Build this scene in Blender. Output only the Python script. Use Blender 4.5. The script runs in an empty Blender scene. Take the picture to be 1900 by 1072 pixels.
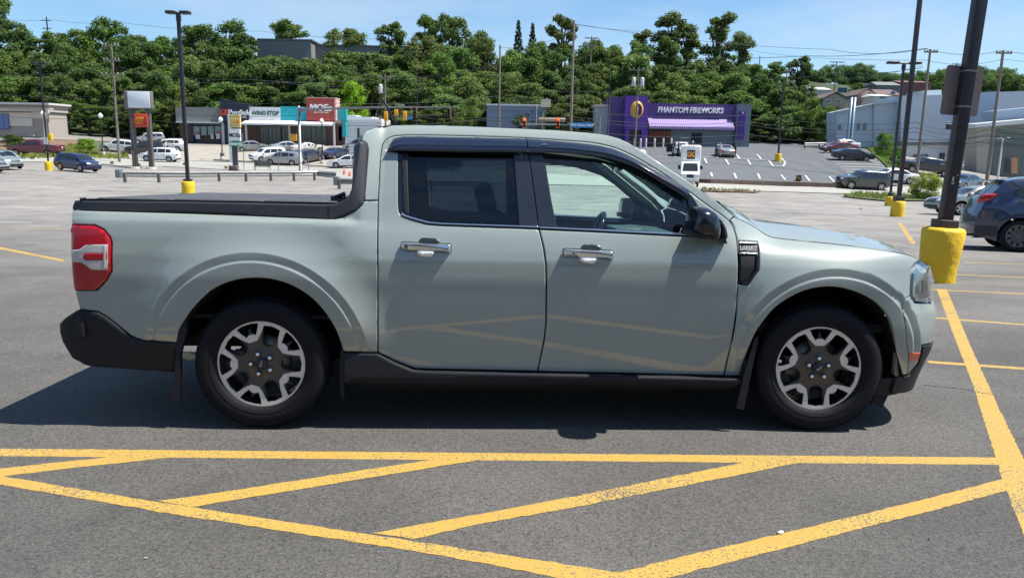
import bpy, bmesh, math, random
from mathutils import Vector, Matrix, geometry, noise
import numpy as np
random.seed(7)
SC = bpy.context.scene
COL = SC.collection
R = math.radians
# ---------------------------------------------------------------- camera
F = 1450.0; CX, CY = 950.0, 536.0
CAM_H = 1.3706; PITCH = 0.18277; ROLL = 0.01721
camd = bpy.data.cameras.new('camera'); cam = bpy.data.objects.new('camera', camd); COL.objects.link(cam)
CM = Matrix.Rotation(math.pi/2-PITCH, 4, 'X') @ Matrix.Rotation(ROLL, 4, 'Z')
cam.matrix_world = Matrix.Translation((0, 0, CAM_H)) @ CM
camd.sensor_width = 36; camd.lens = F/1900*36; camd.clip_start = 0.05; camd.clip_end = 5000
SC.camera = cam
CMI = CM.to_3x3().transposed()
# ---------------------------------------------------------------- sky and sun
SUNV = Vector((0.56, -0.04, 1.05)).normalized()      # towards the sun
wd = bpy.data.worlds.new('World'); SC.world = wd; wd.use_nodes = True
nt = wd.node_tree; nt.nodes.clear()
sky = nt.nodes.new('ShaderNodeTexSky'); sky.sky_type = 'NISHITA'; sky.sun_disc = False
sky.sun_elevation = math.asin(SUNV.z); sky.sun_rotation = math.atan2(SUNV.x, SUNV.y)
sky.altitude = 200; sky.air_density = 1.0; sky.dust_density = 0.35; sky.ozone_density = 3.0
bg = nt.nodes.new('ShaderNodeBackground'); bg.inputs['Strength'].default_value = 0.080
wo = nt.nodes.new('ShaderNodeOutputWorld')
tint = nt.nodes.new('ShaderNodeVectorMath'); tint.operation = 'MULTIPLY'; tint.inputs[1].default_value = (.84, 1.02, 1.14)   # clearer summer blue
nt.links.new(sky.outputs[0], tint.inputs[0]); 
wtc = nt.nodes.new('ShaderNodeTexCoord'); wmp = nt.nodes.new('ShaderNodeMapping'); wmp.inputs['Scale'].default_value = (2.2, 2.2, 9)   # thin high cloud
wno = nt.nodes.new('ShaderNodeTexNoise'); wno.inputs['Scale'].default_value = 1.6; wno.inputs['Detail'].default_value = 7; wno.inputs['Roughness'].default_value = .55
wmr = nt.nodes.new('ShaderNodeMapRange'); wmr.inputs[1].default_value = .42; wmr.inputs[2].default_value = .78; wmr.inputs[3].default_value = 0; wmr.inputs[4].default_value = .45
wmx = nt.nodes.new('ShaderNodeMix'); wmx.data_type = 'RGBA'; wmx.inputs[7].default_value = (6.2, 6.6, 7.0, 1)
nt.links.new(wtc.outputs['Generated'], wmp.inputs[0]); nt.links.new(wmp.outputs[0], wno.inputs['Vector']); nt.links.new(wno.outputs['Fac'], wmr.inputs[0])
nt.links.new(wmr.outputs[0], wmx.inputs[0]); nt.links.new(tint.outputs[0], wmx.inputs[6]); nt.links.new(wmx.outputs[2], bg.inputs[0]); nt.links.new(bg.outputs[0], wo.inputs[0])
sd = bpy.data.lights.new('sun', 'SUN'); sd.energy = 5.0; sd.angle = R(0.5); sd.color = (1, 0.95, 0.86)
sun = bpy.data.objects.new('sun', sd); COL.objects.link(sun)
sun.rotation_euler = SUNV.to_track_quat('Z', 'Y').to_euler()
SC.view_settings.view_transform = 'Standard'; SC.view_settings.look = 'None'
SC.view_settings.gamma = 1; SC.view_settings.exposure = 0.78

# ---------------------------------------------------------------- pixel <-> world
def ray(px, py):
    return (CM.to_3x3() @ Vector(((px-CX)/F, -(py-CY)/F, -1)))
def proj(p):
    c = CMI @ (Vector(p)-Vector((0, 0, CAM_H)))
    return (CX+F*c.x/-c.z, CY-F*c.y/-c.z)
def P(px, py, d):
    r = ray(px, py); return Vector((0, 0, CAM_H)) + r*(d/r.y)
SL = 0.045
def G(px, py, lift=0):                 # a point on the near car park plane
    r = ray(px, py); t = -(CAM_H-lift)/(r.z+SL*r.y); return Vector((0, 0, CAM_H)) + r*t
# ---------------------------------------------------------------- object helpers
def tag(o, label=None, cat=None, group=None, kind=None):
    if label: o['label'] = label
    if cat: o['category'] = cat
    if group: o['group'] = group
    if kind: o['kind'] = kind
    return o
def empty(name, loc=(0, 0, 0), rz=0, label=None, cat=None, group=None):
    o = bpy.data.objects.new(name, None); COL.objects.link(o); o.location = loc; o.rotation_euler = (0, 0, rz)
    o.empty_display_size = 0.2
    return tag(o, label, cat, group)
def mesh_obj(name, verts, faces, mat, parent=None, smooth=False):
    me = bpy.data.meshes.new(name); me.from_pydata([tuple(v) for v in verts], [], [tuple(f) for f in faces]); me.update()
    if smooth: me.shade_smooth()
    for m in (mat if isinstance(mat, (list, tuple)) else [mat]): me.materials.append(m)
    o = bpy.data.objects.new(name, me); COL.objects.link(o)
    if parent: o.parent = parent
    return o
def copy_tree(o, parent=None):
    c = o.copy(); COL.objects.link(c); c.parent = parent
    for k in list(o.children): copy_tree(k, c)
    return c
class MB:
    """collects simple shapes and links them as ONE mesh object"""
    def __init__(s): s.v = []; s.f = []; s.mi = []; s.sm = []; s.cur = 0
    def add(s, vs, fs, smooth=False):
        n = len(s.v); s.v += [Vector(v) for v in vs]
        for f in fs: s.f.append([i+n for i in f]); s.mi.append(s.cur); s.sm.append(smooth)
        return s
    def box(s, a, b, m=None, ch=0):
        x0, y0, z0 = [min(a[i], b[i]) for i in range(3)]; x1, y1, z1 = [max(a[i], b[i]) for i in range(3)]
        if ch:
            c = min(ch, (x1-x0)*.4, (y1-y0)*.4, (z1-z0)*.4)
            return s.cbox((x0, y0, z0), (x1, y1, z1), c, m)
        vs = [(x0,y0,z0),(x1,y0,z0),(x1,y1,z0),(x0,y1,z0),(x0,y0,z1),(x1,y0,z1),(x1,y1,z1),(x0,y1,z1)]
        if m: vs = [m @ Vector(v) for v in vs]
        return s.add(vs, [(0,3,2,1),(4,5,6,7),(0,1,5,4),(1,2,6,5),(2,3,7,6),(3,0,4,7)])
    def cbox(s, a, b, c, m=None):
        bm = bmesh.new(); bmesh.ops.create_cube(bm, size=1)
        for v in bm.verts: v.co = Vector([(a[i]+b[i])/2+v.co[i]*(b[i]-a[i]) for i in range(3)])
        bmesh.ops.bevel(bm, geom=bm.edges[:], offset=c, segments=2, affect='EDGES', profile=0.6)
        vs = [v.co.copy() for v in bm.verts]
        for i, v in enumerate(bm.verts): v.index = i
        if m: vs = [m @ v for v in vs]
        s.add(vs, [[v.index for v in f.verts] for f in bm.faces], True); bm.free(); return s
    def tube(s, pts, r, n=8, caps=True, smooth=True):
        pts = [Vector(p) for p in pts]; rs = r if isinstance(r, (list, tuple)) else [r]*len(pts)
        rings = []; up = None
        for i, p in enumerate(pts):
            t = (pts[min(i+1, len(pts)-1)]-pts[max(i-1, 0)]).normalized()
            if up is None: up = Vector((0, 0, 1)) if abs(t.z) < .9 else Vector((1, 0, 0))
            a = t.cross(up).normalized(); b = a.cross(t).normalized(); up = b
            rings.append([p+(a*math.cos(2*math.pi*k/n)+b*math.sin(2*math.pi*k/n))*rs[i] for k in range(n)])
        vs = [v for r_ in rings for v in r_]; fs = []
        for i in range(len(pts)-1):
            for k in range(n):
                fs.append((i*n+k, i*n+(k+1) % n, (i+1)*n+(k+1) % n, (i+1)*n+k))
        s.add(vs, fs, smooth)
        if caps: s.add(rings[0], [list(range(n))]); s.add(rings[-1], [list(range(n))[::-1]])
        return s
    def lathe(s, prof, n=24, m=None, axis='Z', smooth=True):
        """prof: list of (r, h) revolved about the axis"""
        vs = []; fs = []
        for r_, h in prof:
            for k in range(n):
                a = 2*math.pi*k/n; c, d = r_*math.cos(a), r_*math.sin(a)
                v = Vector((c, d, h)) if axis == 'Z' else (Vector((c, h, d)) if axis == 'Y' else Vector((h, c, d)))
                vs.append(m @ v if m else v)
        for i in range(len(prof)-1):
            for k in range(n): fs.append((i*n+k, i*n+(k+1) % n, (i+1)*n+(k+1) % n, (i+1)*n+k))
        return s.add(vs, fs, smooth)
    def prism(s, poly, a, b, m=None):
        """poly in (x, z), extruded from y=a to y=b"""
        n = len(poly); vs = [(p[0], a, p[1]) for p in poly]+[(p[0], b, p[1]) for p in poly]
        if m: vs = [m @ Vector(v) for v in vs]
        fs = [list(range(n)), list(range(2*n-1, n-1, -1))]+[(i, i+n, (i+1) % n+n, (i+1) % n) for i in range(n)]
        return s.add(vs, fs)
    def build(s, name, mat, parent=None, label=None, cat=None, group=None, kind=None):
        me = bpy.data.meshes.new(name); me.from_pydata([tuple(v) for v in s.v], [], s.f)
        me.polygons.foreach_set('use_smooth', s.sm); me.polygons.foreach_set('material_index', s.mi)
        for m in (mat if isinstance(mat, (list, tuple)) else [mat]): me.materials.append(m)
        bm = bmesh.new(); bm.from_mesh(me); bmesh.ops.recalc_face_normals(bm, faces=bm.faces[:]); bm.to_mesh(me); bm.free()
        me.update(); o = bpy.data.objects.new(name, me); COL.objects.link(o)
        if parent: o.parent = parent
        return tag(o, label, cat, group, kind)
def text_mesh(name, body, size, mat, parent, loc, rot, depth=0.01, bold=0.0, shear=0.0, align='CENTER', sx=1.0):
    cu = bpy.data.curves.new(name, 'FONT'); cu.body = body; cu.size = size; cu.extrude = depth; cu.offset = bold; cu.shear = shear
    cu.align_x = align; cu.align_y = 'CENTER'; cu.resolution_u = 3
    o = bpy.data.objects.new(name, cu); COL.objects.link(o)
    dg = bpy.context.evaluated_depsgraph_get(); me = bpy.data.meshes.new_from_object(o.evaluated_get(dg))
    bpy.data.objects.remove(o); bpy.data.curves.remove(cu)
    me.materials.clear(); me.materials.append(mat)
    o = bpy.data.objects.new(name, me); COL.objects.link(o)
    o.matrix_world = Matrix.Translation(loc) @ rot.to_4x4() @ Matrix.Diagonal((sx, 1, 1, 1))
    if parent: o.parent = parent
    return o
# ---------------------------------------------------------------- materials
MATS = {}
def mat(name, col, rough=.6, metal=0, coat=0, spec=.5, var=0, scale=8, trans=0, bump=0, bscale=60, emis=0, coatr=.03, alpha=1):
    if name in MATS: return MATS[name]
    m = bpy.data.materials.new(name); m.use_nodes = True; t = m.node_tree; b = t.nodes['Principled BSDF']
    b.inputs['Base Color'].default_value = (*col, 1); b.inputs['Roughness'].default_value = rough
    b.inputs['Metallic'].default_value = metal; b.inputs['Coat Weight'].default_value = coat; b.inputs['Coat IOR'].default_value = 1.5 if coat < 1 else 1.62; b.inputs['Coat Roughness'].default_value = coatr
    b.inputs['Specular IOR Level'].default_value = spec; b.inputs['Transmission Weight'].default_value = trans
    if emis: b.inputs['Emission Color'].default_value = (*col, 1); b.inputs['Emission Strength'].default_value = emis
    if var or bump:
        tc = t.nodes.new('ShaderNodeTexCoord')
    if var:
        n = t.nodes.new('ShaderNodeTexNoise'); n.inputs['Scale'].default_value = scale; n.inputs['Detail'].default_value = 6
        n.inputs['Roughness'].default_value = .65
        t.links.new(tc.outputs['Object'], n.inputs['Vector'])
        mr = t.nodes.new('ShaderNodeMapRange'); mr.inputs[1].default_value = .3; mr.inputs[2].default_value = .7
        mr.inputs[3].default_value = 1-var; mr.inputs[4].default_value = 1+var
        t.links.new(n.outputs['Fac'], mr.inputs[0])
        mx = t.nodes.new('ShaderNodeVectorMath'); mx.operation = 'SCALE'; mx.inputs[0].default_value = col
        t.links.new(mr.outputs[0], mx.inputs['Scale']); t.links.new(mx.outputs[0], b.inputs['Base Color'])
    if bump:
        n2 = t.nodes.new('ShaderNodeTexNoise'); n2.inputs['Scale'].default_value = bscale; n2.inputs['Detail'].default_value = 4
        t.links.new(tc.outputs['Object'], n2.inputs['Vector'])
        bp = t.nodes.new('ShaderNodeBump'); bp.inputs['Strength'].default_value = bump; bp.inputs['Distance'].default_value = .02
        t.links.new(n2.outputs['Fac'], bp.inputs['Height']); t.links.new(bp.outputs[0], b.inputs['Normal'])
    MATS[name] = m; return m
def glass(name, tint, refl=.08, rough=0.0):
    """thin automotive glass: tinted transmission plus a fresnel reflection"""
    if name in MATS: return MATS[name]
    m = bpy.data.materials.new(name); m.use_nodes = True; t = m.node_tree; t.nodes.clear()
    o = t.nodes.new('ShaderNodeOutputMaterial'); tr = t.nodes.new('ShaderNodeBsdfTransparent'); tr.inputs[0].default_value = (*tint, 1)
    gl = t.nodes.new('ShaderNodeBsdfGlossy'); gl.inputs['Roughness'].default_value = rough; gl.inputs[0].default_value = (1, 1, 1, 1)
    fr = t.nodes.new('ShaderNodeFresnel'); fr.inputs[0].default_value = 1.5
    ad = t.nodes.new('ShaderNodeMath'); ad.operation = 'ADD'; ad.inputs[1].default_value = refl-.04; ad.use_clamp = True
    mx = t.nodes.new('ShaderNodeMixShader')
    t.links.new(fr.outputs[0], ad.inputs[0]); t.links.new(ad.outputs[0], mx.inputs[0])
    t.links.new(tr.outputs[0], mx.inputs[1]); t.links.new(gl.outputs[0], mx.inputs[2]); t.links.new(mx.outputs[0], o.inputs[0])
    MATS[name] = m; return m
# ---------------------------------------------------------------- 2-D fill
def inside(pts, poly):
    x, y = pts[:, 0], pts[:, 1]; c = np.zeros(len(pts), bool); n = len(poly); j = n-1
    for i in range(n):
        xi, yi = poly[i]; xj, yj = poly[j]
        if yi != yj:
            c ^= ((yi > y) != (yj > y)) & (x < (xj-xi)*(y-yi)/(yj-yi)+xi)
        j = i
    return c
def segdist(pts, poly):
    d = np.full(len(pts), 1e9); n = len(poly)
    for i in range(n):
        a = np.array(poly[i]); b = np.array(poly[(i+1) % n]); ab = b-a; L = max((ab*ab).sum(), 1e-12)
        t = np.clip(((pts-a)@ab)/L, 0, 1); q = a+t[:, None]*ab
        d = np.minimum(d, np.hypot(*(pts-q).T))
    return d
def resample(poly, sp):
    out = []; n = len(poly)
    for i in range(n):
        a = poly[i]; b = poly[(i+1) % n]; L = math.hypot(b[0]-a[0], b[1]-a[1]); k = max(1, math.ceil(L/sp))
        for q in range(k): out.append((a[0]+(b[0]-a[0])*q/k, a[1]+(b[1]-a[1])*q/k))
    return out
def area2(p): return sum(p[i][0]*p[(i+1) % len(p)][1]-p[(i+1) % len(p)][0]*p[i][1] for i in range(len(p)))
def offset_poly(poly, d):
    """positive d shrinks a counter-clockwise polygon"""
    if area2(poly) < 0: poly = poly[::-1]
    n = len(poly); out = []
    for i in range(n):
        a, b, c = Vector(poly[i-1]), Vector(poly[i]), Vector(poly[(i+1) % n])
        e1 = (b-a).normalized(); e2 = (c-b).normalized(); n1 = Vector((-e1.y, e1.x)); n2 = Vector((-e2.y, e2.x))
        m = (n1+n2)
        if m.length < 1e-6: m = n1
        m = m.normalized(); k = d/max(.4, m.dot(n1)); out.append((b.x+m.x*k, b.y+m.y*k))
    return out
def smooth_poly(poly, rad, n=4):
    """rounds each corner of a closed polygon with the given radius"""
    out = []; N = len(poly)
    for i in range(N):
        a, b, c = Vector(poly[i-1]), Vector(poly[i]), Vector(poly[(i+1) % N]); r = rad[i] if isinstance(rad, (list, tuple)) else rad
        u = a-b; v = c-b; k = min(r, u.length*.45, v.length*.45)
        if k < 1e-5 or u.angle(v, 0) > 3.0: out.append(tuple(b)); continue
        p = b+u.normalized()*k; q = b+v.normalized()*k
        for s in range(n+1):
            t = s/n; out.append(tuple(p*(1-t)**2+b*2*t*(1-t)+q*t*t))
    return out
def fill(outer, holes=(), sp=.03, inset=0.0, lines=()):
    loops = [resample(outer, sp)]+[resample(h, sp) for h in holes]
    pts = [p for l in loops for p in l]; edges = []; k = 0
    for l in loops:
        edges += [(k+i, k+(i+1) % len(l)) for i in range(len(l))]; k += len(l)
    o = np.array(loops[0]); x0, y0 = o.min(0); x1, y1 = o.max(0)
    gx = np.arange(math.floor(x0/sp)*sp, x1, sp); gy = np.arange(math.floor(y0/sp)*sp, y1, sp)
    g = np.array(np.meshgrid(gx, gy)).reshape(2, -1).T
    extra = []
    if inset:
        for li, l in enumerate(loops):
            q = offset_poly(l, inset if li == 0 else -inset); extra += q
        e = np.array(extra); ok = inside(e, loops[0])
        for h in loops[1:]: ok &= ~inside(e, h)
        dd = segdist(e, loops[0])
        for h in loops[1:]: dd = np.minimum(dd, segdist(e, h))
        ok &= dd > inset*.8; extra = [tuple(p) for p in e[ok]]
    if len(g):
        ok = inside(g, loops[0])
        for h in loops[1:]: ok &= ~inside(g, h)
        g = g[ok]
    if len(g):
        dd = segdist(g, loops[0])
        for h in loops[1:]: dd = np.minimum(dd, segdist(g, h))
        g = g[dd > sp*.45+inset]
    lp = []
    if lines:
        la = np.array([q for l in lines for q in l]); li_ = [i for i, l in enumerate(lines) for q in l]
        ok = inside(la, loops[0]); dd = segdist(la, loops[0])
        for h in loops[1:]: ok &= ~inside(la, h); dd = np.minimum(dd, segdist(la, h))
        ok &= dd > .004+inset; base = len(pts)+len(extra); prev = None
        for q, k_, l_ in zip(la, ok, li_):
            if k_:
                if prev is not None and prev[1] == l_: edges.append((base+prev[0], base+len(lp)))
                prev = (len(lp), l_); lp.append(tuple(q))
            else: prev = None
        if lp and len(g):
            L_ = np.array(lp); keep = np.ones(len(g), bool)
            for i0 in range(0, len(g), 400):
                dm = np.hypot(g[i0:i0+400, None, 0]-L_[None, :, 0], g[i0:i0+400, None, 1]-L_[None, :, 1]).min(1); keep[i0:i0+400] = dm > sp*.6
            g = g[keep]
        if lp and extra:
            E_ = np.array(extra); dm = np.array([np.hypot(L_[:, 0]-e[0], L_[:, 1]-e[1]).min() for e in E_]) if len(g) else None
    allp = pts+extra+lp+[tuple(p) for p in g]
    r = geometry.delaunay_2d_cdt([Vector(p) for p in allp], edges, [], 0, 1e-7)
    V = np.array([tuple(v) for v in r[0]]); T = []
    fs = [f for f in r[2] if len(f) == 3]
    if not fs: return [tuple(v) for v in V], [], []
    cen = V[np.array(fs)].mean(1); ok = inside(cen, loops[0])
    for h in loops[1:]: ok &= ~inside(cen, h)
    for f, k_ in zip(fs, ok):
        if not k_: continue
        a, b, c = V[f[0]], V[f[1]], V[f[2]]
        ar = (b[0]-a[0])*(c[1]-a[1])-(c[0]-a[0])*(b[1]-a[1])
        if abs(ar) < 1e-10: continue
        T.append(tuple(f) if ar > 0 else (f[0], f[2], f[1]))
    # boundary edges found from the kept triangles
    cnt = {}
    for t in T:
        for i in range(3): cnt[(t[i], t[(i+1) % 3])] = 1
    bd = [e for e in cnt if (e[1], e[0]) not in cnt]
    return [tuple(v) for v in V], T, bd
def surf_panel(name, outer, holes, S, material, parent, side=-1, sp=.03, lip=.02, bev=.004, off=0.0, lines=()):
    """panel cut by outlines in (u, v) and laid on the surface S(u, v) -> near-side point; side=+1 mirrors it in y"""
    V, T, bd = fill(outer, holes, sp, bev*1.6 if bev else 0, lines)
    e = 1e-3; pos = []; nor = []
    for (u, v) in V:
        p = S(u, v); n = (S(u+e, v)-S(u-e, v)).cross(S(u, v+e)-S(u, v-e))
        if n.length < 1e-12: n = Vector((0, -1, 0))
        n.normalize(); pos.append(p+n*off); nor.append(n)
    bset = {}
    for a, b in bd:
        d = Vector((V[b][0]-V[a][0], V[b][1]-V[a][1])); o2 = Vector((d.y, -d.x)).normalized()
        for q in (a, b): bset[q] = bset.get(q, Vector((0, 0)))+o2
    out3 = {}
    for q, o2 in bset.items():
        if o2.length < 1e-6: o2 = Vector((1, 0))
        o2.normalize(); u, v = V[q]
        t3 = (S(u+o2.x*e, v+o2.y*e)-S(u, v)); t3 = t3.normalized() if t3.length > 1e-9 else Vector((0, 0, 1)); out3[q] = t3
    if bev:
        for q in bset: pos[q] = pos[q]-nor[q]*bev*.5
    verts = list(pos); faces = [tuple(t) for t in T]; ln = []
    bn = {q: (nor[q]+out3[q]*.8).normalized() if bev else nor[q] for q in bset}
    for t in T: ln += [bn.get(i, nor[i]) for i in t]
    if lip:
        idx = {}
        for q in bset:
            idx[q] = len(verts); verts.append(pos[q]-nor[q]*lip)
        for a, b in bd:
            faces.append((b, a, idx[a], idx[b])); na, nb = out3[a], out3[b]
            ln += [(nb+nor[b]*.3).normalized(), (na+nor[a]*.3).normalized(), na, nb]
    if side > 0:
        verts = [Vector((v.x, -v.y, v.z)) for v in verts]; nf = []; nl = []; k = 0
        for f in faces:
            m_ = len(f); nf.append(tuple(f[::-1])); nl += [Vector((n.x, -n.y, n.z)) for n in ln[k:k+m_][::-1]]; k += m_
        faces, ln = nf, nl
    me = bpy.data.meshes.new(name); me.from_pydata([tuple(v) for v in verts], [], faces); me.shade_smooth()
    me.materials.append(material); me.update()
    me.normals_split_custom_set([tuple(n) for n in ln])
    o = bpy.data.objects.new(name, me); COL.objects.link(o)
    if parent: o.parent = parent
    return o
def puff(name, outer, holes, y0, dome, rad, depth, material, parent, side=-1, sp=.012, m=None):
    """rounded solid: (x, z) outline, front face at y = y0-dome*rounding, closed back at y0+depth"""
    V, T, bd = fill(outer, holes, sp)
    pts = np.array(V); d = segdist(pts, resample(outer, sp))
    for h in holes: d = np.minimum(d, segdist(pts, resample(h, sp)))
    k = np.clip(d/rad, 0, 1); hgt = np.sqrt(np.clip(1-(1-k)**2, 0, 1))*dome
    n = len(V); vs = [Vector((p[0], y0-h, p[1])) for p, h in zip(V, hgt)]
    vs += [Vector((V[i][0], y0+depth, V[i][1])) for i in range(n)]
    fs = [tuple(t) for t in T]+[(t[0]+n, t[2]+n, t[1]+n) for t in T]+[(b, a, a+n, b+n) for a, b in bd]
    if side > 0: vs = [Vector((v.x, -v.y, v.z)) for v in vs]; fs = [tuple(f[::-1]) for f in fs]
    if m: vs = [m @ v for v in vs]
    me = bpy.data.meshes.new(name); me.from_pydata([tuple(v) for v in vs], [], fs); me.shade_smooth()
    me.materials.append(material)
    me.update(); 
    try: me.set_sharp_from_angle(angle=R(40))
    except Exception: pass
    o = bpy.data.objects.new(name, me); COL.objects.link(o)
    if parent: o.parent = parent
    return o
def pchip(xs, ys):
    xs = list(xs); ys = list(ys); n = len(xs); h = [xs[i+1]-xs[i] for i in range(n-1)]; dl = [(ys[i+1]-ys[i])/h[i] for i in range(n-1)]
    m = [dl[0]]+[0]*(n-2)+[dl[-1]]
    for i in range(1, n-1):
        if dl[i-1]*dl[i] > 0:
            w1 = 2*h[i]+h[i-1]; w2 = h[i]+2*h[i-1]; m[i] = (w1+w2)/(w1/dl[i-1]+w2/dl[i])
    def f(x):
        if x <= xs[0]: return ys[0]+m[0]*(x-xs[0])
        if x >= xs[-1]: return ys[-1]+m[-1]*(x-xs[-1])
        i = 0
        while x > xs[i+1]: i += 1
        t = (x-xs[i])/h[i]; t2 = t*t; t3 = t2*t
        return (2*t3-3*t2+1)*ys[i]+(t3-2*t2+t)*h[i]*m[i]+(-2*t3+3*t2)*ys[i+1]+(t3-t2)*h[i]*m[i+1]
    return f
def sstep(a, b, x):
    t = min(1, max(0, (x-a)/(b-a))); return t*t*(3-2*t)
# ================================================================ terrain
_rows = [30, 41, 56, 65, 75, 85, 98, 112, 125, 140, 165, 200, 250, 320]
_cols = [(-300, [-1.35,-1.5,-1.7,-1.6,-1.4,-1.2,-.9,.6,1.6,2.5,9,19,26,28]),
 (100, [-1.35,-1.5,-1.7,-1.55,-1.4,-1.2,-.85,.5,1.6,2.5,9,19,26,28]),
 (250, [-1.35,-1.53,-1.78,-1.8,-1.8,-1.7,-1.4,-.6,.6,2,9,19,26,28]),
 (550, [-1.35,-1.55,-1.9,-1.95,-1.95,-1.93,-1.75,-.2,.4,2,9,19,26,28]),
 (1300, [-1.35,-1.7,-2.0,-1.95,-1.75,-.8,.3,1.1,1.7,3,9,18,25,27]),
 (1600, [-1.35,-1.8,-2.3,-2.5,-2.55,-1.6,.2,1.2,1.8,3,7,13,20,27]),
 (1850, [-1.35,-1.8,-2.5,-2.7,-2.6,-2.4,-2.2,-1.8,-1,1,6,12,20,28])]
_us = [(c[0]-950)/1450 for c in _cols]
def Z(x, y):
    if y <= 30: return -SL*y
    u = min(max(x/y, _us[0]), _us[-1]-1e-6); i = 0
    while u > _us[i+1]: i += 1
    a = (u-_us[i])/(_us[i+1]-_us[i]); d = min(y, 319.9); j = 0
    while d > _rows[j+1]: j += 1
    b = (d-_rows[j])/(_rows[j+1]-_rows[j])
    c0, c1 = _cols[i][1], _cols[i+1][1]
    return (c0[j]*(1-a)+c1[j]*a)*(1-b)+(c0[j+1]*(1-a)+c1[j+1]*a)*b
def GT(px, py, lift=0):                # pixel -> point on the terrain
    r = ray(px, py); o = Vector((0, 0, CAM_H)); d = 3.0; prev = d
    while d < 330:
        p = o+r*(d/r.y)
        if p.z < Z(p.x, p.y): break
        prev = d; d *= 1.01
    lo, hi = prev, d
    for _ in range(20):
        m = (lo+hi)/2; p = o+r*(m/r.y)
        if p.z < Z(p.x, p.y): hi = m
        else: lo = m
    p = o+r*(hi/r.y); p.z = Z(p.x, p.y)+lift; return p
def ZD(px, d): 
    """ground point in picture column px at distance d"""
    z = Z((px-950)/1450*d, d); x = (px-950)/1450*d
    for _ in range(3):
        q = proj((x, d, z)); x += (px-q[0])*d/1450; z = Z(x, d)
    return Vector((x, d, z))
def node(t, k, **kw):
    n = t.nodes.new(k)
    for a, b in kw.items(): setattr(n, a, b)
    return n
def asphalt(name, base, grain=.24, blotch=.16, cracks=True, far=0, tint=(1, .952, .89)):
    m = bpy.data.materials.new(name); m.use_nodes = True; t = m.node_tree; L = t.links.new; b = t.nodes['Principled BSDF']
    b.inputs['Roughness'].default_value = .86; b.inputs['Specular IOR Level'].default_value = .35
    tc = node(t, 'ShaderNodeTexCoord')
    def noi(s, det=3, rough=.6):
        n = node(t, 'ShaderNodeTexNoise'); n.inputs['Scale'].default_value = s; n.inputs['Detail'].default_value = det; n.inputs['Roughness'].default_value = rough
        L(tc.outputs['Object'], n.inputs['Vector']); return n.outputs['Fac']
    def mr(x, a, b_, c, d):
        n = node(t, 'ShaderNodeMapRange'); n.inputs[1].default_value = a; n.inputs[2].default_value = b_; n.inputs[3].default_value = c; n.inputs[4].default_value = d
        L(x, n.inputs[0]); return n.outputs[0]
    def mul(a, c):
        n = node(t, 'ShaderNodeMath', operation='MULTIPLY'); L(a, n.inputs[0]); L(c, n.inputs[1]); return n.outputs[0]
    v = node(t, 'ShaderNodeTexVoronoi'); v.inputs['Scale'].default_value = 135; L(tc.outputs['Object'], v.inputs['Vector'])
    sep = node(t, 'ShaderNodeSeparateColor'); L(v.outputs['Color'], sep.inputs[0])
    g1 = mr(sep.outputs[0], 0, 1, 1-grain, 1+grain)
    g2 = mr(noi(180, 2), .35, .65, .8, 1.2)
    dk = mr(noi(60, 3, .7), .38, .52, .62, 1.0)          # pits between the stones
    bl = mr(noi(.55, 6, .65), .32, .68, 1-blotch, 1+blotch)
    b2 = mr(noi(.07, 4, .6), .35, .65, .90, 1.12)
    # long tyre-polished streaks
    mp = node(t, 'ShaderNodeMapping'); mp.inputs['Scale'].default_value = (.06, .9, 1); L(tc.outputs['Object'], mp.inputs[0])
    n = node(t, 'ShaderNodeTexNoise'); n.inputs['Scale'].default_value = 1.0; n.inputs['Detail'].default_value = 5; L(mp.outputs[0], n.inputs['Vector'])
    st = mr(n.outputs['Fac'], .35, .65, .94, 1.06)
    oil = mr(noi(1.15, 4, .55), .615, .70, 1.0, .68)       # old oil drips and tyre scuffs
    f = mul(mul(mul(mul(g1, g2), dk), mul(mul(bl, b2), st)), oil)
    sx = node(t, 'ShaderNodeSeparateXYZ'); L(tc.outputs['Object'], sx.inputs[0])
    if far: f = mul(f, mr(sx.outputs[1], 4.5, 26, 1, far))      # paleness of haze and grazing view put into the colour further out
    if cracks:
        vc = node(t, 'ShaderNodeTexVoronoi', feature='DISTANCE_TO_EDGE'); vc.inputs['Scale'].default_value = .13
        nw = node(t, 'ShaderNodeTexNoise'); nw.inputs['Scale'].default_value = 1.3; nw.inputs['Detail'].default_value = 5; L(tc.outputs['Object'], nw.inputs['Vector'])
        mx = node(t, 'ShaderNodeVectorMath', operation='ADD'); L(tc.outputs['Object'], mx.inputs[0])
        sc = node(t, 'ShaderNodeVectorMath', operation='SCALE'); sc.inputs['Scale'].default_value = 1.6; L(nw.outputs['Color'], sc.inputs[0]); L(sc.outputs[0], mx.inputs[1])
        L(mx.outputs[0], vc.inputs['Vector'])
        cr = mr(vc.outputs['Distance'], .0006, .0022, .45, 1.0); msk = mr(noi(.11, 2), .50, .56, 0, 1)
        q = node(t, 'ShaderNodeMix'); q.inputs[2].default_value = 1; L(msk, q.inputs[0]); L(cr, q.inputs[3])
        f = mul(f, q.outputs[0])
    sv = node(t, 'ShaderNodeVectorMath', operation='SCALE'); sv.inputs[0].default_value = [base*c for c in tint]; L(f, sv.inputs['Scale'])
    L(sv.outputs[0], b.inputs['Base Color'])
    bp = node(t, 'ShaderNodeBump'); bp.inputs['Strength'].default_value = .35; bp.inputs['Distance'].default_value = .006
    L(v.outputs['Distance'], bp.inputs['Height']); L(bp.outputs[0], b.inputs['Normal'])
    MATS[name] = m; return m
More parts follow.
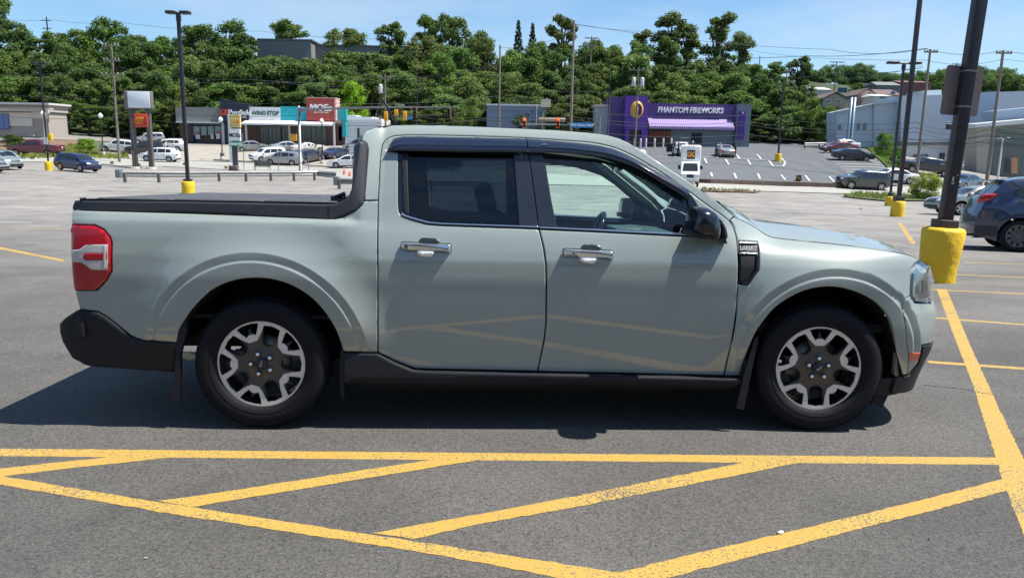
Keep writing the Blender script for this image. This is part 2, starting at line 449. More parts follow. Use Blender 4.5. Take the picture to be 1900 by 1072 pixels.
def paintmat(name, col, asph_col, wear=.5, rough=.7):
    m = bpy.data.materials.new(name); m.use_nodes = True; t = m.node_tree; L = t.links.new; b = t.nodes['Principled BSDF']
    b.inputs['Roughness'].default_value = rough; tc = node(t, 'ShaderNodeTexCoord')
    n = node(t, 'ShaderNodeTexNoise'); n.inputs['Scale'].default_value = 95; n.inputs['Detail'].default_value = 4; n.inputs['Roughness'].default_value = .7; L(tc.outputs['Object'], n.inputs['Vector'])
    n2 = node(t, 'ShaderNodeTexNoise'); n2.inputs['Scale'].default_value = 1.7; n2.inputs['Detail'].default_value = 5; L(tc.outputs['Object'], n2.inputs['Vector'])
    a = node(t, 'ShaderNodeMath', operation='MULTIPLY_ADD'); a.inputs[1].default_value = .45; L(n2.outputs['Fac'], a.inputs[0]); L(n.outputs['Fac'], a.inputs[2])
    r = node(t, 'ShaderNodeMapRange'); r.inputs[1].default_value = .86-wear*.2; r.inputs[2].default_value = .92-wear*.2; L(a.outputs[0], r.inputs[0])
    mx = node(t, 'ShaderNodeMix', data_type='RGBA'); L(r.outputs[0], mx.inputs[0])
    c2 = node(t, 'ShaderNodeMapRange'); c2.inputs[1].default_value = .3; c2.inputs[2].default_value = .7; c2.inputs[3].default_value = .85; c2.inputs[4].default_value = 1.12; L(n2.outputs['Fac'], c2.inputs[0])
    sv = node(t, 'ShaderNodeVectorMath', operation='SCALE'); sv.inputs[0].default_value = col; L(c2.outputs[0], sv.inputs['Scale'])
    L(sv.outputs[0], mx.inputs[6]); mx.inputs[7].default_value = (*asph_col, 1); L(mx.outputs[2], b.inputs['Base Color'])
    MATS[name] = m; return m
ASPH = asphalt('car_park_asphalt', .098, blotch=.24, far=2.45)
CONC = mat('road_concrete', (.30, .295, .27), rough=.9, var=.12, scale=1.5)
TAN = mat('lot_concrete', (.30, .275, .235), rough=.9, var=.10, scale=.6)
LOT2 = mat('lot_asphalt_grey', (.095, .103, .113), rough=.9, var=.16, scale=.9)
SOIL = mat('mulch', (.16, .10, .07), rough=.95, var=.5, scale=2.5)
HILL = mat('hill_ground', (.035, .05, .018), rough=.95, var=.4, scale=.4)
GRASS = mat('verge_grass', (.07, .085, .03), rough=.95, var=.45, scale=3)
YEL = paintmat('yellow_line_paint', (.43, .275, .055), (.12, .10, .07), .50)
WHT = paintmat('white_line_paint', (.46, .46, .45), (.2, .2, .2), .2)
ys = [-70, -30, -10, 0, 10, 20, 30]+[30+i*2.5 for i in range(1, 45)]+[145, 152, 160, 170, 180, 190, 200, 225, 250, 285, 320, 450, 900, 2500]
xs = [-2500, -900, -500, -300, -220, -160]+[-120+i*3 for i in range(81)]+[160, 220, 300, 500, 900, 2500]
vs = [(x, y, Z(x, y)) for y in ys for x in xs]; nx = len(xs); fs = []; mi = []
for j in range(len(ys)-1):
    for i in range(nx-1): fs.append((j*nx+i, j*nx+i+1, (j+1)*nx+i+1, (j+1)*nx+i)); mi.append(1 if ys[j] >= 132 else 0)
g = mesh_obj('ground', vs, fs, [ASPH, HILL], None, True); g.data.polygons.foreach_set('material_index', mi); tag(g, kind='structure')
def drape(name, poly, m, lift, kind='structure', sp=2.5, label=None, cat=None, pix=True, skirt=0):
    pts = [GT(*p) for p in poly] if pix else [Vector(p) for p in poly]
    o = [(p.x, p.y) for p in pts]; o = o if area2(o) > 0 else o[::-1]
    V, T, bd = fill(o, [], sp); vs = [(x, y, Z(x, y)+lift) for x, y in V]; fs = list(T)
    if skirt:
        n = len(vs); vs += [(x, y, Z(x, y)-.1) for x, y in V]; fs += [(b, a, a+n, b+n) for a, b in bd]
    ob = mesh_obj(name, vs, fs, m, None, False); return tag(ob, label, cat, kind=kind)
# the highway, the plaza lot, the far car park, verges
drape('highway', [(-150, 303), (0, 301), (150, 304), (300, 309), (430, 316), (560, 324), (640, 332), (800, 338), (1100, 345), (1310, 352.5), (1560, 360), (1660, 362), (2050, 372), (2050, 352), (1660, 347), (1560, 347), (1310, 341), (1000, 322), (700, 308), (540, 303.5), (430, 302), (250, 296), (100, 289), (-150, 285)], CONC, .05)
drape('plaza_lot', [(250, 297), (430, 301), (480, 306), (640, 312), (760, 318), (760, 272), (640, 272), (340, 272), (240, 262), (180, 262), (190, 284)], TAN, .08)
drape('far_car_park', [(1190, 330), (1316, 338), (1570, 342), (1665, 346), (1668, 330), (1625, 292), (1600, 272), (1590, 266), (1400, 268), (1130, 269), (1000, 280), (1080, 315)], LOT2, .10)
drape('berm', [(-150, 300), (-150, 262), (60, 262), (240, 265), (184, 285), (240, 294), (100, 287)], SOIL, .10)
drape('driveway', [(-150, 262), (-150, 251), (100, 250), (240, 252), (380, 258), (380, 266), (240, 265), (60, 262)], mat('driveway_grey', (.20, .19, .18), rough=.9, var=.1), .16)
drape('verge', [(118, 280), (150, 264), (240, 266), (184, 284)], GRASS, .14)
drape('slope_verge', [(1600, 270), (1628, 262), (1668, 268), (1668, 330), (1650, 318), (1625, 294)], GRASS, .25)
# ---- near painted lines, each strip a marking of its own, 4 mm over the asphalt
def line(name, pts, m=YEL, lift=.0005, label=None, group=None):
    q0 = [G(x, y) for x, y in pts]; q = []
    for i_ in range(len(q0)):
        a_, b_ = q0[i_], q0[(i_+1) % len(q0)]; n_ = max(1, int((b_-a_).length/.03))
        for j_ in range(n_):
            v_ = a_.lerp(b_, j_/n_); w_ = .0035 if j_ else 0; q.append(v_+Vector((noise.noise(v_*31)*w_*2, noise.noise(v_*29+Vector((7, 3, 1)))*w_*2.4, 0)))
    o = mesh_obj(name, [(p.x, p.y, -SL*p.y+lift) for p in q], [list(range(len(q)))], m)
    tag(o, kind='structure')
    return o
def band(a, b, wa, wb, m=YEL, lift=.0005):   # centre line in pixels, width in metres
    p, q = G(*a), G(*b); d = (q-p); d.z = 0; n = Vector((-d.y, d.x, 0)).normalized(); k = max(2, min(900, int(d.length/.03))); vs = []; fs = []
    for i in range(k+1):
        c = p+(q-p)*i/k; w = (wa+(wb-wa)*i/k)/2
        for s in (-1, 1): v = c+n*(w*s+.006*noise.noise(c*30+n*s*5)); vs.append((v.x, v.y, -SL*v.y+lift))
    for i in range(k): fs.append((i*2, i*2+1, i*2+3, i*2+2))
    return tag(mesh_obj('parking_line', vs, fs, m), kind='structure')
band((-300, 836), (1862, 855), .105, .105, lift=.0005)
line('parking_line', [(1738, 536), (1757, 537), (1800, 640), (1851, 752), (1900, 852), (1990, 1060), (1925, 1060), (1893, 975), (1862, 895), (1806, 716), (1765, 610)], lift=.0009)
line('parking_line', [(-40, 874), (0, 869), (180, 850), (240, 842), (300, 837), (310, 849), (180, 863), (0, 884), (-40, 890)], lift=.0013)
line('parking_line', [(-40, 876), (290, 931), (690, 992), (1150, 1062), (1250, 1080), (1080, 1080), (820, 1030), (330, 955), (0, 899), (-40, 893)], lift=.0017)
line('parking_line', [(293, 929), (380, 918), (700, 868), (836, 848), (901, 848), (880, 855), (700, 884), (420, 930), (355, 941)], lift=.0021)
line('parking_line', [(690, 989), (900, 952), (1100, 914), (1400, 854), (1488, 849), (1490, 857), (1300, 895), (1100, 935), (880, 974), (765, 1000)], lift=.0021)
line('parking_line', [(1150, 1062), (1260, 1034), (1500, 978), (1700, 930), (1860, 889), (1872, 909), (1700, 955), (1500, 1005), (1240, 1072), (1150, 1085)], lift=.0021)
for a, b, w in (((1722, 537), (1990, 549), .09), ((1728, 589), (1990, 609), .09), ((1722, 671), (1990, 690), .09), ((1770, 509), (1990, 519), .09), ((1792, 487), (1990, 493), .09), ((1788, 464), (1850, 466), .09), ((-40, 424), (128, 425), .09)):
    band(a, b, w, w)
line('parking_line', [(-60, 449), (0, 458), (118, 482), (118, 485.5), (0, 462.5), (-60, 453)], lift=.0013)
line('parking_line', [(1659, 404), (1666, 404), (1700, 452), (1690, 452)], lift=.0009)
band((336, 655), (362, 666), .10, .10)
CRK = mat('crack_dark', (.02, .018, .016), rough=.95)
for q_ in (((1712, 714), (1790, 722), .010), ((1788, 722), (1850, 734), .007), ((1600, 398), (1655, 402), .05), ((1380, 398), (1600, 402), .03)):
    o_ = band(q_[0], q_[1], q_[2], q_[2]*.6, CRK, .0022); o_.name = 'asphalt_crack'
band((-40, 411), (60, 413), .09, .09, WHT); band((1700, 470), (1762, 473), .08, .08, WHT)
# stall lines on the far car park
def farline(a, b, w, lift=.16, m=WHT):
    p, q = GT(*a), GT(*b); d = q-p; d.z = 0; n = Vector((-d.y, d.x, 0)).normalized(); k = max(1, int(d.length/1.5)); vs = []; fs = []
    for i in range(k+1):
        c = p+(q-p)*i/k
        for s in (-1, 1): v = c+n*w/2*s; vs.append((v.x, v.y, Z(v.x, v.y)+lift))
    for i in range(k): fs.append((i*2, i*2+1, i*2+3, i*2+2))
    tag(mesh_obj('stall_line', vs, fs, m), kind='structure')
farline((1222, 294), (1440, 301), .2)
for a, b in (((1250, 286), (1253, 293)), ((1328, 287), (1331, 296)), ((1366, 289), (1372, 297)), ((1404, 289), (1412, 298)), ((1307, 296), (1311, 306)), ((1346, 298), (1352, 308)), ((1387, 299), (1393, 309)), ((1427, 301), (1434, 311)), ((1319, 323), (1321, 331)), ((1362, 324), (1366, 334)), ((1406, 325), (1410, 335)), ((1449, 327), (1457, 337)), ((1494, 328), (1502, 339)), ((1538, 330), (1548, 341))): farline(a, b, .22)
farline((1434, 311), (1453, 311), .2); farline((1453, 311), (1457, 304), .2); farline((1457, 304), (1449, 295), .2)
for y, x0, x1 in ((284, 1518, 1540), (289, 1528, 1552), (293.5, 1530, 1620), (297.5, 1538, 1622), (302, 1545, 1634), (307, 1551, 1640), (312, 1560, 1646), (317, 1566, 1652), (322, 1570, 1660)): farline((x0, y), (x1, y+3), .16)
for a, b in (((590, 316), (625, 311)), ((600, 318), (640, 318)), ((560, 313), (590, 309))): farline(a, b, .3, .10)
# low retaining kerb of the far car park, kerbs by the plaza
def wall_strip(name, pix, w, h, m, label, cat='kerb', lift=0):
    pts = [GT(*p) for p in pix]; b = MB(); vs = []; fs = []
    for i, p in enumerate(pts):
        t = (pts[min(i+1, len(pts)-1)]-pts[max(i-1, 0)]); t.z = 0; n = Vector((-t.y, t.x, 0)).normalized()*w/2
        for s, zz in ((-1, -.15), (-1, h), (1, h), (1, -.15)): vs.append((p.x+n.x*s, p.y+n.y*s, Z(p.x, p.y)+zz+lift))
    for i in range(len(pts)-1):
        for k in range(4): fs.append((i*4+k, i*4+(k+1) % 4, (i+1)*4+(k+1) % 4, (i+1)*4+k))
    fs += [(0, 1, 2, 3), tuple(len(vs)-4+k for k in (3, 2, 1, 0))]
    b.add(vs, fs); return b.build(name, m, None, label, cat)
BROWN = mat('timber_brown', (.10, .07, .055), rough=.9, var=.25, scale=1)
wall_strip('retaining_kerb', [(1200, 337), (1316, 341), (1450, 345), (1570, 349)], .5, .42, BROWN, 'long low brown kerb along the near edge of the far car park')
wall_strip('planter_kerb', [(398, 299), (440, 301), (500, 305)], .6, .25, mat('kerb_grey', (.3, .28, .26), rough=.9), 'grey planter kerb under the tall shop pylon sign')
wall_strip('road_kerb', [(180, 304), (240, 312), (300, 310)], .3, .12, MATS['kerb_grey'], 'thin dark kerb at the car park edge beside the blank sign')
wall_strip('lamp_island_kerb', [(560, 308), (640, 313)], .6, .2, MATS['kerb_grey'], 'low kerb under the globe lamp beside the white sedan')
# ================================================================ foliage
def leafmat(name, a, b, c):
    m = bpy.data.materials.new(name); m.use_nodes = True; t = m.node_tree; L = t.links.new; p = t.nodes['Principled BSDF']
    geo = node(t, 'ShaderNodeNewGeometry'); oi = node(t, 'ShaderNodeObjectInfo')
    n = node(t, 'ShaderNodeTexNoise'); n.inputs['Scale'].default_value = .35; n.inputs['Detail'].default_value = 2; L(geo.outputs['Position'], n.inputs['Vector'])
    ad = node(t, 'ShaderNodeMath', operation='MULTIPLY_ADD'); ad.inputs[1].default_value = .8; L(geo.outputs['Random Per Island'], ad.inputs[0]); L(n.outputs['Fac'], ad.inputs[2])
    cr = node(t, 'ShaderNodeValToRGB'); e = cr.color_ramp.elements; e[0].position = .35; e[0].color = (*a, 1); e[1].position = 1.15; e[1].color = (*c, 1)
    x = cr.color_ramp.elements.new(.75); x.color = (*b, 1); L(ad.outputs[0], cr.inputs[0])
    mx = node(t, 'ShaderNodeMix', data_type='RGBA', blend_type='MULTIPLY'); mx.inputs[0].default_value = 1; L(cr.outputs[0], mx.inputs[6]); L(oi.outputs['Color'], mx.inputs[7])
    L(mx.outputs[2], p.inputs['Base Color']); p.inputs['Roughness'].default_value = .75; p.inputs['Specular IOR Level'].default_value = .12
    tr = node(t, 'ShaderNodeBsdfTranslucent'); L(mx.outputs[2], tr.inputs[0]); ms = node(t, 'ShaderNodeMixShader'); ms.inputs[0].default_value = .42
    out = t.nodes['Material Output']; L(p.outputs[0], ms.inputs[1]); L(tr.outputs[0], ms.inputs[2]); L(ms.outputs[0], out.inputs[0])
    MATS[name] = m; return m
LEAF = leafmat('leaves', (.036, .080, .036), (.088, .158, .046), (.19, .265, .075))
LEAFB = leafmat('bright_leaves', (.09, .20, .012), (.20, .36, .02), (.30, .45, .04))
NEED = leafmat('needles', (.012, .035, .02), (.022, .055, .032), (.04, .08, .045))
BARK = mat('bark', (.085, .07, .055), rough=.95, var=.3, scale=5)
def leafset(cl, n, size, rnd, flat=.5):
    """cl: [(centre, radius)] -> n leaf quads spread over the clump shells"""
    vs = []; fs = []; w = [c[1]**2 for c in cl]; tot = sum(w)
    for (c, r_), ww in zip(cl, w):
        for _ in range(max(8, int(n*ww/tot))):
            d = Vector((rnd.gauss(0, 1), rnd.gauss(0, 1), rnd.gauss(0, 1))).normalized()
            q = c+Vector((d.x, d.y, d.z*.8))*r_*(rnd.random()**.33)*rnd.uniform(.75, 1.12)
            nn = (d+Vector((rnd.gauss(0, .6), rnd.gauss(0, .6), rnd.gauss(.35, .6)))).normalized()
            a = nn.cross(Vector((rnd.random()-.5, rnd.random()-.5, rnd.random()-.5))).normalized(); b = nn.cross(a)
            s = size*rnd.uniform(.55, 1.25); k = len(vs)
            vs += [q-a*s*.5, q+b*s*.32, q+a*s*.5, q-b*s*.32]; fs.append((k, k+1, k+2, k+3))
    return vs, fs
def tree_proto(kind, seed):
    """unit tree: height 10, returns (crown mesh data, trunk mesh data)"""
    rnd = random.Random(seed); cl = []
    H = 10.0; tk = MB()
    if kind == 'broad':
        for i in range(62):
            h = rnd.uniform(.14, 1)**.9; rad = 3.6*math.sin(math.pi*min(1, h*.80+.12))**.7; a = rnd.uniform(0, 6.28); q = rad*rnd.uniform(.25, 1)
            cl.append((Vector((q*math.cos(a), q*math.sin(a), h*H*.95)), rnd.uniform(.55, 1.25)))
        n, s = 11000, .34
    elif kind == 'tall':
        for i in range(48):
            h = rnd.uniform(.22, 1); rad = 2.0*(1.15-h*.55)*rnd.uniform(.5, 1.1); a = rnd.uniform(0, 6.28)
            cl.append((Vector((rad*math.cos(a), rad*math.sin(a), h*H*.96)), rnd.uniform(.32, .75)))
        n, s = 7000, .28
    elif kind == 'open':
        for i in range(15):
            h = rnd.choice([.45, .55, .68, .8, .92, 1])+rnd.uniform(-.04, .04); rad = rnd.uniform(.1, 2.2)*(1.2-h*.5); a = rnd.uniform(0, 6.28)
            cl.append((Vector((rad*math.cos(a), rad*math.sin(a), h*H*.95)), rnd.uniform(.45, 1.0)))
        n, s = 5200, .27
    elif kind == 'conifer':
        for i in range(60):
            h = i/60; rad = 1.9*(1-h)+.1; a = i*2.4
            cl.append((Vector((rad*.75*math.cos(a), rad*.75*math.sin(a), (.12+h*.88)*H)), .28+.35*(1-h)))
        n, s = 3000, .36
    else:                               # bush: height 10 units, wide and to the ground
        for i in range(40):
            a = rnd.uniform(0, 6.28); h = rnd.uniform(.08, .85); rad = 5.2*math.sqrt(max(0, 1-(h)**2))*rnd.uniform(.3, .95)
            cl.append((Vector((rad*math.cos(a), rad*math.sin(a), h*H)), rnd.uniform(1.1, 1.9)))
        n, s = 9000, .45
    vs, fs = leafset(cl, n, s, rnd)
    tips = rnd.sample(cl, min(12, len(cl)))
    tk.tube([(0, 0, -.6), (.05, .03, H*.25), (.1, -.06, H*.55), (0, .05, H*.9)], [.30, .24, .15, .04], 8)
    if kind != 'conifer':
        for c, r_ in tips:
            h0 = min(c.z*.6, H*.6); m_ = Vector((c.x*.45, c.y*.45, h0+(c.z-h0)*.6)); tk.tube([(.06, 0, h0), m_, c], [.12, .08, .03], 6)
    cm = bpy.data.meshes.new('crown'); cm.from_pydata([tuple(v) for v in vs], [], fs); cm.update()
    to = tk.build('trunk', BARK); tm = to.data; bpy.data.objects.remove(to)
    return cm, tm
PROTO = {}
for k, ns in (('broad', 5), ('tall', 3), ('open', 3), ('conifer', 1), ('bush', 3)):
    PROTO[k] = [tree_proto(k, 11+i*7+len(k)) for i in range(ns)]
rt = random.Random(5)
def plant(kind, base, h, wscale, leaf, col, label, cat, group=None, name='tree', pid=None, trunk=True):
    e = empty(name, base, rt.uniform(0, 6.28), label, cat, group); cm, tm = PROTO[kind][pid if pid is not None else rt.randrange(len(PROTO[kind]))]
    s = h/10
    for nm, me in (('crown' if trunk else 'foliage', cm), ('trunk', tm)):
        if nm == 'trunk' and not trunk: continue
        o = bpy.data.objects.new(nm, me); COL.objects.link(o); o.parent = e; o.scale = (s*wscale, s*wscale, s)
        if nm != 'trunk':
            if not me.materials: me.materials.append(LEAF)
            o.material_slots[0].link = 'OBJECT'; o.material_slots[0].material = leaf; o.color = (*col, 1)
    return e
def ptree(px, pyt, wpx, d, kind='broad', leaf=None, tone=1.0, label=None, group='trees covering the hillside', pid=None, z0=None, name=None, col=None, row=None):
    b = ZD(px, d); 
    if z0 is not None: b.z = z0
    top = P(px, pyt, d).z; h = max(3, top-b.z); w = wpx*d/1450/2
    wr = {'broad': 4.3, 'tall': 2.5, 'open': 2.5, 'conifer': 1.9, 'bush': 6}[kind]
    if label == 'auto': label = autolabel(px, row or 'skyline row', tone)
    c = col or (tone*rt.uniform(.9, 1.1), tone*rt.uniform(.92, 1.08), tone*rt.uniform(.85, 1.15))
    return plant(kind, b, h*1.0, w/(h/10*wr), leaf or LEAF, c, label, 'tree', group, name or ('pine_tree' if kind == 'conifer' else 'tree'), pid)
HL_ = 'auto'
MARKS = [(0, 'left photo edge'), (90, 'cream store corner'), (160, 'bright bank bush'), (215, 'leaning utility pole'), (258, 'blank pylon sign'), (338, 'tall lamp pole'), (380, 'grey shop wing'), (435, 'navy shop tower'), (490, 'white shop sign'), (545, 'turquoise panel'), (595, 'red shop tower'), (655, 'white side wing'), (716, 'transformer pole'), (775, 'thin dark pole'), (835, 'signal arm tip'), (885, 'small round tree'), (925, 'bare wooden pole'), (973, 'left red signal'), (1035, 'right red signal'), (1062, 'tallest pole'), (1110, 'grey annex'), (1145, 'dark purple side wall'), (1182, 'round gold sign'), (1235, 'word PHANTOM'), (1310, 'word FIREWORKS'), (1376, 'purple inset panel'), (1415, 'blue-grey end wall'), (1448, 'far car park lamp'), (1500, 'pale rail'), (1550, 'warehouse left end'), (1575, 'two stacks'), (1620, 'pink houses'), (1672, 'twin headed lamp'), (1720, 'right crossarm pole'), (1790, 'sign plate'), (1860, 'forked pole'), (1900, 'right photo edge')]
def autolabel(px, row, tone, what='tree'):
    m = min(MARKS, key=lambda q: abs(q[0]-px)); dx = px-m[0]; rel = 'straight above' if abs(dx) < 7 else ('just left of' if dx < 0 else 'just right of')
    return '%s %s in the %s, %s the %s' % ('dark green' if tone < .85 else 'mid green' if tone < 1 else 'light green', what, row, rel, m[1])
sky_l = [(0, -14, 95, 'broad'), (35, 40, 80, 'broad'), (75, 72, 70, 'tall'), (112, 58, 60, 'tall'), (150, 55, 80, 'broad'), (205, 33, 100, 'broad'), (262, 66, 80, 'broad'), (318, 66, 80, 'broad'), (375, 45, 95, 'broad'), (425, 38, 90, 'broad'), (462, 62, 50, 'tall'),
         (535, 38, 90, 'broad'), (645, 50, 95, 'broad'), (728, 40, 62, 'tall'), (795, 26, 55, 'tall'), (838, 26, 85, 'broad'), (885, 55, 70, 'broad'), (1040, 27, 66, 'tall'), (1095, 78, 70, 'broad'), (1135, 84, 70, 'broad'), (1180, 60, 50, 'open'), (1240, 22, 86, 'tall'), (1268, 45, 60, 'tall'), (1322, 30, 72, 'open'), (1368, 66, 62, 'open'), (1438, 114, 34, 'tall'), (1405, 130, 60, 'broad')]
for px, py, w, k in sky_l:
    lab = {(0): 'tallest leafy tree at the far left edge of the photo', 205: 'rounded leafy tree on the skyline above the wooden utility pole', 535: 'leafy tree on the skyline above the left part of the grey hilltop building', 645: 'round leafy tree rising behind the grey hilltop building roof', 795: 'narrow tall tree left of the twin crowned skyline tree', 1040: 'tall narrow tree immediately left of the tallest wooden pole', 1240: 'tallest tree on the skyline above the purple store', 1322: 'open branched tree with gaps against the sky right of the tallest', 1368: 'smaller open tree at the right end of the tall skyline trees', 1438: 'thin young tree standing alone against the sky by the right pole'}.get(px)
    ptree(px, py, w*1.22, 192 if px in (535, 645) else 172 if px < 1300 else 165, k, tone=.9, label=lab or HL_, group=None if lab else 'trees covering the hillside')
for px, py in ((960, 38), (986, 43)): ptree(px, py, 34, 185, 'conifer', NEED, 1, 'left one of the two dark spruces on the skyline' if px == 960 else 'right one of the two dark spruces on the skyline', None)
def lim(px, y):
    if 468 < px < 585: return max(y, 106)
    if 585 <= px < 705: return max(y, 97)
    return y
for d, y0, st in ((160, 84, 46), (148, 118, 40), (139, 156, 38), (132, 192, 40)):
    px = -60+rt.uniform(0, 20)
    while px < 1560:
        py = y0+rt.uniform(-22, 18)
        if px > 1380: py += 40 if d > 145 else 22
        if 1280 < px <= 1380: py += 24
        if 590 < px < 700 and d == 148: py += 10
        py = lim(px, py)
        if px > 1490: py = max(py, 208)
        if not (d == 132 and (330 < px < 740 or 1100 < px < 1400 or px < 100)):
            k = 'broad' if rt.random() < .78 else 'tall'
            ptree(px, py, rt.uniform(85, 135) if k == 'broad' else 64, d+rt.uniform(-3, 3), k, tone=rt.choice((.72, .8, .88, .95, 1.03, 1.12, 1.28))*(.88 if px < 330 else 1), label=HL_, row={160: 'fourth row up', 148: 'third row up', 139: 'second row up', 132: 'lowest row'}[d])  # trees at the left get a darker leaf colour to stand for shade
        px += st*rt.uniform(.8, 1.25)
ptree(655, 150, 75, 133, 'broad', LEAFB, 1, 'bright yellow-green tree behind the red shop tower', None, col=(.9, 1, 1))
ptree(868, 180, 62, 112, 'broad', LEAF, 1, 'small round tree at the end of the traffic signal arm', None, col=(1.25, 1.15, .9), pid=2)
ptree(1125, 128, 90, 150, 'broad', LEAF, 1, 'light green vine covered tree clump right of the tallest wooden pole', None, col=(1.4, 1.5, 1.0), pid=1)
ptree(1500, 180, 60, 131, 'broad', LEAF, 1, 'bright leafy tree at the right end of the purple store', None, col=(1.3, 1.25, .9))
ptree(300, 130, 95, 134, 'broad', LEAF, 1, 'dense tree standing behind the blank white sign', None, col=(.95, 1, .9), pid=0)
ptree(1530, 196, 60, 128, 'broad', LEAF, 1, 'leafy tree beside the left end of the white warehouse', None, col=(1.1, 1.15, .9))
# far ridge on the right
for i in range(34):
    px = 1475+i*15+rt.uniform(-6, 6); py = 128+10*math.sin(px/37)+rt.uniform(-8, 8)
    if 1700 < px < 1740: py -= 2
    ptree(px, py, rt.uniform(40, 62), 300+rt.uniform(-25, 25), 'bush', LEAF, .8, autolabel(px, 'far ridge line', .8), 'distant trees on the right ridge', col=(.85, .95, 1.2))  # distance haze put into the leaf colour as a blue tint
for i in range(14):
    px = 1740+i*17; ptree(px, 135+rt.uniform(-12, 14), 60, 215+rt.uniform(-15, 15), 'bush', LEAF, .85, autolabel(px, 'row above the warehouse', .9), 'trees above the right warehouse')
for i in range(9):
    px = 1590+i*18; ptree(px, 168+rt.uniform(-8, 10), 36, 225, 'bush', LEAF, .85, autolabel(px, 'group among the houses', .9), 'trees among the hillside houses')
def bush(px, pyb, pyt, wpx, leaf, col, label, name='bush', kind='bush', d=None, group=None):
    b = ZD(px, d) if d else GT(px, pyb); h = (pyb-pyt)*b.y/1450; w = wpx*b.y/1450/2
    return plant(kind, b, h/.95, w/(h/.95/10*6), leaf, col, label, 'bush', group, name, None, False)
bush(162, 281, 256, 40, LEAFB, (.75, .85, 1), 'bright green bush on the bank left of the white jeep style car')
bush(28, 272, 250, 54, LEAF, (.55, .62, .6), 'dark clipped hedge behind the red pickup', 'hedge')
bush(62, 266, 258, 30, LEAF, (1.8, 1.2, .7), 'low yellowish shrub behind the red pickup roof')
bush(10, 250, 242, 60, LEAF, (1.2, .9, .6), 'low shrub in front of the cream store window')
bush(104, 280, 270, 18, LEAF, (1.6, .8, .6), 'small reddish shrub on the bank behind the red pickup')
for i, (px, py, w) in enumerate(((150, 288, 14), (161, 289, 16), (176, 290, 18), (232, 290, 14))):
    bush(px, py, py-8, w, LEAF, (.6, .6, .5) if i < 3 else (1.2, .9, .5), ['small dark shrub at the left end of the low row on the bank', 'middle dark shrub of the low row under the bright bush', 'widest dark shrub of the low row left of the globe lamp', 'rusty low shrub beside the wooden utility pole foot'][i])
bush(1716, 371, 318, 68, LEAF, (2.0, 1.6, 1.0), 'large yellow-green bush left of the sign pole')
bush(1900, 352, 318, 90, LEAF, (1.6, 1.5, .9), 'spreading bush by the glass fronted warehouse', d=70)
bush(1640, 316, 268, 44, LEAF, (1.1, 1.35, .9), 'green shrub on the slope right of the parked dark sedan', d=104)
bush(1661, 322, 284, 26, LEAF, (1.0, 1.25, .9), 'green shrub lower on the slope by the light poles', d=96)
REDM = (1.1, .45, .5)
bush(1481, 338, 324, 15, LEAF, REDM, 'clipped dark red ball shrub alone on the far kerb'); bush(1556, 342, 326, 16, LEAF, REDM, 'clipped dark red ball shrub in front of the dark green jeep')
def tufts(name, pix, n, h, label, col=(1.3, 1.35, .8)):
    pts = [GT(*p) for p in pix]; o = [(p.x, p.y) for p in pts]; x0, x1 = min(p[0] for p in o), max(p[0] for p in o); y0, y1 = min(p[1] for p in o), max(p[1] for p in o)
    vs = []; fs = []; r = random.Random(n); k = 0
    while k < n:
        x, y = r.uniform(x0, x1), r.uniform(y0, y1)
        if not inside(np.array([[x, y]]), o)[0]: continue
        k += 1; z = Z(x, y)+.05; hh = h*r.uniform(.4, 1.3)
        for _ in range(5):
            a = r.uniform(0, 6.28); dx, dy = math.cos(a), math.sin(a); q = len(vs)
            vs += [(x-dy*.04, y+dx*.04, z), (x+dy*.04, y-dx*.04, z), (x+dx*hh*.6, y+dy*hh*.6, z+hh)]; fs.append((q, q+1, q+2))
    ob = mesh_obj(name, vs, fs, LEAF); ob.color = (*col, 1); return tag(ob, label, 'grass', kind='stuff')
drape('grass_island', [(1560, 366), (1590, 360), (1645, 362), (1700, 366), (1740, 374), (1640, 374)], GRASS, .10)
tufts('grass', [(1560, 366), (1590, 360), (1645, 362), (1700, 366), (1730, 371), (1640, 372)], 320, .35, 'rough grass and weeds on the island by the light poles', (1.1, 1.0, .8))
drape('weed_strip', [(1302, 351), (1340, 354), (1415, 356), (1400, 358.5), (1340, 357.5), (1304, 356)], SOIL, .09)
tufts('weeds', [(1302, 351), (1340, 354), (1410, 356), (1398, 358), (1340, 357), (1304, 356)], 90, .22, 'thin weeds along the highway edge right of the box truck', (.9, .75, .6))
tufts('bank_growth', [(100, 287), (-20, 298), (240, 296), (240, 290), (184, 286), (130, 268)], 700, .5, 'scrubby growth and mulch on the bank by the cream store', (1.5, 1.2, .8))
tufts('slope_grass', [(1600, 270), (1628, 262), (1668, 268), (1668, 330), (1650, 318), (1625, 294)], 2500, .5, 'long grass on the slope right of the far car park', (1.0, 1.1, .8))
for i, (px, py) in enumerate(((60, 296), (208, 305), (343, 307), (419, 314), (258, 309))):
    bush(px, py, py-6, 9, LEAF, (1.1, 1.2, .9), ['weed at the kerb in front of the red pickup', 'spiky weed at the kerb left of the blank sign', 'small weed at the kerb by the tall lamp mast', 'weed by the small bench sign near the highway', 'tiny weed at the foot of the blank sign'][i], 'weed')
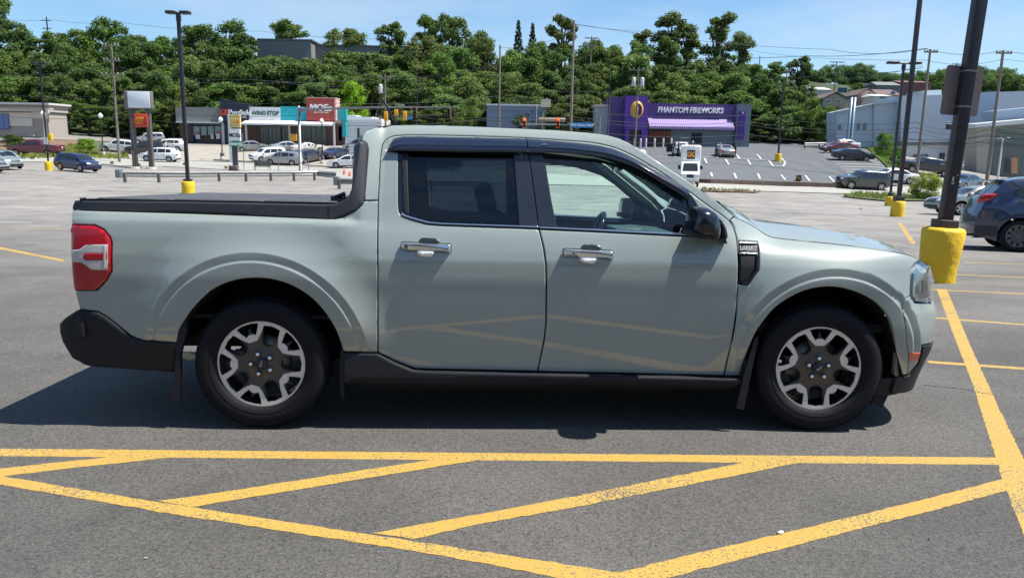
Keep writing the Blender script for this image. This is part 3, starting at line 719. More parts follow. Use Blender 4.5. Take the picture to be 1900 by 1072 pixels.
# ================================================================ buildings
def xz(px, py, d): p = P(px, py, d); return p.x, p.z
def bxp(b, px0, py0, px1, py1, d, t=.3, ch=0):
    """front rectangle given in picture terms at distance d, built back to d+t"""
    ym = (py0+py1)/2; x0 = P(px0, ym, d).x; x1 = P(px1, ym, d).x; xm = (px0+px1)/2; z1 = P(xm, py0, d).z; z0 = P(xm, py1, d).z
    return b.box((x0, d, z0), (x1, d+t, z1), None, ch)
def bpart(name, rects, m, parent, t=.3):
    b = MB()
    for r in rects: bxp(b, *r[:5], r[5] if len(r) > 5 else t)
    return b.build(name, m, parent)
def M(n, c, r=.8, **k): return mat(n, c, rough=r, **k)
def btext(s, px, py, size_px, d, m, parent, name='sign_text', bold=.01, shear=0, sx=1, rz=0, depth=.05):
    p = P(px, py, d); sz = size_px*d/1450
    return text_mesh(name, s, sz, m, parent, p, Matrix.Rotation(rz, 3, 'Z') @ Matrix.Rotation(R(90), 3, 'X'), depth, bold*sz, shear, sx=sx)
def win(parent, r, d, mull=0, frame=None, glassm=None, name='window'):
    w = bpart(name, [(r[0], r[1], r[2], r[3], d, .06)], frame or M('win_frame', (.03, .035, .05), .5), parent)
    n = mull+1; gs = []
    for i in range(n):
        a = r[0]+(r[2]-r[0])*i/n+.6; b = r[0]+(r[2]-r[0])*(i+1)/n-.6; gs.append((a, r[1]+.7, b, r[3]-.7, d-.03, .04))
    bpart('pane', gs, glassm or M('win_glass', (.05, .07, .085), .08, spec=.8), w)
    return w
gw = M('win_glass', (.05, .07, .085), .08, spec=.8)
# the cream store on the left
b = empty('cream_store', ZD(40, 118), 0, 'cream and taupe single storey store behind the red pickup, far left', 'store')
def root0(b, name, rects, m, t=.3): 
    o = bpart(name, rects, m, None, t); o.parent = b; o.matrix_parent_inverse = Matrix.Translation(-b.location); return o
def adopt(b):
    for o in [o for o in b.children]:
        o.matrix_parent_inverse = Matrix.Translation(-b.location)
CREAM = M('cream_stucco', (.62, .57, .47), var=.08, scale=.5); TAUPE = M('taupe_stucco', (.34, .30, .27), var=.08, scale=.5)
bpart('wall', [(-110, 206, 90, 256, 118, 5)], TAUPE, b); bpart('stucco_panel', [(-110, 208, 59, 233, 117.8, .2), (58, 208, 90, 221, 117.8, .2)], CREAM, b)
bpart('fascia', [(-110, 199, 92, 206, 117.2, 1), (-110, 193, 91, 206, 118.1, 5)], M('fascia_tan', (.42, .38, .33)), b); bpart('roof_edge', [(-110, 189.5, 90, 193, 117.4, 6)], M('roof_edge', (.55, .54, .52)), b)
win(b, (-20, 211, 16, 240), 117.6, 3, M('blue_frame', (.02, .04, .16), .4), M('blue_glass', (.10, .17, .35), .1)); bpart('kerb_stop', [(50, 250, 62, 252.5, 116, .3), (70, 250, 84, 252.5, 116, .3)], CONC, b)
bpart('wall_lamp', [(86, 203, 90, 210, 117, .3), (18, 218, 19.5, 222, 117.3, .3)], M('lamp_white', (.7, .7, .7)), b)
adopt(b)
# the shopping plaza
b = empty('shop_plaza', ZD(520, 126), 0, 'single storey shop row with navy, white, turquoise and red sign towers', 'shops')
NAVY = M('navy_panel', (.012, .018, .045), .45); BRICK = M('dark_brick', (.10, .06, .05), var=.35, scale=6); WHITE = M('white_metal', (.72, .73, .74), .5); GREY = M('grey_fascia', (.20, .21, .20), .6)
bpart('wall', [(334, 229, 412, 272, 127, 18), (412, 228, 640, 272, 127, 18)], BRICK, b)
bpart('grey_fascia', [(326, 199, 408, 226, 126.2, 1), (326, 200, 408, 229, 127.2, 17)], GREY, b); bpart('eave_strip', [(326, 226, 408, 228.6, 125.6, 2)], M('eave', (.5, .55, .55)), b)
bpart('navy_surround', [(354, 229.5, 412, 233, 126.6, .5), (354, 264, 412, 269, 126.6, .5), (354, 229.5, 359.5, 269, 126.6, .4), (411.5, 229, 424, 271, 126.5, .6)], NAVY, b)
for i in range(4): win(b, (359+i*13.1, 234, 371+i*13.1, 252), 126.5, 0, NAVY, M('pale_glass', (.17, .24, .23), .15))
[bpart('poster', [r_], M('poster_white', (.5, .5, .52)), b) for r_ in ((363, 250, 371, 258, 126.3, .1), (391, 250, 396, 258, 126.3, .1), (401, 248, 408, 258, 126.3, .1))]; bpart('red_poster', [(362, 246.5, 370, 250, 126.25, .1), (401, 245, 409, 248, 126.25, .1)], M('poster_red', (.4, .05, .05)), b)
tw = MB(); q = [xz(408, 183.5, 125.6), xz(461, 194, 125.6), xz(461, 226, 125.6), xz(408, 226, 125.6)]; tw.prism(q[::-1], 125.6, 128); o = tw.build('sign_tower', NAVY, b)
o2 = btext('Penfield', 445, 209.5, 13.5, 125.5, M('sign_white', (.85, .85, .85)), o, bold=.012); btext('DENTAL', 450, 217.5, 4, 125.5, MATS['sign_white'], o)
bpart('tower_logo', [(408.5, 203, 421, 214, 125.5, .1)], M('logo_red', (.55, .08, .05)), o); btext('P', 414, 208.5, 9, 125.4, M('logo_dark', (.05, .03, .03)), o, 'logo_letter')
ws_ = bpart('white_sign_band', [(462, 199, 520, 223.5, 126, 1)], WHITE, b); btext('WING·STOP', 491.5, 211, 11, 125.9, M('sign_teal', (.012, .10, .10)), ws_, bold=.02, sx=.82, shear=.15)
TEAL = M('turquoise_panel', (.012, .38, .44), .5); bpart('turquoise_panel', [(520, 198, 568.5, 223.5, 126.05, 1)], TEAL, b); bpart('turquoise_panel', [(622, 198.5, 642.5, 223, 126.3, 1), (635, 222, 642, 254, 126.4, 1)], TEAL, b)
tr_ = bpart('red_tower', [(568.5, 182, 622, 224, 125.4, 3)], M('brick_red_panel', (.42, .065, .055), .55), b); btext('MOEs', 595, 200.5, 16, 125.3, MATS['sign_white'], tr_, bold=.03); btext('SOUTHWEST GRILL', 596, 209, 3.2, 125.3, MATS['sign_white'], tr_)
bpart('tower_trim', [(568, 181, 623, 182.5, 125.3, 3.2), (620.5, 182, 623, 224, 125.35, 3)], M('trim_pale', (.6, .35, .33)), b)
cn = MB(); 
for (x0, x1) in ((457, 621),):
    a0, a1 = P(x0, 224.5, 126).x, P(x1, 224.5, 126).x; zt_, zb_ = P(540, 224, 126).z, P(540, 233, 124).z
    cn.add([(a0, 126, zt_), (a1, 126, zt_), (a1, 123.6, zb_+.25), (a0, 123.6, zb_+.25), (a0, 126, zt_-.25), (a1, 126, zt_-.25), (a1, 123.6, zb_), (a0, 123.6, zb_)], [(0, 3, 2, 1), (4, 5, 6, 7), (3, 7, 6, 2), (0, 4, 7, 3), (1, 2, 6, 5)])
cn.build('canopy', WHITE, b)
for r in ((484, 234, 498, 268), (498.5, 234, 521, 270), (524, 234, 536, 268), (561, 234, 577, 270), (577.5, 234, 606, 268)): win(b, (r[0], r[1], r[2], r[3]), 126.85, 2, M('shop_frame', (.02, .022, .03), .4), gw)
bpart('column', [(411, 228, 416, 272, 126.2, .5), (455, 228, 458, 272, 124, .3), (535, 233, 539, 271, 126.7, .3), (618, 227, 621, 272, 124, .3)], M('pale_column', (.5, .5, .52)), b)
sw_ = bpart('side_wing', [(640, 220, 708, 272, 127.2, 18), (622, 224, 641, 272, 127.1, 1)], M('white_siding', (.70, .72, .74), .6), b)
bpart('siding_groove', [(643, y, 708, y+.5, 127.12, .1) for y in (224, 229, 234, 239, 244, 249, 254)], M('groove', (.4, .42, .45)), sw_); bpart('door', [(628.5, 235, 634, 262, 127.0, .1), (663, 238, 667, 262, 127.1, .1)], M('door_dark', (.04, .05, .06)), b)
bpart('roof_slab', [(636, 213.5, 660, 217, 127.4, 12), (636, 216.5, 690, 220.5, 127.3, 15)], WHITE, b)
adopt(b)
# grey building on top of the hill
b = empty('hilltop_building', ZD(620, 186), 0, 'long plain grey building half hidden by trees on the hilltop', 'building')
bpart('wall', [(478, 74, 578, 160, 184, 20), (578, 86, 800, 160, 188, 20)], M('hill_grey', (.20, .20, .205), var=.06), b); bpart('parapet', [(477, 72.5, 579, 75, 183.8, 20), (578, 84.5, 801, 87, 187.8, 20)], M('hill_cap', (.12, .12, .125)), b)
bpart('roof_unit', [(634, 82, 645, 86, 189, 3)], M('unit_grey', (.3, .3, .3)), b); bpart('wall_vent', [(640, 93, 643, 95, 187.9, .1)], M('vent_dark', (.05, .05, .05)), b); adopt(b)
# blue-grey building and small neighbour in the middle distance
b = empty('slate_building', ZD(950, 128), 0, 'low slate blue building above the truck roof left of the tallest pole', 'building')
bpart('wall', [(903, 196, 1012, 262, 128, 15)], M('slate_wall', (.17, .22, .30)), b); bpart('roof_edge', [(902, 193.5, 1013, 196.5, 127.8, 15.4)], M('pale_edge', (.55, .56, .58)), b); bpart('sign_board', [(1004, 184, 1022, 199, 127.4, .3)], M('board_cream', (.6, .5, .42)), b); bpart('downpipe', [(995, 196, 996.5, 232, 127.7, .2)], WHITE, b); adopt(b)
b = empty('grey_annex', ZD(1118, 124), 0, 'pale grey block attached left of the purple store', 'building')
bpart('wall', [(1106, 198, 1136, 262, 122.6, 14)], M('annex_grey', (.36, .40, .44)), b); bpart('roof_edge', [(1104, 194, 1136, 198, 122.4, 14)], M('annex_edge', (.5, .42, .38)), b); adopt(b)
# the purple store
PUR = M('purple_wall', (.070, .036, .17), .5, var=.05); PUR2 = M('purple_tower', (.105, .035, .30), .5); GRYB = M('blue_grey_wall', (.13, .16, .21), .7)
b = empty('purple_store', ZD(1260, 120), 0, 'purple fireworks store with square tower and lilac awning', 'store')
bpart('wall', [(1200, 193, 1366, 274, 120.5, 18)], M('store_grey', (.21, .24, .27), .7), b); bpart('sign_band', [(1200, 193, 1366, 224, 120.2, .4)], PUR, b)
bpart('tower', [(1134, 180, 1162, 276, 120.6, 14)], PUR, b); bpart('tower_front', [(1160, 178, 1202, 241, 119.0, 6), (1160, 241, 1167, 276, 119.0, 5), (1190, 241, 1202, 276, 119.0, 5)], PUR2, b)
bpart('entrance', [(1167, 241, 1190, 275, 119.8, .4)], M('entry_glass', (.05, .05, .07), .1), b)
bpart('end_wall', [(1366, 193, 1392, 274, 119.4, 16)], GRYB, b); bpart('inset_panel', [(1370, 207, 1382, 258, 119.25, .2)], M('inset_purple', (.08, .025, .24)), b); bpart('wall_lamp', [(1377.5, 208.5, 1380, 210.5, 118.9, .3)], MATS['sign_white'], b)
tx = btext('PHANTOM FIREWORKS', 1281, 205.3, 13.4, 120.05, MATS['sign_white'], b, 'sign_text', .032, .14, .84, depth=.12)
aw = MB(); x0, x1 = P(1204, 230, 119).x, P(1361, 230, 119).x; n = 44; zt_, zb_ = P(1284, 221.5, 120.1).z, P(1284, 240, 118.2).z; vs = []; fs = []
for i in range(n*2+1):
    x = x0+(x1-x0)*i/(n*2); k = .05 if i % 2 else 0; vs += [(x, 120.15, zt_+k*.3), (x, 118.5-k, zb_+.35), (x, 118.5-k, zb_)]
for i in range(n*2):
    for k in range(2): fs.append((i*3+k, i*3+k+1, i*3+k+4, i*3+k+3))
aw.add(vs, fs); awo = aw.build('awning', M('lilac_awning', (.26, .185, .40), .6), b); so = awo.modifiers.new('solidify', 'SOLIDIFY'); so.thickness = .06
bpart('red_doors', [(1204, 241, 1244, 275, 120.3, .2)], M('door_frame_dark', (.05, .035, .04), .5), b); bpart('door_poster', [(1205+i*8, 244, 1211.5+i*8, 256, 120.2, .1) for i in range(5)], M('poster_rust', (.30, .09, .06)), b)
bpart('wall_graphic', [(1283, 247, 1302, 272, 120.4, .1)], M('graphic_dark', (.03, .04, .06)), b); bpart('wall_lettering', [(1262, 255, 1278, 256.6, 120.4, .05)], MATS['sign_white'], b)
lg = MB(); pc = P(1182, 204, 118.9); rr = 12.0*119/1450
lg.lathe([(0, 0), (rr*1.0, 0), (rr*1.05, .12), (rr*1.05, .25)], 32, Matrix.Translation(pc) @ Matrix.Rotation(R(90), 4, 'X') @ Matrix.Diagonal((.95, 1.25, -1, 1)))
lgo = lg.build('round_sign', M('sign_gold', (.62, .36, .05), .45), b)
lg = MB(); pts = [(rr*.75*math.cos(a)*.95, rr*.75*math.sin(a)*1.25) for a in [i*math.pi/10-1.2 for i in range(11)]]+[(rr*.2*math.cos(a), rr*.5*math.sin(a)) for a in [2-i*.35 for i in range(10)]]
lg.prism([(pc.x+p[0], pc.z+p[1]) for p in pts], 118.55, 118.62); lg.build('sign_crescent', M('sign_plum', (.10, .02, .12)), lgo)
adopt(b)
cc = MB(); 
for i, px in enumerate((1177, 1188, 1198, 1214, 1230, 1245)):
    p = ZD(px, 116); h = (274-255)*116/1450*.95; q = MB(); q.lathe([(.14, 0), (.14, h-.05), (.11, h), (0, h+.03)], 12); o = q.build('bollard', M('bollard_concrete', (.45, .43, .40)), None, ['first', 'second', 'third', 'fourth', 'fifth', 'sixth'][i]+' concrete post from the left in the row before the purple store', 'bollard', 'bollards at the purple store'); o.location = p
# white warehouse on the right
WB = M('warehouse_white', (.40, .46, .53), .7, var=.05, scale=.4); WB2 = M('warehouse_blue_shade', (.30, .39, .50), .7)  # bluish shade painted into the white walls, deeper in the second material
b = empty('white_warehouse', ZD(1690, 122), 0, 'large white warehouse of stepped blocks behind the light poles', 'warehouse')
def pbox(name, quad, d, t, m, parent):
    q = MB(); q.prism([xz(*p, d) for p in quad][::-1], d, d+t); return q.build(name, m, parent)
w1 = pbox('gable_wing', [(1553, 208), (1622, 193), (1622, 275), (1553, 275)], 120, 4, WB, b); w2 = pbox('middle_wing', [(1622, 193), (1674, 191), (1674, 290), (1622, 280)], 119.6, 4, WB, b)
pbox('eave_strip', [(1552, 207), (1622, 192), (1674, 190), (1674, 191.5), (1622, 194), (1552, 209.5)], 119.3, 1, M('eave_blue_grey', (.3, .34, .38)), b)  # eave strip a little darker than the walls
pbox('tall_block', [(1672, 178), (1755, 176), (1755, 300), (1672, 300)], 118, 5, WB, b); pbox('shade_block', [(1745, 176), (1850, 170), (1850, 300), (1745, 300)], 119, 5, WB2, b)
pbox('roof_block', [(1718, 168), (1747, 167), (1747, 178), (1718, 178)], 122, 6, WHITE, b); pbox('upper_block', [(1820, 172), (1990, 166), (1990, 230), (1820, 230)], 126, 5, WB, b)
pbox('base_storey', [(1672, 270), (1810, 268), (1810, 345), (1672, 345)], 116.5, 4, M('base_white', (.6, .62, .64)), b)
pbox('base_cap', [(1672, 264), (1810, 262), (1810, 268), (1672, 270)], 116.2, 4.4, M('cap_dark', (.16, .17, .18)), b)
for px in (1556, 1580, 1591, 1603): win(b, (px, 229 if px > 1560 else 232, px+5, 241), 119.8, 0, M('frame_grey', (.2, .22, .25)), gw)
for r in ((1694, 287, 1701, 306), (1703, 287, 1712, 308), (1714, 287, 1722, 308), (1743, 284, 1753, 297), (1785, 212, 1800, 226), (1790, 256, 1806, 268)): win(b, r, 116.3 if r[1] > 270 else 118.8, 1, MATS['frame_grey'], gw)
pbox('glass_hall', [(1812, 234), (2000, 218), (2000, 345), (1812, 345)], 108, 3, M('tan_cladding', (.36, .34, .30)), b)
pbox('hall_fascia', [(1810, 230), (2000, 213), (2000, 220), (1810, 238)], 107, 4, M('fascia_light', (.55, .57, .58)), b)
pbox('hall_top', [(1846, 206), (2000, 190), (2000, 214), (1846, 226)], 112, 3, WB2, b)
win(b, (1845, 236, 1990, 335), 107.8, 14, M('mullion_tan', (.30, .30, .26)), M('olive_glass', (.10, .13, .12), .15))
pbox('wood_panel', [(1877, 293), (1888, 293), (1888, 322), (1877, 322)], 106.8, .2, M('wood_orange', (.42, .22, .12)), b)
adopt(b)
for i, px in enumerate((1571, 1577)):
    q = MB(); p = ZD(px, 114); h = P(px, 181, 114).z-p.z; q.lathe([(.22, 0), (.22, h), (0, h)], 14); o = q.build('vent_stack', M('stack_blue', (.20, .28, .36), .4, metal=.3), None, ['left of the two blue-grey stacks before the white warehouse', 'right of the two blue-grey stacks before the white warehouse'][i], 'stack'); o.location = p
# houses on the right hillside
def house(px0, px1, py_eave, py_base, py_ridge, d, wallm, roofm, label, gable=True, wins=(), t=8):
    b = empty('house', P((px0+px1)/2, py_base, d), 0, label, 'house'); bpart('wall', [(px0, py_eave, px1, py_base+14, d, t)], wallm, b)
    x0, z0 = xz(px0-1, py_eave, d); x1 = P(px1+1, py_eave, d).x; zr = P((px0+px1)/2, py_ridge, d).z; xm = (x0+x1)/2; q = MB()
    if gable:
        q.prism([(x0, z0), (x1, z0), (xm, zr-.15)][::-1], d+.02, d+t); gb = q.build('gable', wallm, b); q = MB()
        for a, c in ((x0, xm), (xm, x1)):
            za, zc_ = (z0, zr) if a == x0 else (zr, z0); q.add([(a, d-.3, za), (c, d-.3, zc_), (c, d+t, zc_), (a, d+t, za), (a, d-.3, za+.18), (c, d-.3, zc_+.18), (c, d+t, zc_+.18), (a, d+t, za+.18)], [(0, 1, 2, 3), (4, 5, 6, 7), (0, 4, 5, 1), (3, 2, 6, 7), (0, 3, 7, 4), (1, 5, 6, 2)])
    else:
        q.add([(x0, d-.3, z0), (x1, d-.3, z0), (x1-.5, d+t/2, zr), (x0+.5, d+t/2, zr), (x0, d+t, z0), (x1, d+t, z0)], [(0, 1, 2, 3), (3, 2, 5, 4), (0, 3, 4), (1, 5, 2), (0, 4, 5, 1)])
    q.build('roof', roofm, b)
    for r in wins: win(b, r, d-.05, 0, MATS['sign_white'], gw)
    adopt(b); return b
BG = M('house_beige', (.40, .33, .25)); PK = M('house_pink_brick', (.42, .28, .23)); RF = M('roof_brown', (.13, .09, .085)); RG = M('roof_grey', (.16, .17, .18))
house(1526, 1574, 184, 202, 172, 160, BG, RF, 'beige gabled house with two windows left above the warehouse', True, ((1532, 185, 1541, 192), (1552, 185, 1561, 192)))
house(1590, 1628, 178, 200, 165, 168, PK, RF, 'pink brick gabled house left of the small white house', True, ((1609, 171, 1618, 178), (1601, 184, 1607, 192)))
house(1628, 1672, 176, 200, 164, 172, PK, RF, 'long pink brick house behind the small white house', False, ((1652, 169, 1662, 176),))
house(1621, 1654, 178, 200, 173, 162, M('house_white', (.62, .66, .68)), WHITE, 'small white flat roofed house between the pink houses', False, ((1632, 179, 1647, 184),))
house(1626, 1672, 158, 178, 150, 205, RG, RG, 'grey building at the top behind the pink houses', False)
house(1668, 1726, 153, 176, 148, 208, M('house_brick', (.22, .11, .09)), M('roof_redbrown', (.14, .07, .06)), 'long dark brick building behind the pole crossarms', False)
house(1500, 1542, 166, 185, 160, 195, M('house_cream', (.5, .48, .45)), WHITE, 'white roofed low building left of the blue billboard', False)
house(1392, 1432, 158, 178, 152, 178, M('house_tan', (.35, .25, .18)), M('roof_tan', (.30, .18, .13)), 'tan roofed house glimpsed between trees right of the tall skyline trees', False)
house(1330, 1352, 150, 166, 146, 180, BG, M('roof_tan', (.3, .18, .13)), 'small roof glimpsed between the open skyline trees', False)
house(82, 100, 92, 104, 88, 188, M('roof_tan', (.3, .18, .13)), M('roof_orange', (.40, .16, .10)), 'orange roofed house glimpsed through the trees far left', False)
q = MB(); bxp(q, 1556, 163, 1572, 172, 185, .4); q.build('billboard', M('billboard_blue', (.03, .08, .16)), None, 'small dark blue billboard above the beige house', 'billboard')
# storefront across the car park behind the camera: seen only as the reflection in the truck's paint and glass
b = empty('reflected_storefront', (0, -24, SL*24), 0, 'dark brick storefront with ribbed awning, reflected in the truck windows', 'store')
q = MB(); q.box((-45, -34, .4), (45, -24, 6.6)); q.build('wall', M('store_brick', (.13, .09, .075), var=.3, scale=2), b)
q = MB(); q.box((-45.3, -34, 6.6), (45.3, -23.6, 7.4)); q.build('parapet', M('store_parapet', (.30, .28, .26)), b)
for i in range(14):
    x = -42+i*6.2; q = MB(); q.box((x, -24, 1.2), (x+4.6, -23.9, 4.0)); q.build('window', gw, b)
    q = MB(); q.add([(x-.2, -24, 5.0), (x+4.8, -24, 5.0), (x+4.8, -22.6, 4.1), (x-.2, -22.6, 4.1), (x-.2, -22.6, 3.8), (x+4.8, -22.6, 3.8)], [(0, 1, 2, 3), (3, 2, 5, 4)]); q.build('awning', M('awning_tan', (.32, .26, .18)), b)
adopt(b)
# ================================================================ poles, signs, signals, rails
DK = mat('pole_dark_bronze', (.018, .014, .020), rough=.45); WOOD = mat('pole_wood', (.19, .165, .14), rough=.9, var=.25, scale=3); STEEL = mat('galvanised_steel', (.20, .215, .22), rough=.45, metal=.5, var=.1, scale=5)
BASEY = mat('bollard_yellow', (.72, .46, .012), rough=.6, var=.10, scale=2.5, bump=.6, bscale=14)
def hgt(px, py, base): return P(px, py, base.y).z-base.z
def mast(px, py, pyt, r0, r1, m, name, label, cat, group=None, d=None, n=12, pxt=None):
    b = ZD(px, d) if d else GT(px, py); h = hgt(pxt or px, pyt, b); e = empty(name, b, 0, label, cat, group)
    MB().tube([(0, 0, -.2), (0, 0, h)], [r0, r1], n).build('pole', m, e); return e, h
def heads(e, h, span=1.1, dz=.0, L=.75):
    for s in (-1, 1): MB().cbox((s*(span-L*.5)-L*.5, -.22, h-.02+dz), (s*(span-L*.5)+L*.5, .22, h+.14+dz), .04).build('lamp_head', DK, e)
    MB().tube([(-span*.5, 0, h+.03), (span*.5, 0, h+.03)], .05).tube([(0, 0, h-.35), (0, 0, h-.05)], .13, 10).build('arm', DK, e)
def base_cyl(e, r0, r1, h, n=40, flat=1.0):
    prof = [(r0, -.1), (r0*.995+r1*.005, h*.25), ((r0+r1)/2, h*.5), (r1, h*.93), (r1-.02, h-.012), (r1-.06, h), (0, h)]
    rn = random.Random(3); q = MB(); q.lathe(prof, n)
    for v in q.v: 
        k = 1+.010*noise.noise(Vector((v.x*4, v.y*4, v.z*5))); v.x *= k; v.y *= k
        if v.z > h*.9: v.z += .012*noise.noise(Vector((v.x*9, v.y*9, 3)))
    return q.build('concrete_base', BASEY, e)
# the big sign pole beside the truck
b = G(1735.5, 527.5); b = Vector((b.x*1.031, b.y*1.031, 0)); b.z = Z(b.x, b.y)
e = empty('sign_pole', b, 0, 'thick dark square pole on a big yellow base with the back of a road sign', 'sign pole')
e.rotation_euler = (0, R(2.2), 0)
hb = .80; base_cyl(e, .25, .292, hb, 48)
H_ = hgt(1822, -40, b)
MB().cbox((-.135, -.135, hb-.01), (.135, .135, hb+.115), .008).build('base_collar', mat('collar_brown', (.035, .026, .024), rough=.5), e)
MB().cbox((-.078, -.078, hb+.1), (.078, .078, H_+1.5), .01).build('pole', DK, e)
zc1, zc0 = hgt(1790, 121, b), hgt(1785, 214, b); xo = 0
pl = [(xo-.268, zc0), (xo+.268, zc0), (xo+.268, zc1), (xo-.268, zc1)]
sp_ = MB(); sp_.prism(smooth_poly(pl, .045), .085, .089); sp_.build('sign_plate', mat('sign_back', (.20, .16, .145), rough=.5, metal=.1, var=.06), e)
zs = [hgt(1795, 132, b), hgt(1787, 198, b)]
for z in zs: MB().box((-.083, -.083, z-.011), (.083, .092, z+.011)).box((-.03, -.087, z-.008), (.03, -.083, z+.008)).build('strap', STEEL, e)
stk = MB(); zz = hgt(1771, 332, b); stk.box((-.035, -.0815, zz-.03), (-.01, -.0785, zz+.03)); stk.box((-.04, -.0815, zz-.07), (.0, -.0785, zz-.045)); stk.box((.02, -.0815, zz+.05), (.05, -.0785, zz+.06)); stk.build('sticker', mat('old_sticker', (.35, .36, .36)), e)
# thinner twin light poles further off
for px, py, pxt, pyt, w, lab, hh in ((1664, 403, 1714, -60, .17, 'dark light pole on the nearer of the two yellow bases left of the sign pole', .72), (1650, 383, 1688, 119, .13, 'dark twin headed light pole on the further yellow base', .62)):
    b = GT(px, py-1); h = P(pxt, pyt, b.y).z-b.z
    e = empty('light_pole', b, 0, lab, 'light pole'); base_cyl(e, .30, .30, hh, 24); MB().cbox((-w*1.1, -w*1.1, hh), (w*1.1, w*1.1, hh+.22), .01).build('base_collar', DK, e)
    MB().cbox((-w/2, -w/2, hh), (w/2, w/2, h), .01).build('pole', DK, e)
    if pyt > 0: heads(e, h, 1.05, 0, .7)
    else:
        MB().tube([(0, -.1, h-.6), (0, -.1, h-.55)], .1).build('junction', STEEL, e)
b = GT(350, 359); e = empty('light_pole', b, 0, 'tall dark twin headed light pole on a yellow base behind the truck bed', 'light pole'); h = hgt(329, 26, b)
base_cyl(e, .34, .34, .66, 28); MB().cbox((-.19, -.19, .66), (.19, .19, .78), .01).build('base_collar', DK, e); MB().cbox((-.085, -.085, .6), (.085, .085, h), .01).build('pole', DK, e); heads(e, h, .62, 0, .5)
b = GT(91, 316); e = empty('light_pole', b, 0, 'dark light pole with a small white notice beside the blue crossover', 'light pole'); h = hgt(72, 120, b)
base_cyl(e, .30, .30, .75, 24); MB().cbox((-.055, -.055, .7), (.055, .055, h), .01).build('pole', DK, e); heads(e, h, .6, 0, .4)
z1 = hgt(87, 255, b); z0 = hgt(87, 268, b); MB().box((-.19, -.14, z0), (.19, -.11, z1)).build('notice', mat('notice_white', (.6, .62, .6)), e)
b = GT(1443, 301); e = empty('light_pole', b, 0, 'thin light pole on a yellow base in the far car park', 'light pole'); h = hgt(1451, 150, b)
base_cyl(e, .36, .36, 1.0, 20); MB().cbox((-.09, -.09, .9), (.09, .09, h), .01).build('pole', DK, e)
q = MB(); q.cbox((-.25, -.25, -.1), (.25, .25, 1.0), .03); o = q.build('yellow_post', BASEY, None, 'short yellow guard post at the corner of the cream store', 'bollard'); o.location = ZD(94, 115)
# wooden utility poles
def upole(px, d, pyt, pyb, lab, r=.16, arms=((.3, 1.1),), m=WOOD, name='utility_pole', cans=0, pxt=None):
    b = ZD(px, d); h = hgt(pxt or px, pyt, b); e = empty(name, b, 0, lab, 'utility pole'); MB().tube([(0, 0, -.3), (0, 0, h)], [r, r*.65], 12).build('pole', m, e)
    for dz, L in arms:
        MB().box((-L, -.25, h-dz-.1), (L, -.12, h-dz+.06)).build('crossarm', m, e)
        for x in (-L*.92, -L*.5, L*.5, L*.92): MB().lathe([(.05, h-dz+.06), (.07, h-dz+.16), (.04, h-dz+.26), (0, h-dz+.28)], 8, Matrix.Translation((x, -.18, 0))).build('insulator', mat('insulator_grey', (.3, .32, .34), rough=.3), e)
    for k in range(cans): MB().lathe([(.25, h-2.6), (.28, h-2.5), (.28, h-1.5), (.2, h-1.35), (0, h-1.3)], 14, Matrix.Translation(((-.6 if k == 0 else .6), -.1, 0))).build('transformer', mat('transformer_grey', (.5, .52, .53), rough=.4), e)
    return e, h
UP = {}
UP['a'] = upole(222, 92, 82, 0, 'leaning wooden utility pole with cross arms left of the blank sign', .17, ((.2, 1.0), (1.8, .9), (3.4, 1.3)), pxt=210)
UP['b'] = upole(925, 100, 84, 0, 'bare wooden pole rising above the truck cab', .16, ())
UP['c'] = upole(1057, 88, 38, 0, 'tallest bare wooden pole above the truck roof', .18, ())
UP['d'] = upole(1092, 150, 68, 0, 'distant small pole with one cross arm right of the tallest pole', .16, ((.3, 1.2), (1.7, .9)))
UP['e'] = upole(1178, 116, 126, 0, 'utility pole with two transformer cans above the purple tower', .15, ((.3, 1.4),), cans=2)
UP['f'] = upole(1699, 84, 92, 0, 'wooden utility pole with short cross arm right of the light poles', .17, ((.25, .7),), pxt=1720)
UP['g'] = upole(1829, 82, 94, 0, 'wooden utility pole with forked top before the glass fronted hall', .19, ((.25, .8),), pxt=1860)
UP['h'] = upole(1545, 180, 114, 0, 'distant pole with stacked cross arms above the beige house', .16, ((.2, 1.6), (1.0, 1.2), (2.6, 1.0)))
UP['i'] = upole(1452, 150, 130, 0, 'thin pole beside the lone young tree', .13, ((.3, .7),))
UP['j'] = upole(716, 112, 138, 0, 'utility pole with a transformer behind the traffic signals', .15, ((.5, .9),), cans=1)
UP['k'] = upole(775, 104, 125, 0, 'thin dark pole behind the traffic signal arm', .09, (), DK)
UP['l'] = upole(95, 190, 32, 0, 'dark pole with cross arms on the skyline far left', .2, ((.8, 1.2), (2.6, 1.0)), DK)
UP['m'] = upole(1403, 170, 104, 0, 'thin bare pole against the sky right of the skyline trees', .12, (), DK)
UP['n'] = upole(1765, 190, 117, 0, 'far pole peeking out left of the sign plate', .18, ((.3, 1.2),), DK)
UP['o'] = upole(1126, 108, 120, 0, 'thin dark pole left of the purple store', .07, (), DK)
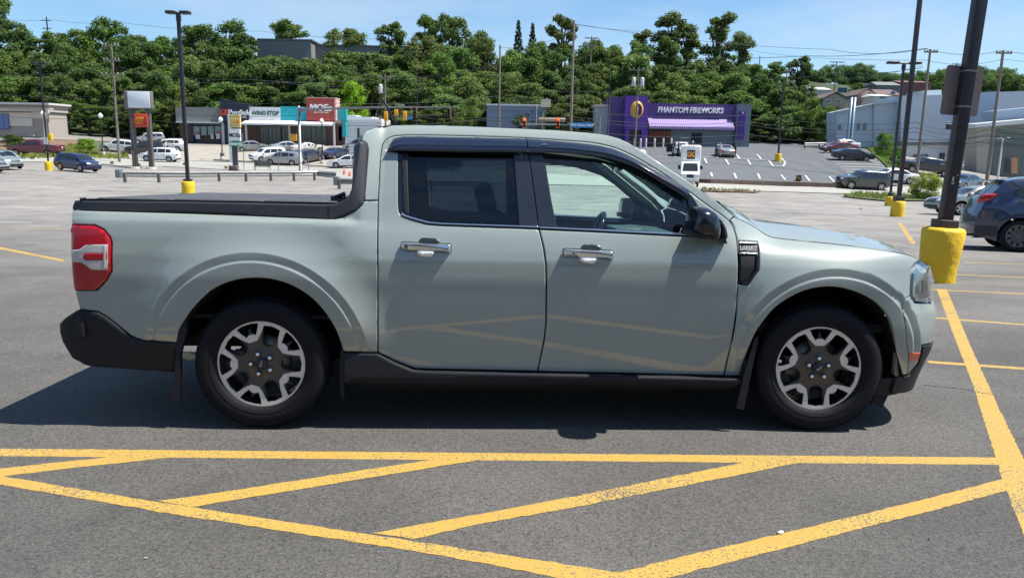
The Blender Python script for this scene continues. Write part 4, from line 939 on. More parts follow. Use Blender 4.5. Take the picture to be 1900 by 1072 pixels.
# overhead wires
WIREM = mat('wire_black', (.03, .035, .04), rough=.6)
def wire(pts, r=.022, sag=0, lab=''):
    q = [P(*p) for p in pts]; out = []
    for i in range(len(q)-1):
        for k in range(12):
            t = k/12; v = q[i].lerp(q[i+1], t); v.z -= sag*4*t*(1-t); out.append(v)
    out.append(q[-1]); MB().tube(out, r, 5, False).build('overhead_wire', WIREM, None, lab, 'wire')
wire([(1062, 44, 88), (1539, 92, 100), (1720, 91, 84), (1860, 94, 82), (2100, 98, 80)], .025, .5, 'topmost wire joining the two right utility poles across the sky')
wire([(1200, 105, 116), (1500, 104, 100), (1720, 90, 84)], .03, .3, 'heavy wire dipping across the sky to the right utility pole')
wire([(1391, 94, 150), (1720, 112, 84), (1860, 110, 82), (2100, 104, 80)], .02, .5, 'thin wire crossing the sky just below the topmost one')
wire([(1392, 146, 120), (1545, 137, 110), (1712, 126, 84)], .03, .3, 'wire running above the distant houses towards the right pole')
wire([(1452, 150, 150), (1712, 122, 84)], .02, 1.0, 'slack thin wire above the beige house')
for i, (y0, y1) in enumerate(((213, 236), (226, 243), (232, 252), (250, 262), (262, 268))):
    wire([(700, y0-22, 112), (1057, y0-10, 88), (1390, y0, 90), (1700, (y0+y1)/2+3, 84), (1830, y1-2, 82), (2100, y1+4, 80)], .026, .55, ['highest', 'second', 'third', 'fourth', 'lowest'][i]+' wire of the five across the purple store and the warehouse')
wire([(1665, 256, 90), (1830, 253, 82), (2100, 262, 80)], .03, .3, 'extra wire low across the warehouse base'); wire([(1655, 261, 90), (1830, 264, 82), (2100, 276, 80)], .03, .3, 'lowest extra wire across the warehouse windows')
wire([(95, 36, 190), (210, 40, 170), (480, 58, 170), (760, 72, 170)], .03, .6, 'skyline wire running right from the far left pole'); wire([(-60, 28, 190), (95, 38, 190)], .03, .5, 'skyline wire running left from the far left pole')
wire([(-60, 136, 92), (213, 124, 92), (470, 148, 94), (700, 143, 100), (920, 122, 100)], .025, .5, 'upper long wire across the dark hillside trees'); wire([(213, 128, 92), (520, 152, 95), (716, 146, 112), (920, 118, 100)], .02, .8, 'lower long wire across the dark hillside trees')
for i, y in enumerate((176, 200, 216)): wire([(-60, y-8, 92), (220, y, 92), (560, y+14, 84), (925, y+2, 100), (1060, y+6, 88)], .022, .5, ['top', 'middle', 'bottom'][i]+' wire of the three crossing the plaza sign towers')
wire([(1062, 46, 88), (1300, 60, 140)], .02, .4, 'wire leaving the tallest pole towards the tall tree'); wire([(925, 88, 100), (1060, 60, 88)], .02, .6, 'wire joining the two bare wooden poles')
wire([(721, 142, 112), (1100, 170, 95), (1178, 150, 116)], .022, .8, 'wire from the transformer pole to the purple tower pole')
for i, (a, c) in enumerate((((716, 160, 112), (694, 222, 108)), ((716, 172, 112), (706, 222, 110)))): wire([a, c], .03, 0, ['outer', 'inner'][i]+' guy wire of the transformer pole')
# the blank pylon sign
b1, b2 = GT(252, 313), GT(281, 308); d = b1.y
e = empty('pylon_sign', b1, 0, 'two post pylon sign with a blank white cabinet over a red and yellow panel', 'pylon sign')
def rel(px, py, dd=d): p = P(px, py, dd); return p.x-b1.x, p.z-b1.z
BRNP = mat('pylon_brown', (.10, .085, .08), rough=.6)
for px, bx in ((252, 0), (281, rel(281, 300)[0])):
    MB().cbox((bx-.22, -.2, -.6), (bx+.22, .2, rel(px, 200)[1]), .02).build('post', BRNP, e); MB().lathe([(.55, -.6), (.55, .25), (0, .27)], 20, Matrix.Translation((bx, 0, -.05))).build('footing', mat('footing_grey', (.3, .28, .26)), e)
x0, z1 = rel(231, 169); x1, z0 = rel(284, 203)
MB().cbox((x0, -.30, z0), (x1, .30, z1), .10).build('cabinet', mat('cabinet_brown', (.16, .14, .13), rough=.5), e)
x0, z1 = rel(238.5, 170.5); x1, z0 = rel(281.5, 201); MB().cbox((x0, -.34, z0), (x1, -.26, z1), .03).build('blank_face', mat('sign_blank', (.74, .78, .82), rough=.35), e)
x0, z1 = rel(251, 211); x1, z0 = rel(277, 236.5); rp = MB().cbox((x0, -.35, z0), (x1, .1, z1), .03).build('red_panel', mat('panel_red', (.55, .06, .03), rough=.45), e)
xa, za = rel(252.5, 217.5); xb, zb2 = rel(276, 230); w_ = xb-xa
MB().prism([(xa, zb2), (xa+w_*.68, zb2), (xa+w_*.74, za), (xa+w_*.12, za)], -.38, -.34).build('yellow_band', mat('panel_yellow', (.75, .42, .02), rough=.45), rp)
t_ = text_mesh('panel_text', 'Advance', .62, MATS['panel_red'], None, Vector((xa+w_*.40, -.40, (za*.6+zb2*.4))), Matrix.Rotation(R(90), 3, 'X'), .01, .012, .25, sx=.62); t_.parent = rp
t_ = text_mesh('panel_text', 'AUTO PARTS', .26, MATS['panel_red'], None, Vector((xa+w_*.40, -.40, (za*.15+zb2*.85))), Matrix.Rotation(R(90), 3, 'X'), .01, .008, 0, sx=.85); t_.parent = rp
ck = MB(); 
for i in range(3):
    for j in range(4):
        if (i+j) % 2 == 0: ck.box((xa+w_*(.78+i*.07), -.38, zb2+(za-zb2)*j/4), (xa+w_*(.78+(i+1)*.07), -.35, zb2+(za-zb2)*(j+1)/4))
ck.build('checker', mat('checker_black', (.02, .02, .02)), rp)
x0, z1 = rel(246, 277); x1, z0 = rel(252, 306); MB().cbox((x0, -.3, -.2), (x1, .1, z1), .03).build('meter_box', BRNP, e)
# the shop pylon
b = ZD(435, 92); d = b.y; e = empty('shop_pylon', b, 0, 'slim white pylon sign stacking yellow, white and green shop panels', 'pylon sign')
def rl(px, py): p = P(px, py, d); return p.x-b.x, p.z-b.z
x0, z1 = rl(423, 212); x1, _ = rl(428, 212); MB().box((x0, -.2, rl(425, 302)[1]), (x1, .1, z1)).build('post', WHITE, e); x0, _ = rl(431, 280); x1, _ = rl(440, 280); MB().box((x0, -.1, -.3), (x1, .2, rl(435, 265)[1])).build('post', mat('post_dark', (.05, .05, .06)), e)
for nm, y0, y1, m, tx, tm, sz, fx in (('yellow_panel', 212.5, 237, mat('pale_yellow', (.66, .52, .20)), 'X-Golf', mat('txt_orange', (.7, .25, .03)), 9, .6), ('white_panel', 239, 261.5, mat('panel_white', (.72, .74, .74)), 'MOEs', mat('txt_black', (.03, .03, .03)), 10, .85), ('green_panel', 262.5, 272, mat('panel_green', (.06, .30, .16)), 'WINGSTOP', MATS['panel_white'] if 'panel_white' in MATS else None, 4.6, .8)):
    x0, z1 = rl(427.5, y0); x1, z0 = rl(447, y1); pn = MB().box((x0, -.25, z0), (x1, .15, z1)).build(nm, m, e)
    t_ = text_mesh('panel_text', tx, sz*d/1450, tm or MATS['panel_white'], None, Vector(((x0+x1)/2, -.27, z0*.55+z1*.45)), Matrix.Rotation(R(90), 3, 'X'), .01, .02, 0, sx=fx); t_.parent = pn
# globe lamps
for px, py, pyt, lab in ((192, 290, 212, 'black globe lamp post on the bank left of the utility pole'), (413, 298, 219, 'black globe lamp post left of the slim shop pylon'), (599, 305, 222, 'black globe lamp post right of the dark parked SUV'), (86, 285, 208, 'globe lamp post hidden behind the dark light pole far left')):
    b = GT(px, py); h = hgt(px-2, pyt, b); e = empty('globe_lamp', b, 0, lab, 'street lamp'); MB().lathe([(.26, -.2), (.26, .9), (.1, 1.0), (.07, 1.4), (.06, h-.55), (.12, h-.5)], 12).build('post', DK if px != 86 else WHITE, e)
    MB().lathe([(.3, -.2), (.3, .55), (0, .57)], 14).build('footing', MATS['footing_grey'], e); MB().lathe([(.10, h-.55), (.27, h-.38), (.30, h-.2), (.2, h), (.05, h+.12), (0, h+.2)], 14).build('globe', mat('globe_white', (.75, .77, .78), rough=.3), e)
# traffic signals
SIGY = mat('signal_yellow', (.72, .33, .02), rough=.5); SIGD = mat('signal_black', (.03, .03, .03), rough=.5)
b = GT(558, 318); e = empty('signal_mast', b, 0, 'grey traffic signal mast with a long arm reaching right over the truck bed', 'signal mast'); h = hgt(556, 197, b); d = b.y
MB().lathe([(.24, 0), (.23, .1), (.20, .12), (.15, h), (0, h+.05)], 16).build('pole', STEEL, e); MB().box((-.35, -.35, -.1), (.35, .35, .05)).build('foot_plate', STEEL, e)
pa, pb = P(560, 204, d)-b, P(846, 199, d-8)-b; mid = (pa+pb)/2+Vector((0, 0, .12)); MB().tube([pa-Vector((.2, 0, 0)), mid, pb], [.13, .10, .05], 10).build('arm', STEEL, e); MB().cbox((pa.x-.25, -.22, pa.z-.25), (pa.x+.1, .22, pa.z+.25), .04).build('arm_bracket', STEEL, e)
MB().cbox((-1.0, -.22, hgt(550, 262, b)), (-.28, .22, hgt(550, 249, b)), .05).build('pedestrian_signal', SIGY, e)
def sighead(px, py, d, h_px, facing, lab, lit=None, m=SIGY):
    """three lamp head; facing -1 shows its lamps to the camera"""
    c = P(px, py, d); H = h_px*d/1450; e = empty('traffic_signal', (c.x, c.y, c.z-H/2), 0, lab, 'traffic signal')
    MB().cbox((-.19, -.12, 0), (.19, .14, H), .03).build('housing', m, e)
    for k in range(3):
        z = H*(.5+k)/3; lm = mat('lamp_red_lit', (.9, .08, .02), rough=.3, emis=2.2) if (lit == 'red' and k == 2) else mat('lamp_off_%d' % k, [(.02, .05, .03), (.10, .07, .02), (.12, .02, .02)][k], rough=.3)
        yy = -.12 if facing < 0 else .14
        MB().lathe([(0, yy), (.13, yy+.01*facing), (.14, yy+.02)], 14, Matrix.Translation((0, 0, z)), 'Y').build('lamp', lm, e)
        MB().tube([(0, yy, z+.02), (0, yy+.24*facing, z+.0)], [.16, .15], 12, False).build('lamp_hood', SIGD if facing < 0 else m, e)
    return e
sighead(716, 216, 80, 17, 1, 'left yellow backed signal on the long arm', None); sighead(735, 209, 79, 10, 1, 'middle yellow backed signal on the long arm'); sighead(751, 215, 79, 17, 1, 'right yellow backed signal near the blue sign'); sighead(770, 209, 78, 19, -1, 'dark faced signal on the arm left of the end', m=mat('signal_bronze', (.16, .10, .04))); sighead(833, 211, 76.5, 18, -1, 'dark faced signal at the tip of the arm', m=MATS['signal_bronze'])
MB().box((-.4, 0, 0), (.4, .03, .34)).build('street_sign', mat('street_blue', (.03, .20, .50)), None, 'tiny blue sign at the base of the truck antenna', 'street sign').location = P(758, 222, 79)
MB().cbox((-.35, -.15, 0), (.35, .15, .12), .04).build('camera_box', STEEL, None, 'small grey detector box standing on the signal arm', 'detector').location = P(744, 196.5, 79.2)
b = ZD(1109, 88); e = empty('signal_mast', b, 0, 'second signal mast partly hidden by the truck roof carrying the blue street sign', 'signal mast'); h = hgt(1109, 218, b)
MB().tube([(0, 0, -.2), (0, 0, h)], [.16, .13], 12).build('pole', STEEL, e); pa = P(965, 231, 88)-b; MB().tube([(0, 0, P(1109, 232, 88).z-b.z), pa], [.11, .07], 8).build('arm', STEEL, e)
b2 = ZD(1005, 92); e2 = empty('signal_post', b2, 0, 'short signal post between the two red signals', 'signal mast'); MB().tube([(0, 0, -.2), (0, 0, hgt(1005, 210, b2))], .13, 10).build('pole', STEEL, e2); MB().cbox((-.5, -.3, hgt(1018, 226, b2)), (2.6, .1, hgt(1018, 219, b2)), .1).build('controller', mat('controller_tan', (.42, .33, .26)), e2)
sg = MB(); p = P(1079, 232.3, 87.6); w_ = 19*87.6/1450; sg.box((p.x-w_, p.y, p.z-.27), (p.x+w_, p.y+.04, p.z+.27)); so_ = sg.build('street_sign', mat('street_blue', (.03, .20, .50)), None, 'blue street name sign reading Wm Penn Hwy', 'street sign')
btext('Wm Penn Hwy', 1079, 232.3, 6.8, 87.55, MATS['sign_white'], so_, bold=.01, depth=.01)
RS = mat('signal_orange', (.75, .16, .03), rough=.5)
sighead(973, 228, 87, 18, -1, 'left orange signal showing red above the truck roof', 'red', RS); sighead(1035, 228, 87, 18, -1, 'right orange signal showing red above the truck roof', 'red', RS)
# guard rails
def guard(pix, lab, posts, h=.72, endcap=True):
    pts = [GT(*p) for p in pix]; o = pts[0].copy(); e = empty('guard_rail', o, 0, lab, 'guard rail'); prof = [(0, .34), (.05, .40), (.05, .46), (0, .52), (0, .56), (.05, .62), (.05, .68), (0, .74)]
    vs = []; fs = []; n = len(prof)
    for i, p in enumerate(pts):
        t = pts[min(i+1, len(pts)-1)]-pts[max(i-1, 0)]; nn = Vector((t.y, -t.x, 0)).normalized()
        for a, z in prof: v = p-o+nn*a*1.6; vs.append((v.x, v.y, v.z+z*h/.72))
    for i in range(len(pts)-1):
        for k in range(n-1): fs.append((i*n+k, i*n+k+1, (i+1)*n+k+1, (i+1)*n+k))
    ob = mesh_obj('beam', vs, fs, mat('rail_steel', (.30, .31, .30), rough=.45, metal=.5, var=.12, scale=2), e); so = ob.modifiers.new('s', 'SOLIDIFY'); so.thickness = .02
    for px, py in posts:
        p = GT(px, py)-o; MB().box((p.x-.09, p.y+.02, p.z-.1), (p.x+.09, p.y+.2, p.z+.66)).build('post', mat('rail_post', (.12, .11, .10), rough=.8), e)
    if endcap:
        p = pts[0]-o; MB().cbox((p.x-.15, p.y-.25, p.z+.26), (p.x+.25, p.y+.25, p.z+.86), .05).build('end_cap', STEEL, e)
guard([(221, 336.5), (300, 337), (350, 337), (410, 335.5), (470, 335), (540, 334), (590, 333.5), (625, 336)], 'long steel guard rail behind the truck bed', [(231, 339), (294, 339), (406, 337), (456, 337), (502, 336), (545, 336), (583, 335)])
guard([(624, 350.5), (680, 352), (780, 353), (900, 354)], 'short steel guard rail starting left of the cab', [(629, 351), (700, 353), (800, 354)])
guard([(1492, 277), (1530, 276.5), (1545, 277)], 'pale rail beside the red car in the far car park', [(1493, 277), (1520, 277)], .9, False)
# small things by the road
for i, (px, py) in enumerate(((639, 325), (649, 328))):
    b = GT(px, py); h = .72 if i == 0 else .6; e = empty('traffic_cone', b, 0, ['orange traffic cone nearer the guard rail end', 'orange traffic cone half hidden beside the cab'][i], 'traffic cone'); MB().lathe([(.17, .03), (.10, h*.5), (.04, h), (0, h)], 14).build('cone', mat('cone_orange', (.70, .13, .05), rough=.6), e); MB().box((-.22, -.22, 0), (.22, .22, .04)).build('base', MATS['cone_orange'], e)
for px, py, pyt, lab in ((453, 315, 247, 'thin grey sign post left of the bench'), (517, 318, 285, 'thin bare post right of the bench'), (573, 319, 289, 'thin bare post right of the signal mast'), (1416, 346, 336, 'small white marker post on the far kerb')):
    b = GT(px, py); q = MB().tube([(0, 0, -.1), (0, 0, hgt(px, pyt, b))], .04, 6).build('sign_post', STEEL, None, lab, 'post'); q.location = b
b = GT(655, 322); e = empty('road_sign', b, 0, 'white road sign on a thin post just left of the cab', 'road sign'); z0, z1 = hgt(656, 289, b), hgt(656, 269, b); MB().tube([(0, 0, -.1), (0, 0, z1)], .04, 6).build('post', STEEL, e)
MB().box((-.34, -.07, z0), (.36, -.05, z1)).build('plate', mat('plate_white', (.70, .73, .76)), e)
for k, tx in enumerate(('BUSINESS', 'NO TURN', 'ON RED')):
    t_ = text_mesh('plate_text', tx, .17, MATS['txt_black'], None, Vector((0, -.075, z1-.2-.3*k)), Matrix.Rotation(R(90), 3, 'X'), .003, .004, 0, sx=.8); t_.parent = e
b = GT(486, 317); e = empty('bench', b, 0, 'dark bench with a sloping back beside the highway', 'bench'); MB().box((-.85, -.1, .42), (.85, .32, .48)).build('seat', mat('bench_dark', (.06, .065, .06)), e)
MB().add([(-.9, .28, .5), (.9, .28, .5), (.95, .38, 1.05), (-.95, .38, 1.05), (-.9, .32, .5), (.9, .32, .5), (.95, .42, 1.05), (-.95, .42, 1.05)], [(0, 1, 2, 3), (4, 7, 6, 5), (0, 3, 7, 4), (1, 5, 6, 2), (3, 2, 6, 7)]).build('backrest', MATS['bench_dark'], e)
for s in (-1, 1): MB().tube([(s*.75, .3, .48), (s*.85, .4, 0)], .03, 6).build('leg', STEEL, e); MB().tube([(s*.75, -.05, .45), (s*.78, -.1, 0)], .03, 6).build('leg', STEEL, e)
b = GT(434, 317); q = MB().cbox((-.45, -.3, -.1), (.45, .3, .55), .05).build('stone_block', mat('block_brown', (.12, .09, .08)), None, 'small dark block at the highway edge left of the bench', 'block'); q.location = b
# lamp by the glass hall
b = ZD(1851, 100); e = empty('street_lamp', b, 0, 'pale twin lamp post before the glass fronted hall', 'street lamp'); h = hgt(1861, 256, b); MB().tube([(0, 0, -.2), (0, 0, h)], [.12, .08], 8).build('post', WHITE, e); MB().tube([(-.7, 0, h-.05), (.7, 0, h-.05)], .06, 6).build('arm', WHITE, e)
for s in (-1, 1): MB().cbox((s*.5-.3, -.15, h-.08), (s*.5+.3, .15, h+.05), .03).build('lamp_head', WHITE, e)
b = ZD(1757, 96); e = empty('street_lamp', b, 0, 'dark bracket lamp post left of the sign pole', 'street lamp'); h = hgt(1759, 227, b); MB().tube([(0, 0, -.2), (0, 0, h)], [.09, .07], 8).tube([(0, 0, h), (-.9, 0, h)], .05, 6).build('post', DK, e); MB().cbox((-.75, -.1, h-.9), (-.05, .1, h-.2), .05).build('junction_box', DK, e)
# small debris
for px, py, c, lab in ((1448, 990, (.7, .7, .68), 'white pebble lying on the yellow diagonal line'), (1724, 1001, (.03, .03, .03), 'tiny dark stone on the asphalt at the lower right'), (270, 1037, (.3, .3, .28), 'tiny pale pebble on the asphalt at the lower left'), (1597, 388, (.05, .04, .04), 'dark scrap lying in the open lane behind the hood')):
    g_ = G(px, py) if py > 500 else GT(px, py); q = MB(); s = (.009 if px == 1448 else .004) if py > 500 else .06
    q.lathe([(0, 0), (s, .0), (s*1.2, s*.4), (s*.7, s*.8), (0, s*.9)], 10, Matrix.Rotation(.5, 4, 'Z') @ Matrix.Diagonal((1.5, .8, 1, 1))); o = q.build('pebble', mat('peb%d' % px, c), None, lab, 'pebble'); o.location = g_+Vector((0, 0, .005 if py > 500 else .01))
# ================================================================ the pickup truck
TX, TY, TYAW = 0.14976, 5.01611, 0.03923
MT = Matrix.Translation((TX, TY, -SL*TY)) @ Matrix.Rotation(-math.atan(SL), 4, 'X') @ Matrix.Rotation(TYAW, 4, 'Z')
MTI = MT.inverted()
CAMT = MTI @ Vector((0, 0, CAM_H)); MTI3 = MTI.to_3x3()
def tray(px, py): return MTI3 @ ray(px, py)
def tproj(p): return proj(MT @ p)
def TPL(px, py, yo):                    # pixel -> truck (x, z) on the plane y = -yo
    r = tray(px, py); t = (-yo-CAMT.y)/r.y; p = CAMT+r*t; return (p.x, p.z)
# half width of the lower body and of the greenhouse as a function of height
Wd = pchip([.2, .35, .55, .75, .86, .92, .98, 1.04, 1.09, 1.13, 1.3, 1.5, 1.6, 1.66, 1.70], [.835, .858, .884, .904, .913, .913, .903, .886, .868, .850, .795, .722, .678, .635, .57])
Wb = pchip([.2, .35, .55, .75, .86, .93, 1.02, 1.08, 1.12, 1.15, 1.25], [.835, .858, .884, .904, .914, .914, .906, .898, .890, .876, .872])
Wf = pchip([.2, .35, .55, .75, .86, .92, .96, 1.00, 1.03, 1.08], [.845, .864, .886, .903, .911, .908, .898, .876, .845, .77])
WCR, WCF = Vector((-1.558, .37)), Vector((1.572, .37))
def flare(x, z):
    f = 0
    for c, ro in ((WCR, .605), (WCF, .560)):
        r = math.hypot(x-c.x, z-c.y)
        if r < ro+.25:
            up = sstep(.28, .62, z)
            rise = max(0, (ro+.19-r)/.19)**2.2 if r > ro else 1
            g = .036*rise
            if r < ro: g += -.0035*min(1, (ro-r)/.045)+.0075*sstep(ro-.045, ro-.058, r)-.01*max(0, ro-.058-r)
            f = max(f, g*up)
    return f
_za, _zb = TPL(134.5, 389, .88), TPL(606, 405.8, .88)
def ztop(x): return _za[1]+(_zb[1]-_za[1])*(x-_za[0])/(_zb[0]-_za[0])
def W(x, z):
    wf = sstep(.95, 1.3, x); wb = sstep(-.88, -1.12, x)
    w = Wd(z)*(1-wf-wb)+(Wf(z)*wf if wf else 0)+(Wb(z)*wb if wb else 0)
    if wb > .5: w -= .020*max(0, min(1.1, (z-(ztop(x)-.034))/.034))**1.6*(2*wb-1)
    if x < -2.30: w -= .10*((-x-2.30)/.33)**3.0
    return w+flare(x, z)
AZ = pchip([.18, .26, .34, .45, .55, .65, .74, .80, .90, .97, 1.02, 1.1], [.64, .66, .69, .735, .750, .742, .700, .684, .664, .640, .62, .58])
XN = 1.70
_s = []; _n = 400
for i in range(_n+1):                   # unit plan curve x = s^(1/2)-like nose, sampled by arc length
    th = (i/_n)**1.5*math.pi/2; _s.append((math.sin(th)**.5, math.cos(th)))
_L = [0]
for i in range(_n): _L.append(_L[-1]+math.hypot((_s[i+1][0]-_s[i][0])*.74, (_s[i+1][1]-_s[i][1])*.9))
UEND = XN+_L[-1]
def nose(s):
    s = min(max(s, 0), _L[-1]); lo, hi = 0, _n
    while hi-lo > 1:
        m_ = (lo+hi)//2
        if _L[m_] <= s: lo = m_
        else: hi = m_
    t = (s-_L[lo])/(_L[hi]-_L[lo]); return (_s[lo][0]*(1-t)+_s[hi][0]*t, _s[lo][1]*(1-t)+_s[hi][1]*t)
def S(u, z):
    if u <= XN: return Vector((u, -W(u, z), z))
    cx, cy = nose(u-XN); x = XN+AZ(z)*cx; b = Wf(z)
    return Vector((x, -(b*cy+flare(x, z)*cy), z))
def SB(px, py, g=None, quiet=False):    # pixel -> (u, z) on the body surface
    u, z = g or TPL(px, py, .9)
    if u > XN and not g: u = XN+(u-XN)*1.05
    for it in range(40):
        a = tproj(S(u, z)); ex, ey = px-a[0], py-a[1]
        if abs(ex)+abs(ey) < .03: break
        e = 2e-3; b = tproj(S(u+e, z)); c = tproj(S(u, z+e))
        j11, j21 = (b[0]-a[0])/e, (b[1]-a[1])/e; j12, j22 = (c[0]-a[0])/e, (c[1]-a[1])/e
        det = j11*j22-j12*j21
        if abs(det) < 100: det = 100
        du = (ex*j22-ey*j12)/det; dz = (-ex*j21+ey*j11)/det
        k = min(1, .12/max(1e-9, abs(du)), .12/max(1e-9, abs(dz))); u += du*k*.9; z += dz*k*.9
    else:
        if not quiet: print('SB no convergence', px, py, round(u, 3), round(z, 3), round(ex, 1), round(ey, 1))
    return (u, z)
def SP(pts, g=None): return [SB(*p) for p in pts]
paint = mat('body_paint', (.252, .296, .282), rough=.42, coat=1, coatr=.02, spec=.3)
plastic = mat('black_textured_plastic', (.008, .010, .016), rough=.6, spec=.35, var=.12, scale=40, bump=.12, bscale=500)
gloss = mat('gloss_black_trim', (.010, .013, .022), rough=.12, spec=.6)
dark = mat('dark_inner', (.006, .006, .008), rough=.8)
rubber = mat('tyre_rubber', (.007, .0075, .011), rough=.75, spec=.25, var=.2, scale=30)
chrome = mat('chrome', (.82, .83, .85), rough=.09, metal=1)
silver = mat('machined_silver', (.70, .69, .67), rough=.36, metal=.45, var=.05, scale=60)
rimgray = mat('rim_dark_grey', (.095, .088, .082), rough=.32, metal=.45)
pocket = mat('rim_pocket_black', (.018, .019, .022), rough=.4)
visorm = mat('window_visor', (.012, .020, .042), rough=.10, coat=.6, spec=.6)
redlens = mat('red_lens', (.36, .004, .010), rough=.2, coat=.5, var=.15, scale=30)
clearlens = mat('clear_lens', (.48, .46, .45), rough=.2, metal=.2, coat=1)
amber = mat('amber_lens', (.62, .10, .02), rough=.2, coat=1)
gfront = glass('glass_front', (.84, .99, .95), .06)
grear = glass('glass_privacy', (.135, .19, .225), .05)
gwind = glass('glass_windshield', (.66, .80, .77), .09)
teal = mat('interior_dark_trim', (.020, .035, .045), rough=.7)
liner = mat('interior_light_trim', (.42, .50, .44), rough=.8)
TR = empty('pickup_truck', label='pale sage green crew cab pickup truck parked broadside in the foreground', cat='pickup truck')
TR.matrix_world = MT
def both(f):
    return [f(-1), f(1)]
GAP = .0022
CREASES = []
for c_, ro_ in ((WCR, .605), (WCF, .560)):
    for rr_ in (ro_+.012, ro_+.001, ro_-.006, ro_-.040, ro_-.046, ro_-.0515, ro_-.058, ro_-.066):
        CREASES.append([(c_.x+rr_*math.cos(a_), c_.y+rr_*math.sin(a_)) for a_ in [math.pi*(-.08+1.16*i/150) for i in range(151)]])
def panel(name, outline, holes=(), material=None, sp=.03, parent=None, off=0, gap=GAP, lip=.03, bev=.004, sides=(-1, 1), lines=()):
    o = offset_poly(outline, gap) if gap else (outline if area2(outline) > 0 else outline[::-1])
    hs = []
    for h in holes:
        h = h if area2(h) > 0 else h[::-1]
        hs.append(offset_poly(h, -gap) if gap else h)
    r = []
    for s in sides: r.append(surf_panel(name, o, hs, S, material or paint, parent or TR, s, sp, lip, bev, off, lines))
    return r
# ---- outlines traced on the photograph's panel gaps
arch_r = SP([(328.5, 636), (332, 612), (347, 587), (361, 568.5), (387, 543), (413, 527.5), (442.8, 518.6), (475, 515.8), (508, 519), (540.7, 529.4), (573.4, 549), (599.5, 575), (619, 604.4), (630.5, 630.6), (636.4, 652)])
arch_f = SP([(1372, 697), (1386, 655), (1401, 619), (1417, 595), (1437, 572), (1460, 555), (1492, 539.5), (1526.6, 532.4), (1561, 534), (1599, 546), (1628, 563.6), (1648, 586.8), (1658, 615.7), (1662, 650), (1660, 698)])
def curve(pts, n=4):                    # Catmull-Rom through an open list
    out = []; p = [Vector(q) for q in pts]
    for i in range(len(p)-1):
        a = p[max(i-1, 0)]; b = p[i]; c = p[i+1]; d = p[min(i+2, len(p)-1)]
        for k in range(n):
            t = k/n; out.append(tuple(.5*((2*b)+(c-a)*t+(2*a-5*b+4*c-d)*t*t+(3*b-a-3*c+d)*t**3)))
    out.append(tuple(p[-1])); return out
arch_r = curve(arch_r); arch_f = curve(arch_f)
# bed side
tl = SP([(133.0, 416), (176.7, 417.7), (193, 425.5), (204.5, 439.6), (207.7, 450), (207.7, 503), (198, 521), (180, 538.5), (138.5, 538.5)])
bed_top = SP([(134.5, 389), (370, 396), (606, 405.8), (622.4, 405.6), (638.7, 401.5), (655, 393), (668, 384.5), (673.6, 378.5), (675.2, 373)])
bed = [SB(134.5, 389)]+[SB(133, 405)]+[tl[0]]+tl[1:]+SP([(147.4, 573.5), (181.6, 577.5), (198, 587), (243.6, 623), (263, 630.5)])+arch_r+SP([(700.9, 653.8), (701.0, 520), (701.4, 372.6)])+bed_top[::-1][:-1]
panel('bed_side', bed, sp=.016, lines=CREASES)
# cab side (rear quarter pillar + roof rail + A pillar) as one hoop above the doors
doorline = SP([(703.2, 345), (704.5, 320), (706.5, 290), (709.6, 270), (716, 260), (726, 254), (740, 251.5), (774, 250.6), (864, 252.2), (975.8, 256.0), (1061, 261.5), (1101.5, 265.3), (1137, 273), (1162, 283), (1187, 295.8), (1225, 318.5), (1273, 351.4), (1313.7, 381.7), (1345, 403), (1353, 409.5)])
doorline = curve(doorline, 3)
roofline = [(676, 372), (679.3, 330), (682.3, 296), (683.6, 276), (680.5, 266), (671, 260), (674, 250), (682, 242.5), (697, 236.2), (729.5, 232.0), (774, 231.4), (864, 233.5), (960, 237.8), (1036, 241.2), (1086, 245.3), (1124, 250.5), (1149.5, 257.6), (1170, 267.2), (1192, 280.6), (1238, 311), (1288.4, 343.8), (1313.7, 362), (1340, 382.5), (1361.0, 400.2)]
ROOF = SP(roofline)
cabside = [SB(701.6, 371.4)]+doorline+SP([(1361.5, 401.5)])+ROOF[::-1]
panel('cab_side', cabside, bev=.003)
# doors
rd_win = SP([(739, 283), (738.6, 340), (738.8, 378), (739.8, 392.4), (744, 399.5), (752, 404), (765.4, 408.6), (792, 416.3), (819, 418.8), (998.4, 425.4), (990, 355), (981, 292), (978.5, 258.5), (864, 256.2), (774, 254.6), (748, 254.6), (733, 258), (723, 269), (720.4, 281)])
rear_door = [SB(701.4, 374)]+doorline[:doorline.index(min(doorline, key=lambda p: abs(tproj(S(*p))[0]-975.8)))+1]+SP([(981, 292), (990, 355), (998.6, 423), (1002.5, 437), (1008, 460), (1012, 490), (1013, 530), (1012.4, 600), (1008.5, 633), (996.8, 688.5), (900, 686.3), (795, 684.2), (768, 682.6), (735, 669.5), (702, 654.2), (701.2, 500)])
panel('rear_door', rear_door, [rd_win], sp=.025)
RD = [o for o in TR.children if o.name.startswith('rear_door')]
fd_win = SP([(977.3, 259), (982, 292), (991, 355), (999.4, 425.6), (1100, 430.3), (1278, 438.6), (1292, 438), (1300, 425), (1302, 400), (1290, 376), (1277, 357), (1262, 342.5), (1225, 321.5), (1187, 299.2), (1162, 287.2), (1137, 277.8), (1111.6, 271.8), (1061, 265.6), (1020, 261.5)])
k0 = doorline.index(min(doorline, key=lambda p: abs(tproj(S(*p))[0]-975.8)))
front_door = doorline[k0:]+SP([(1360.5, 421), (1366, 439.8), (1368.8, 472), (1369.3, 510), (1367, 565), (1358, 626), (1343, 696.5), (1170, 692.3), (998, 688.7), (1010, 633), (1013.8, 600), (1014.5, 530), (1013.4, 490), (1009.4, 460), (1003.8, 437), (1000, 423), (991.5, 355), (982.5, 292)])
panel('front_door', front_door, [fd_win])
FD = [o for o in TR.children if o.name.startswith('front_door')]
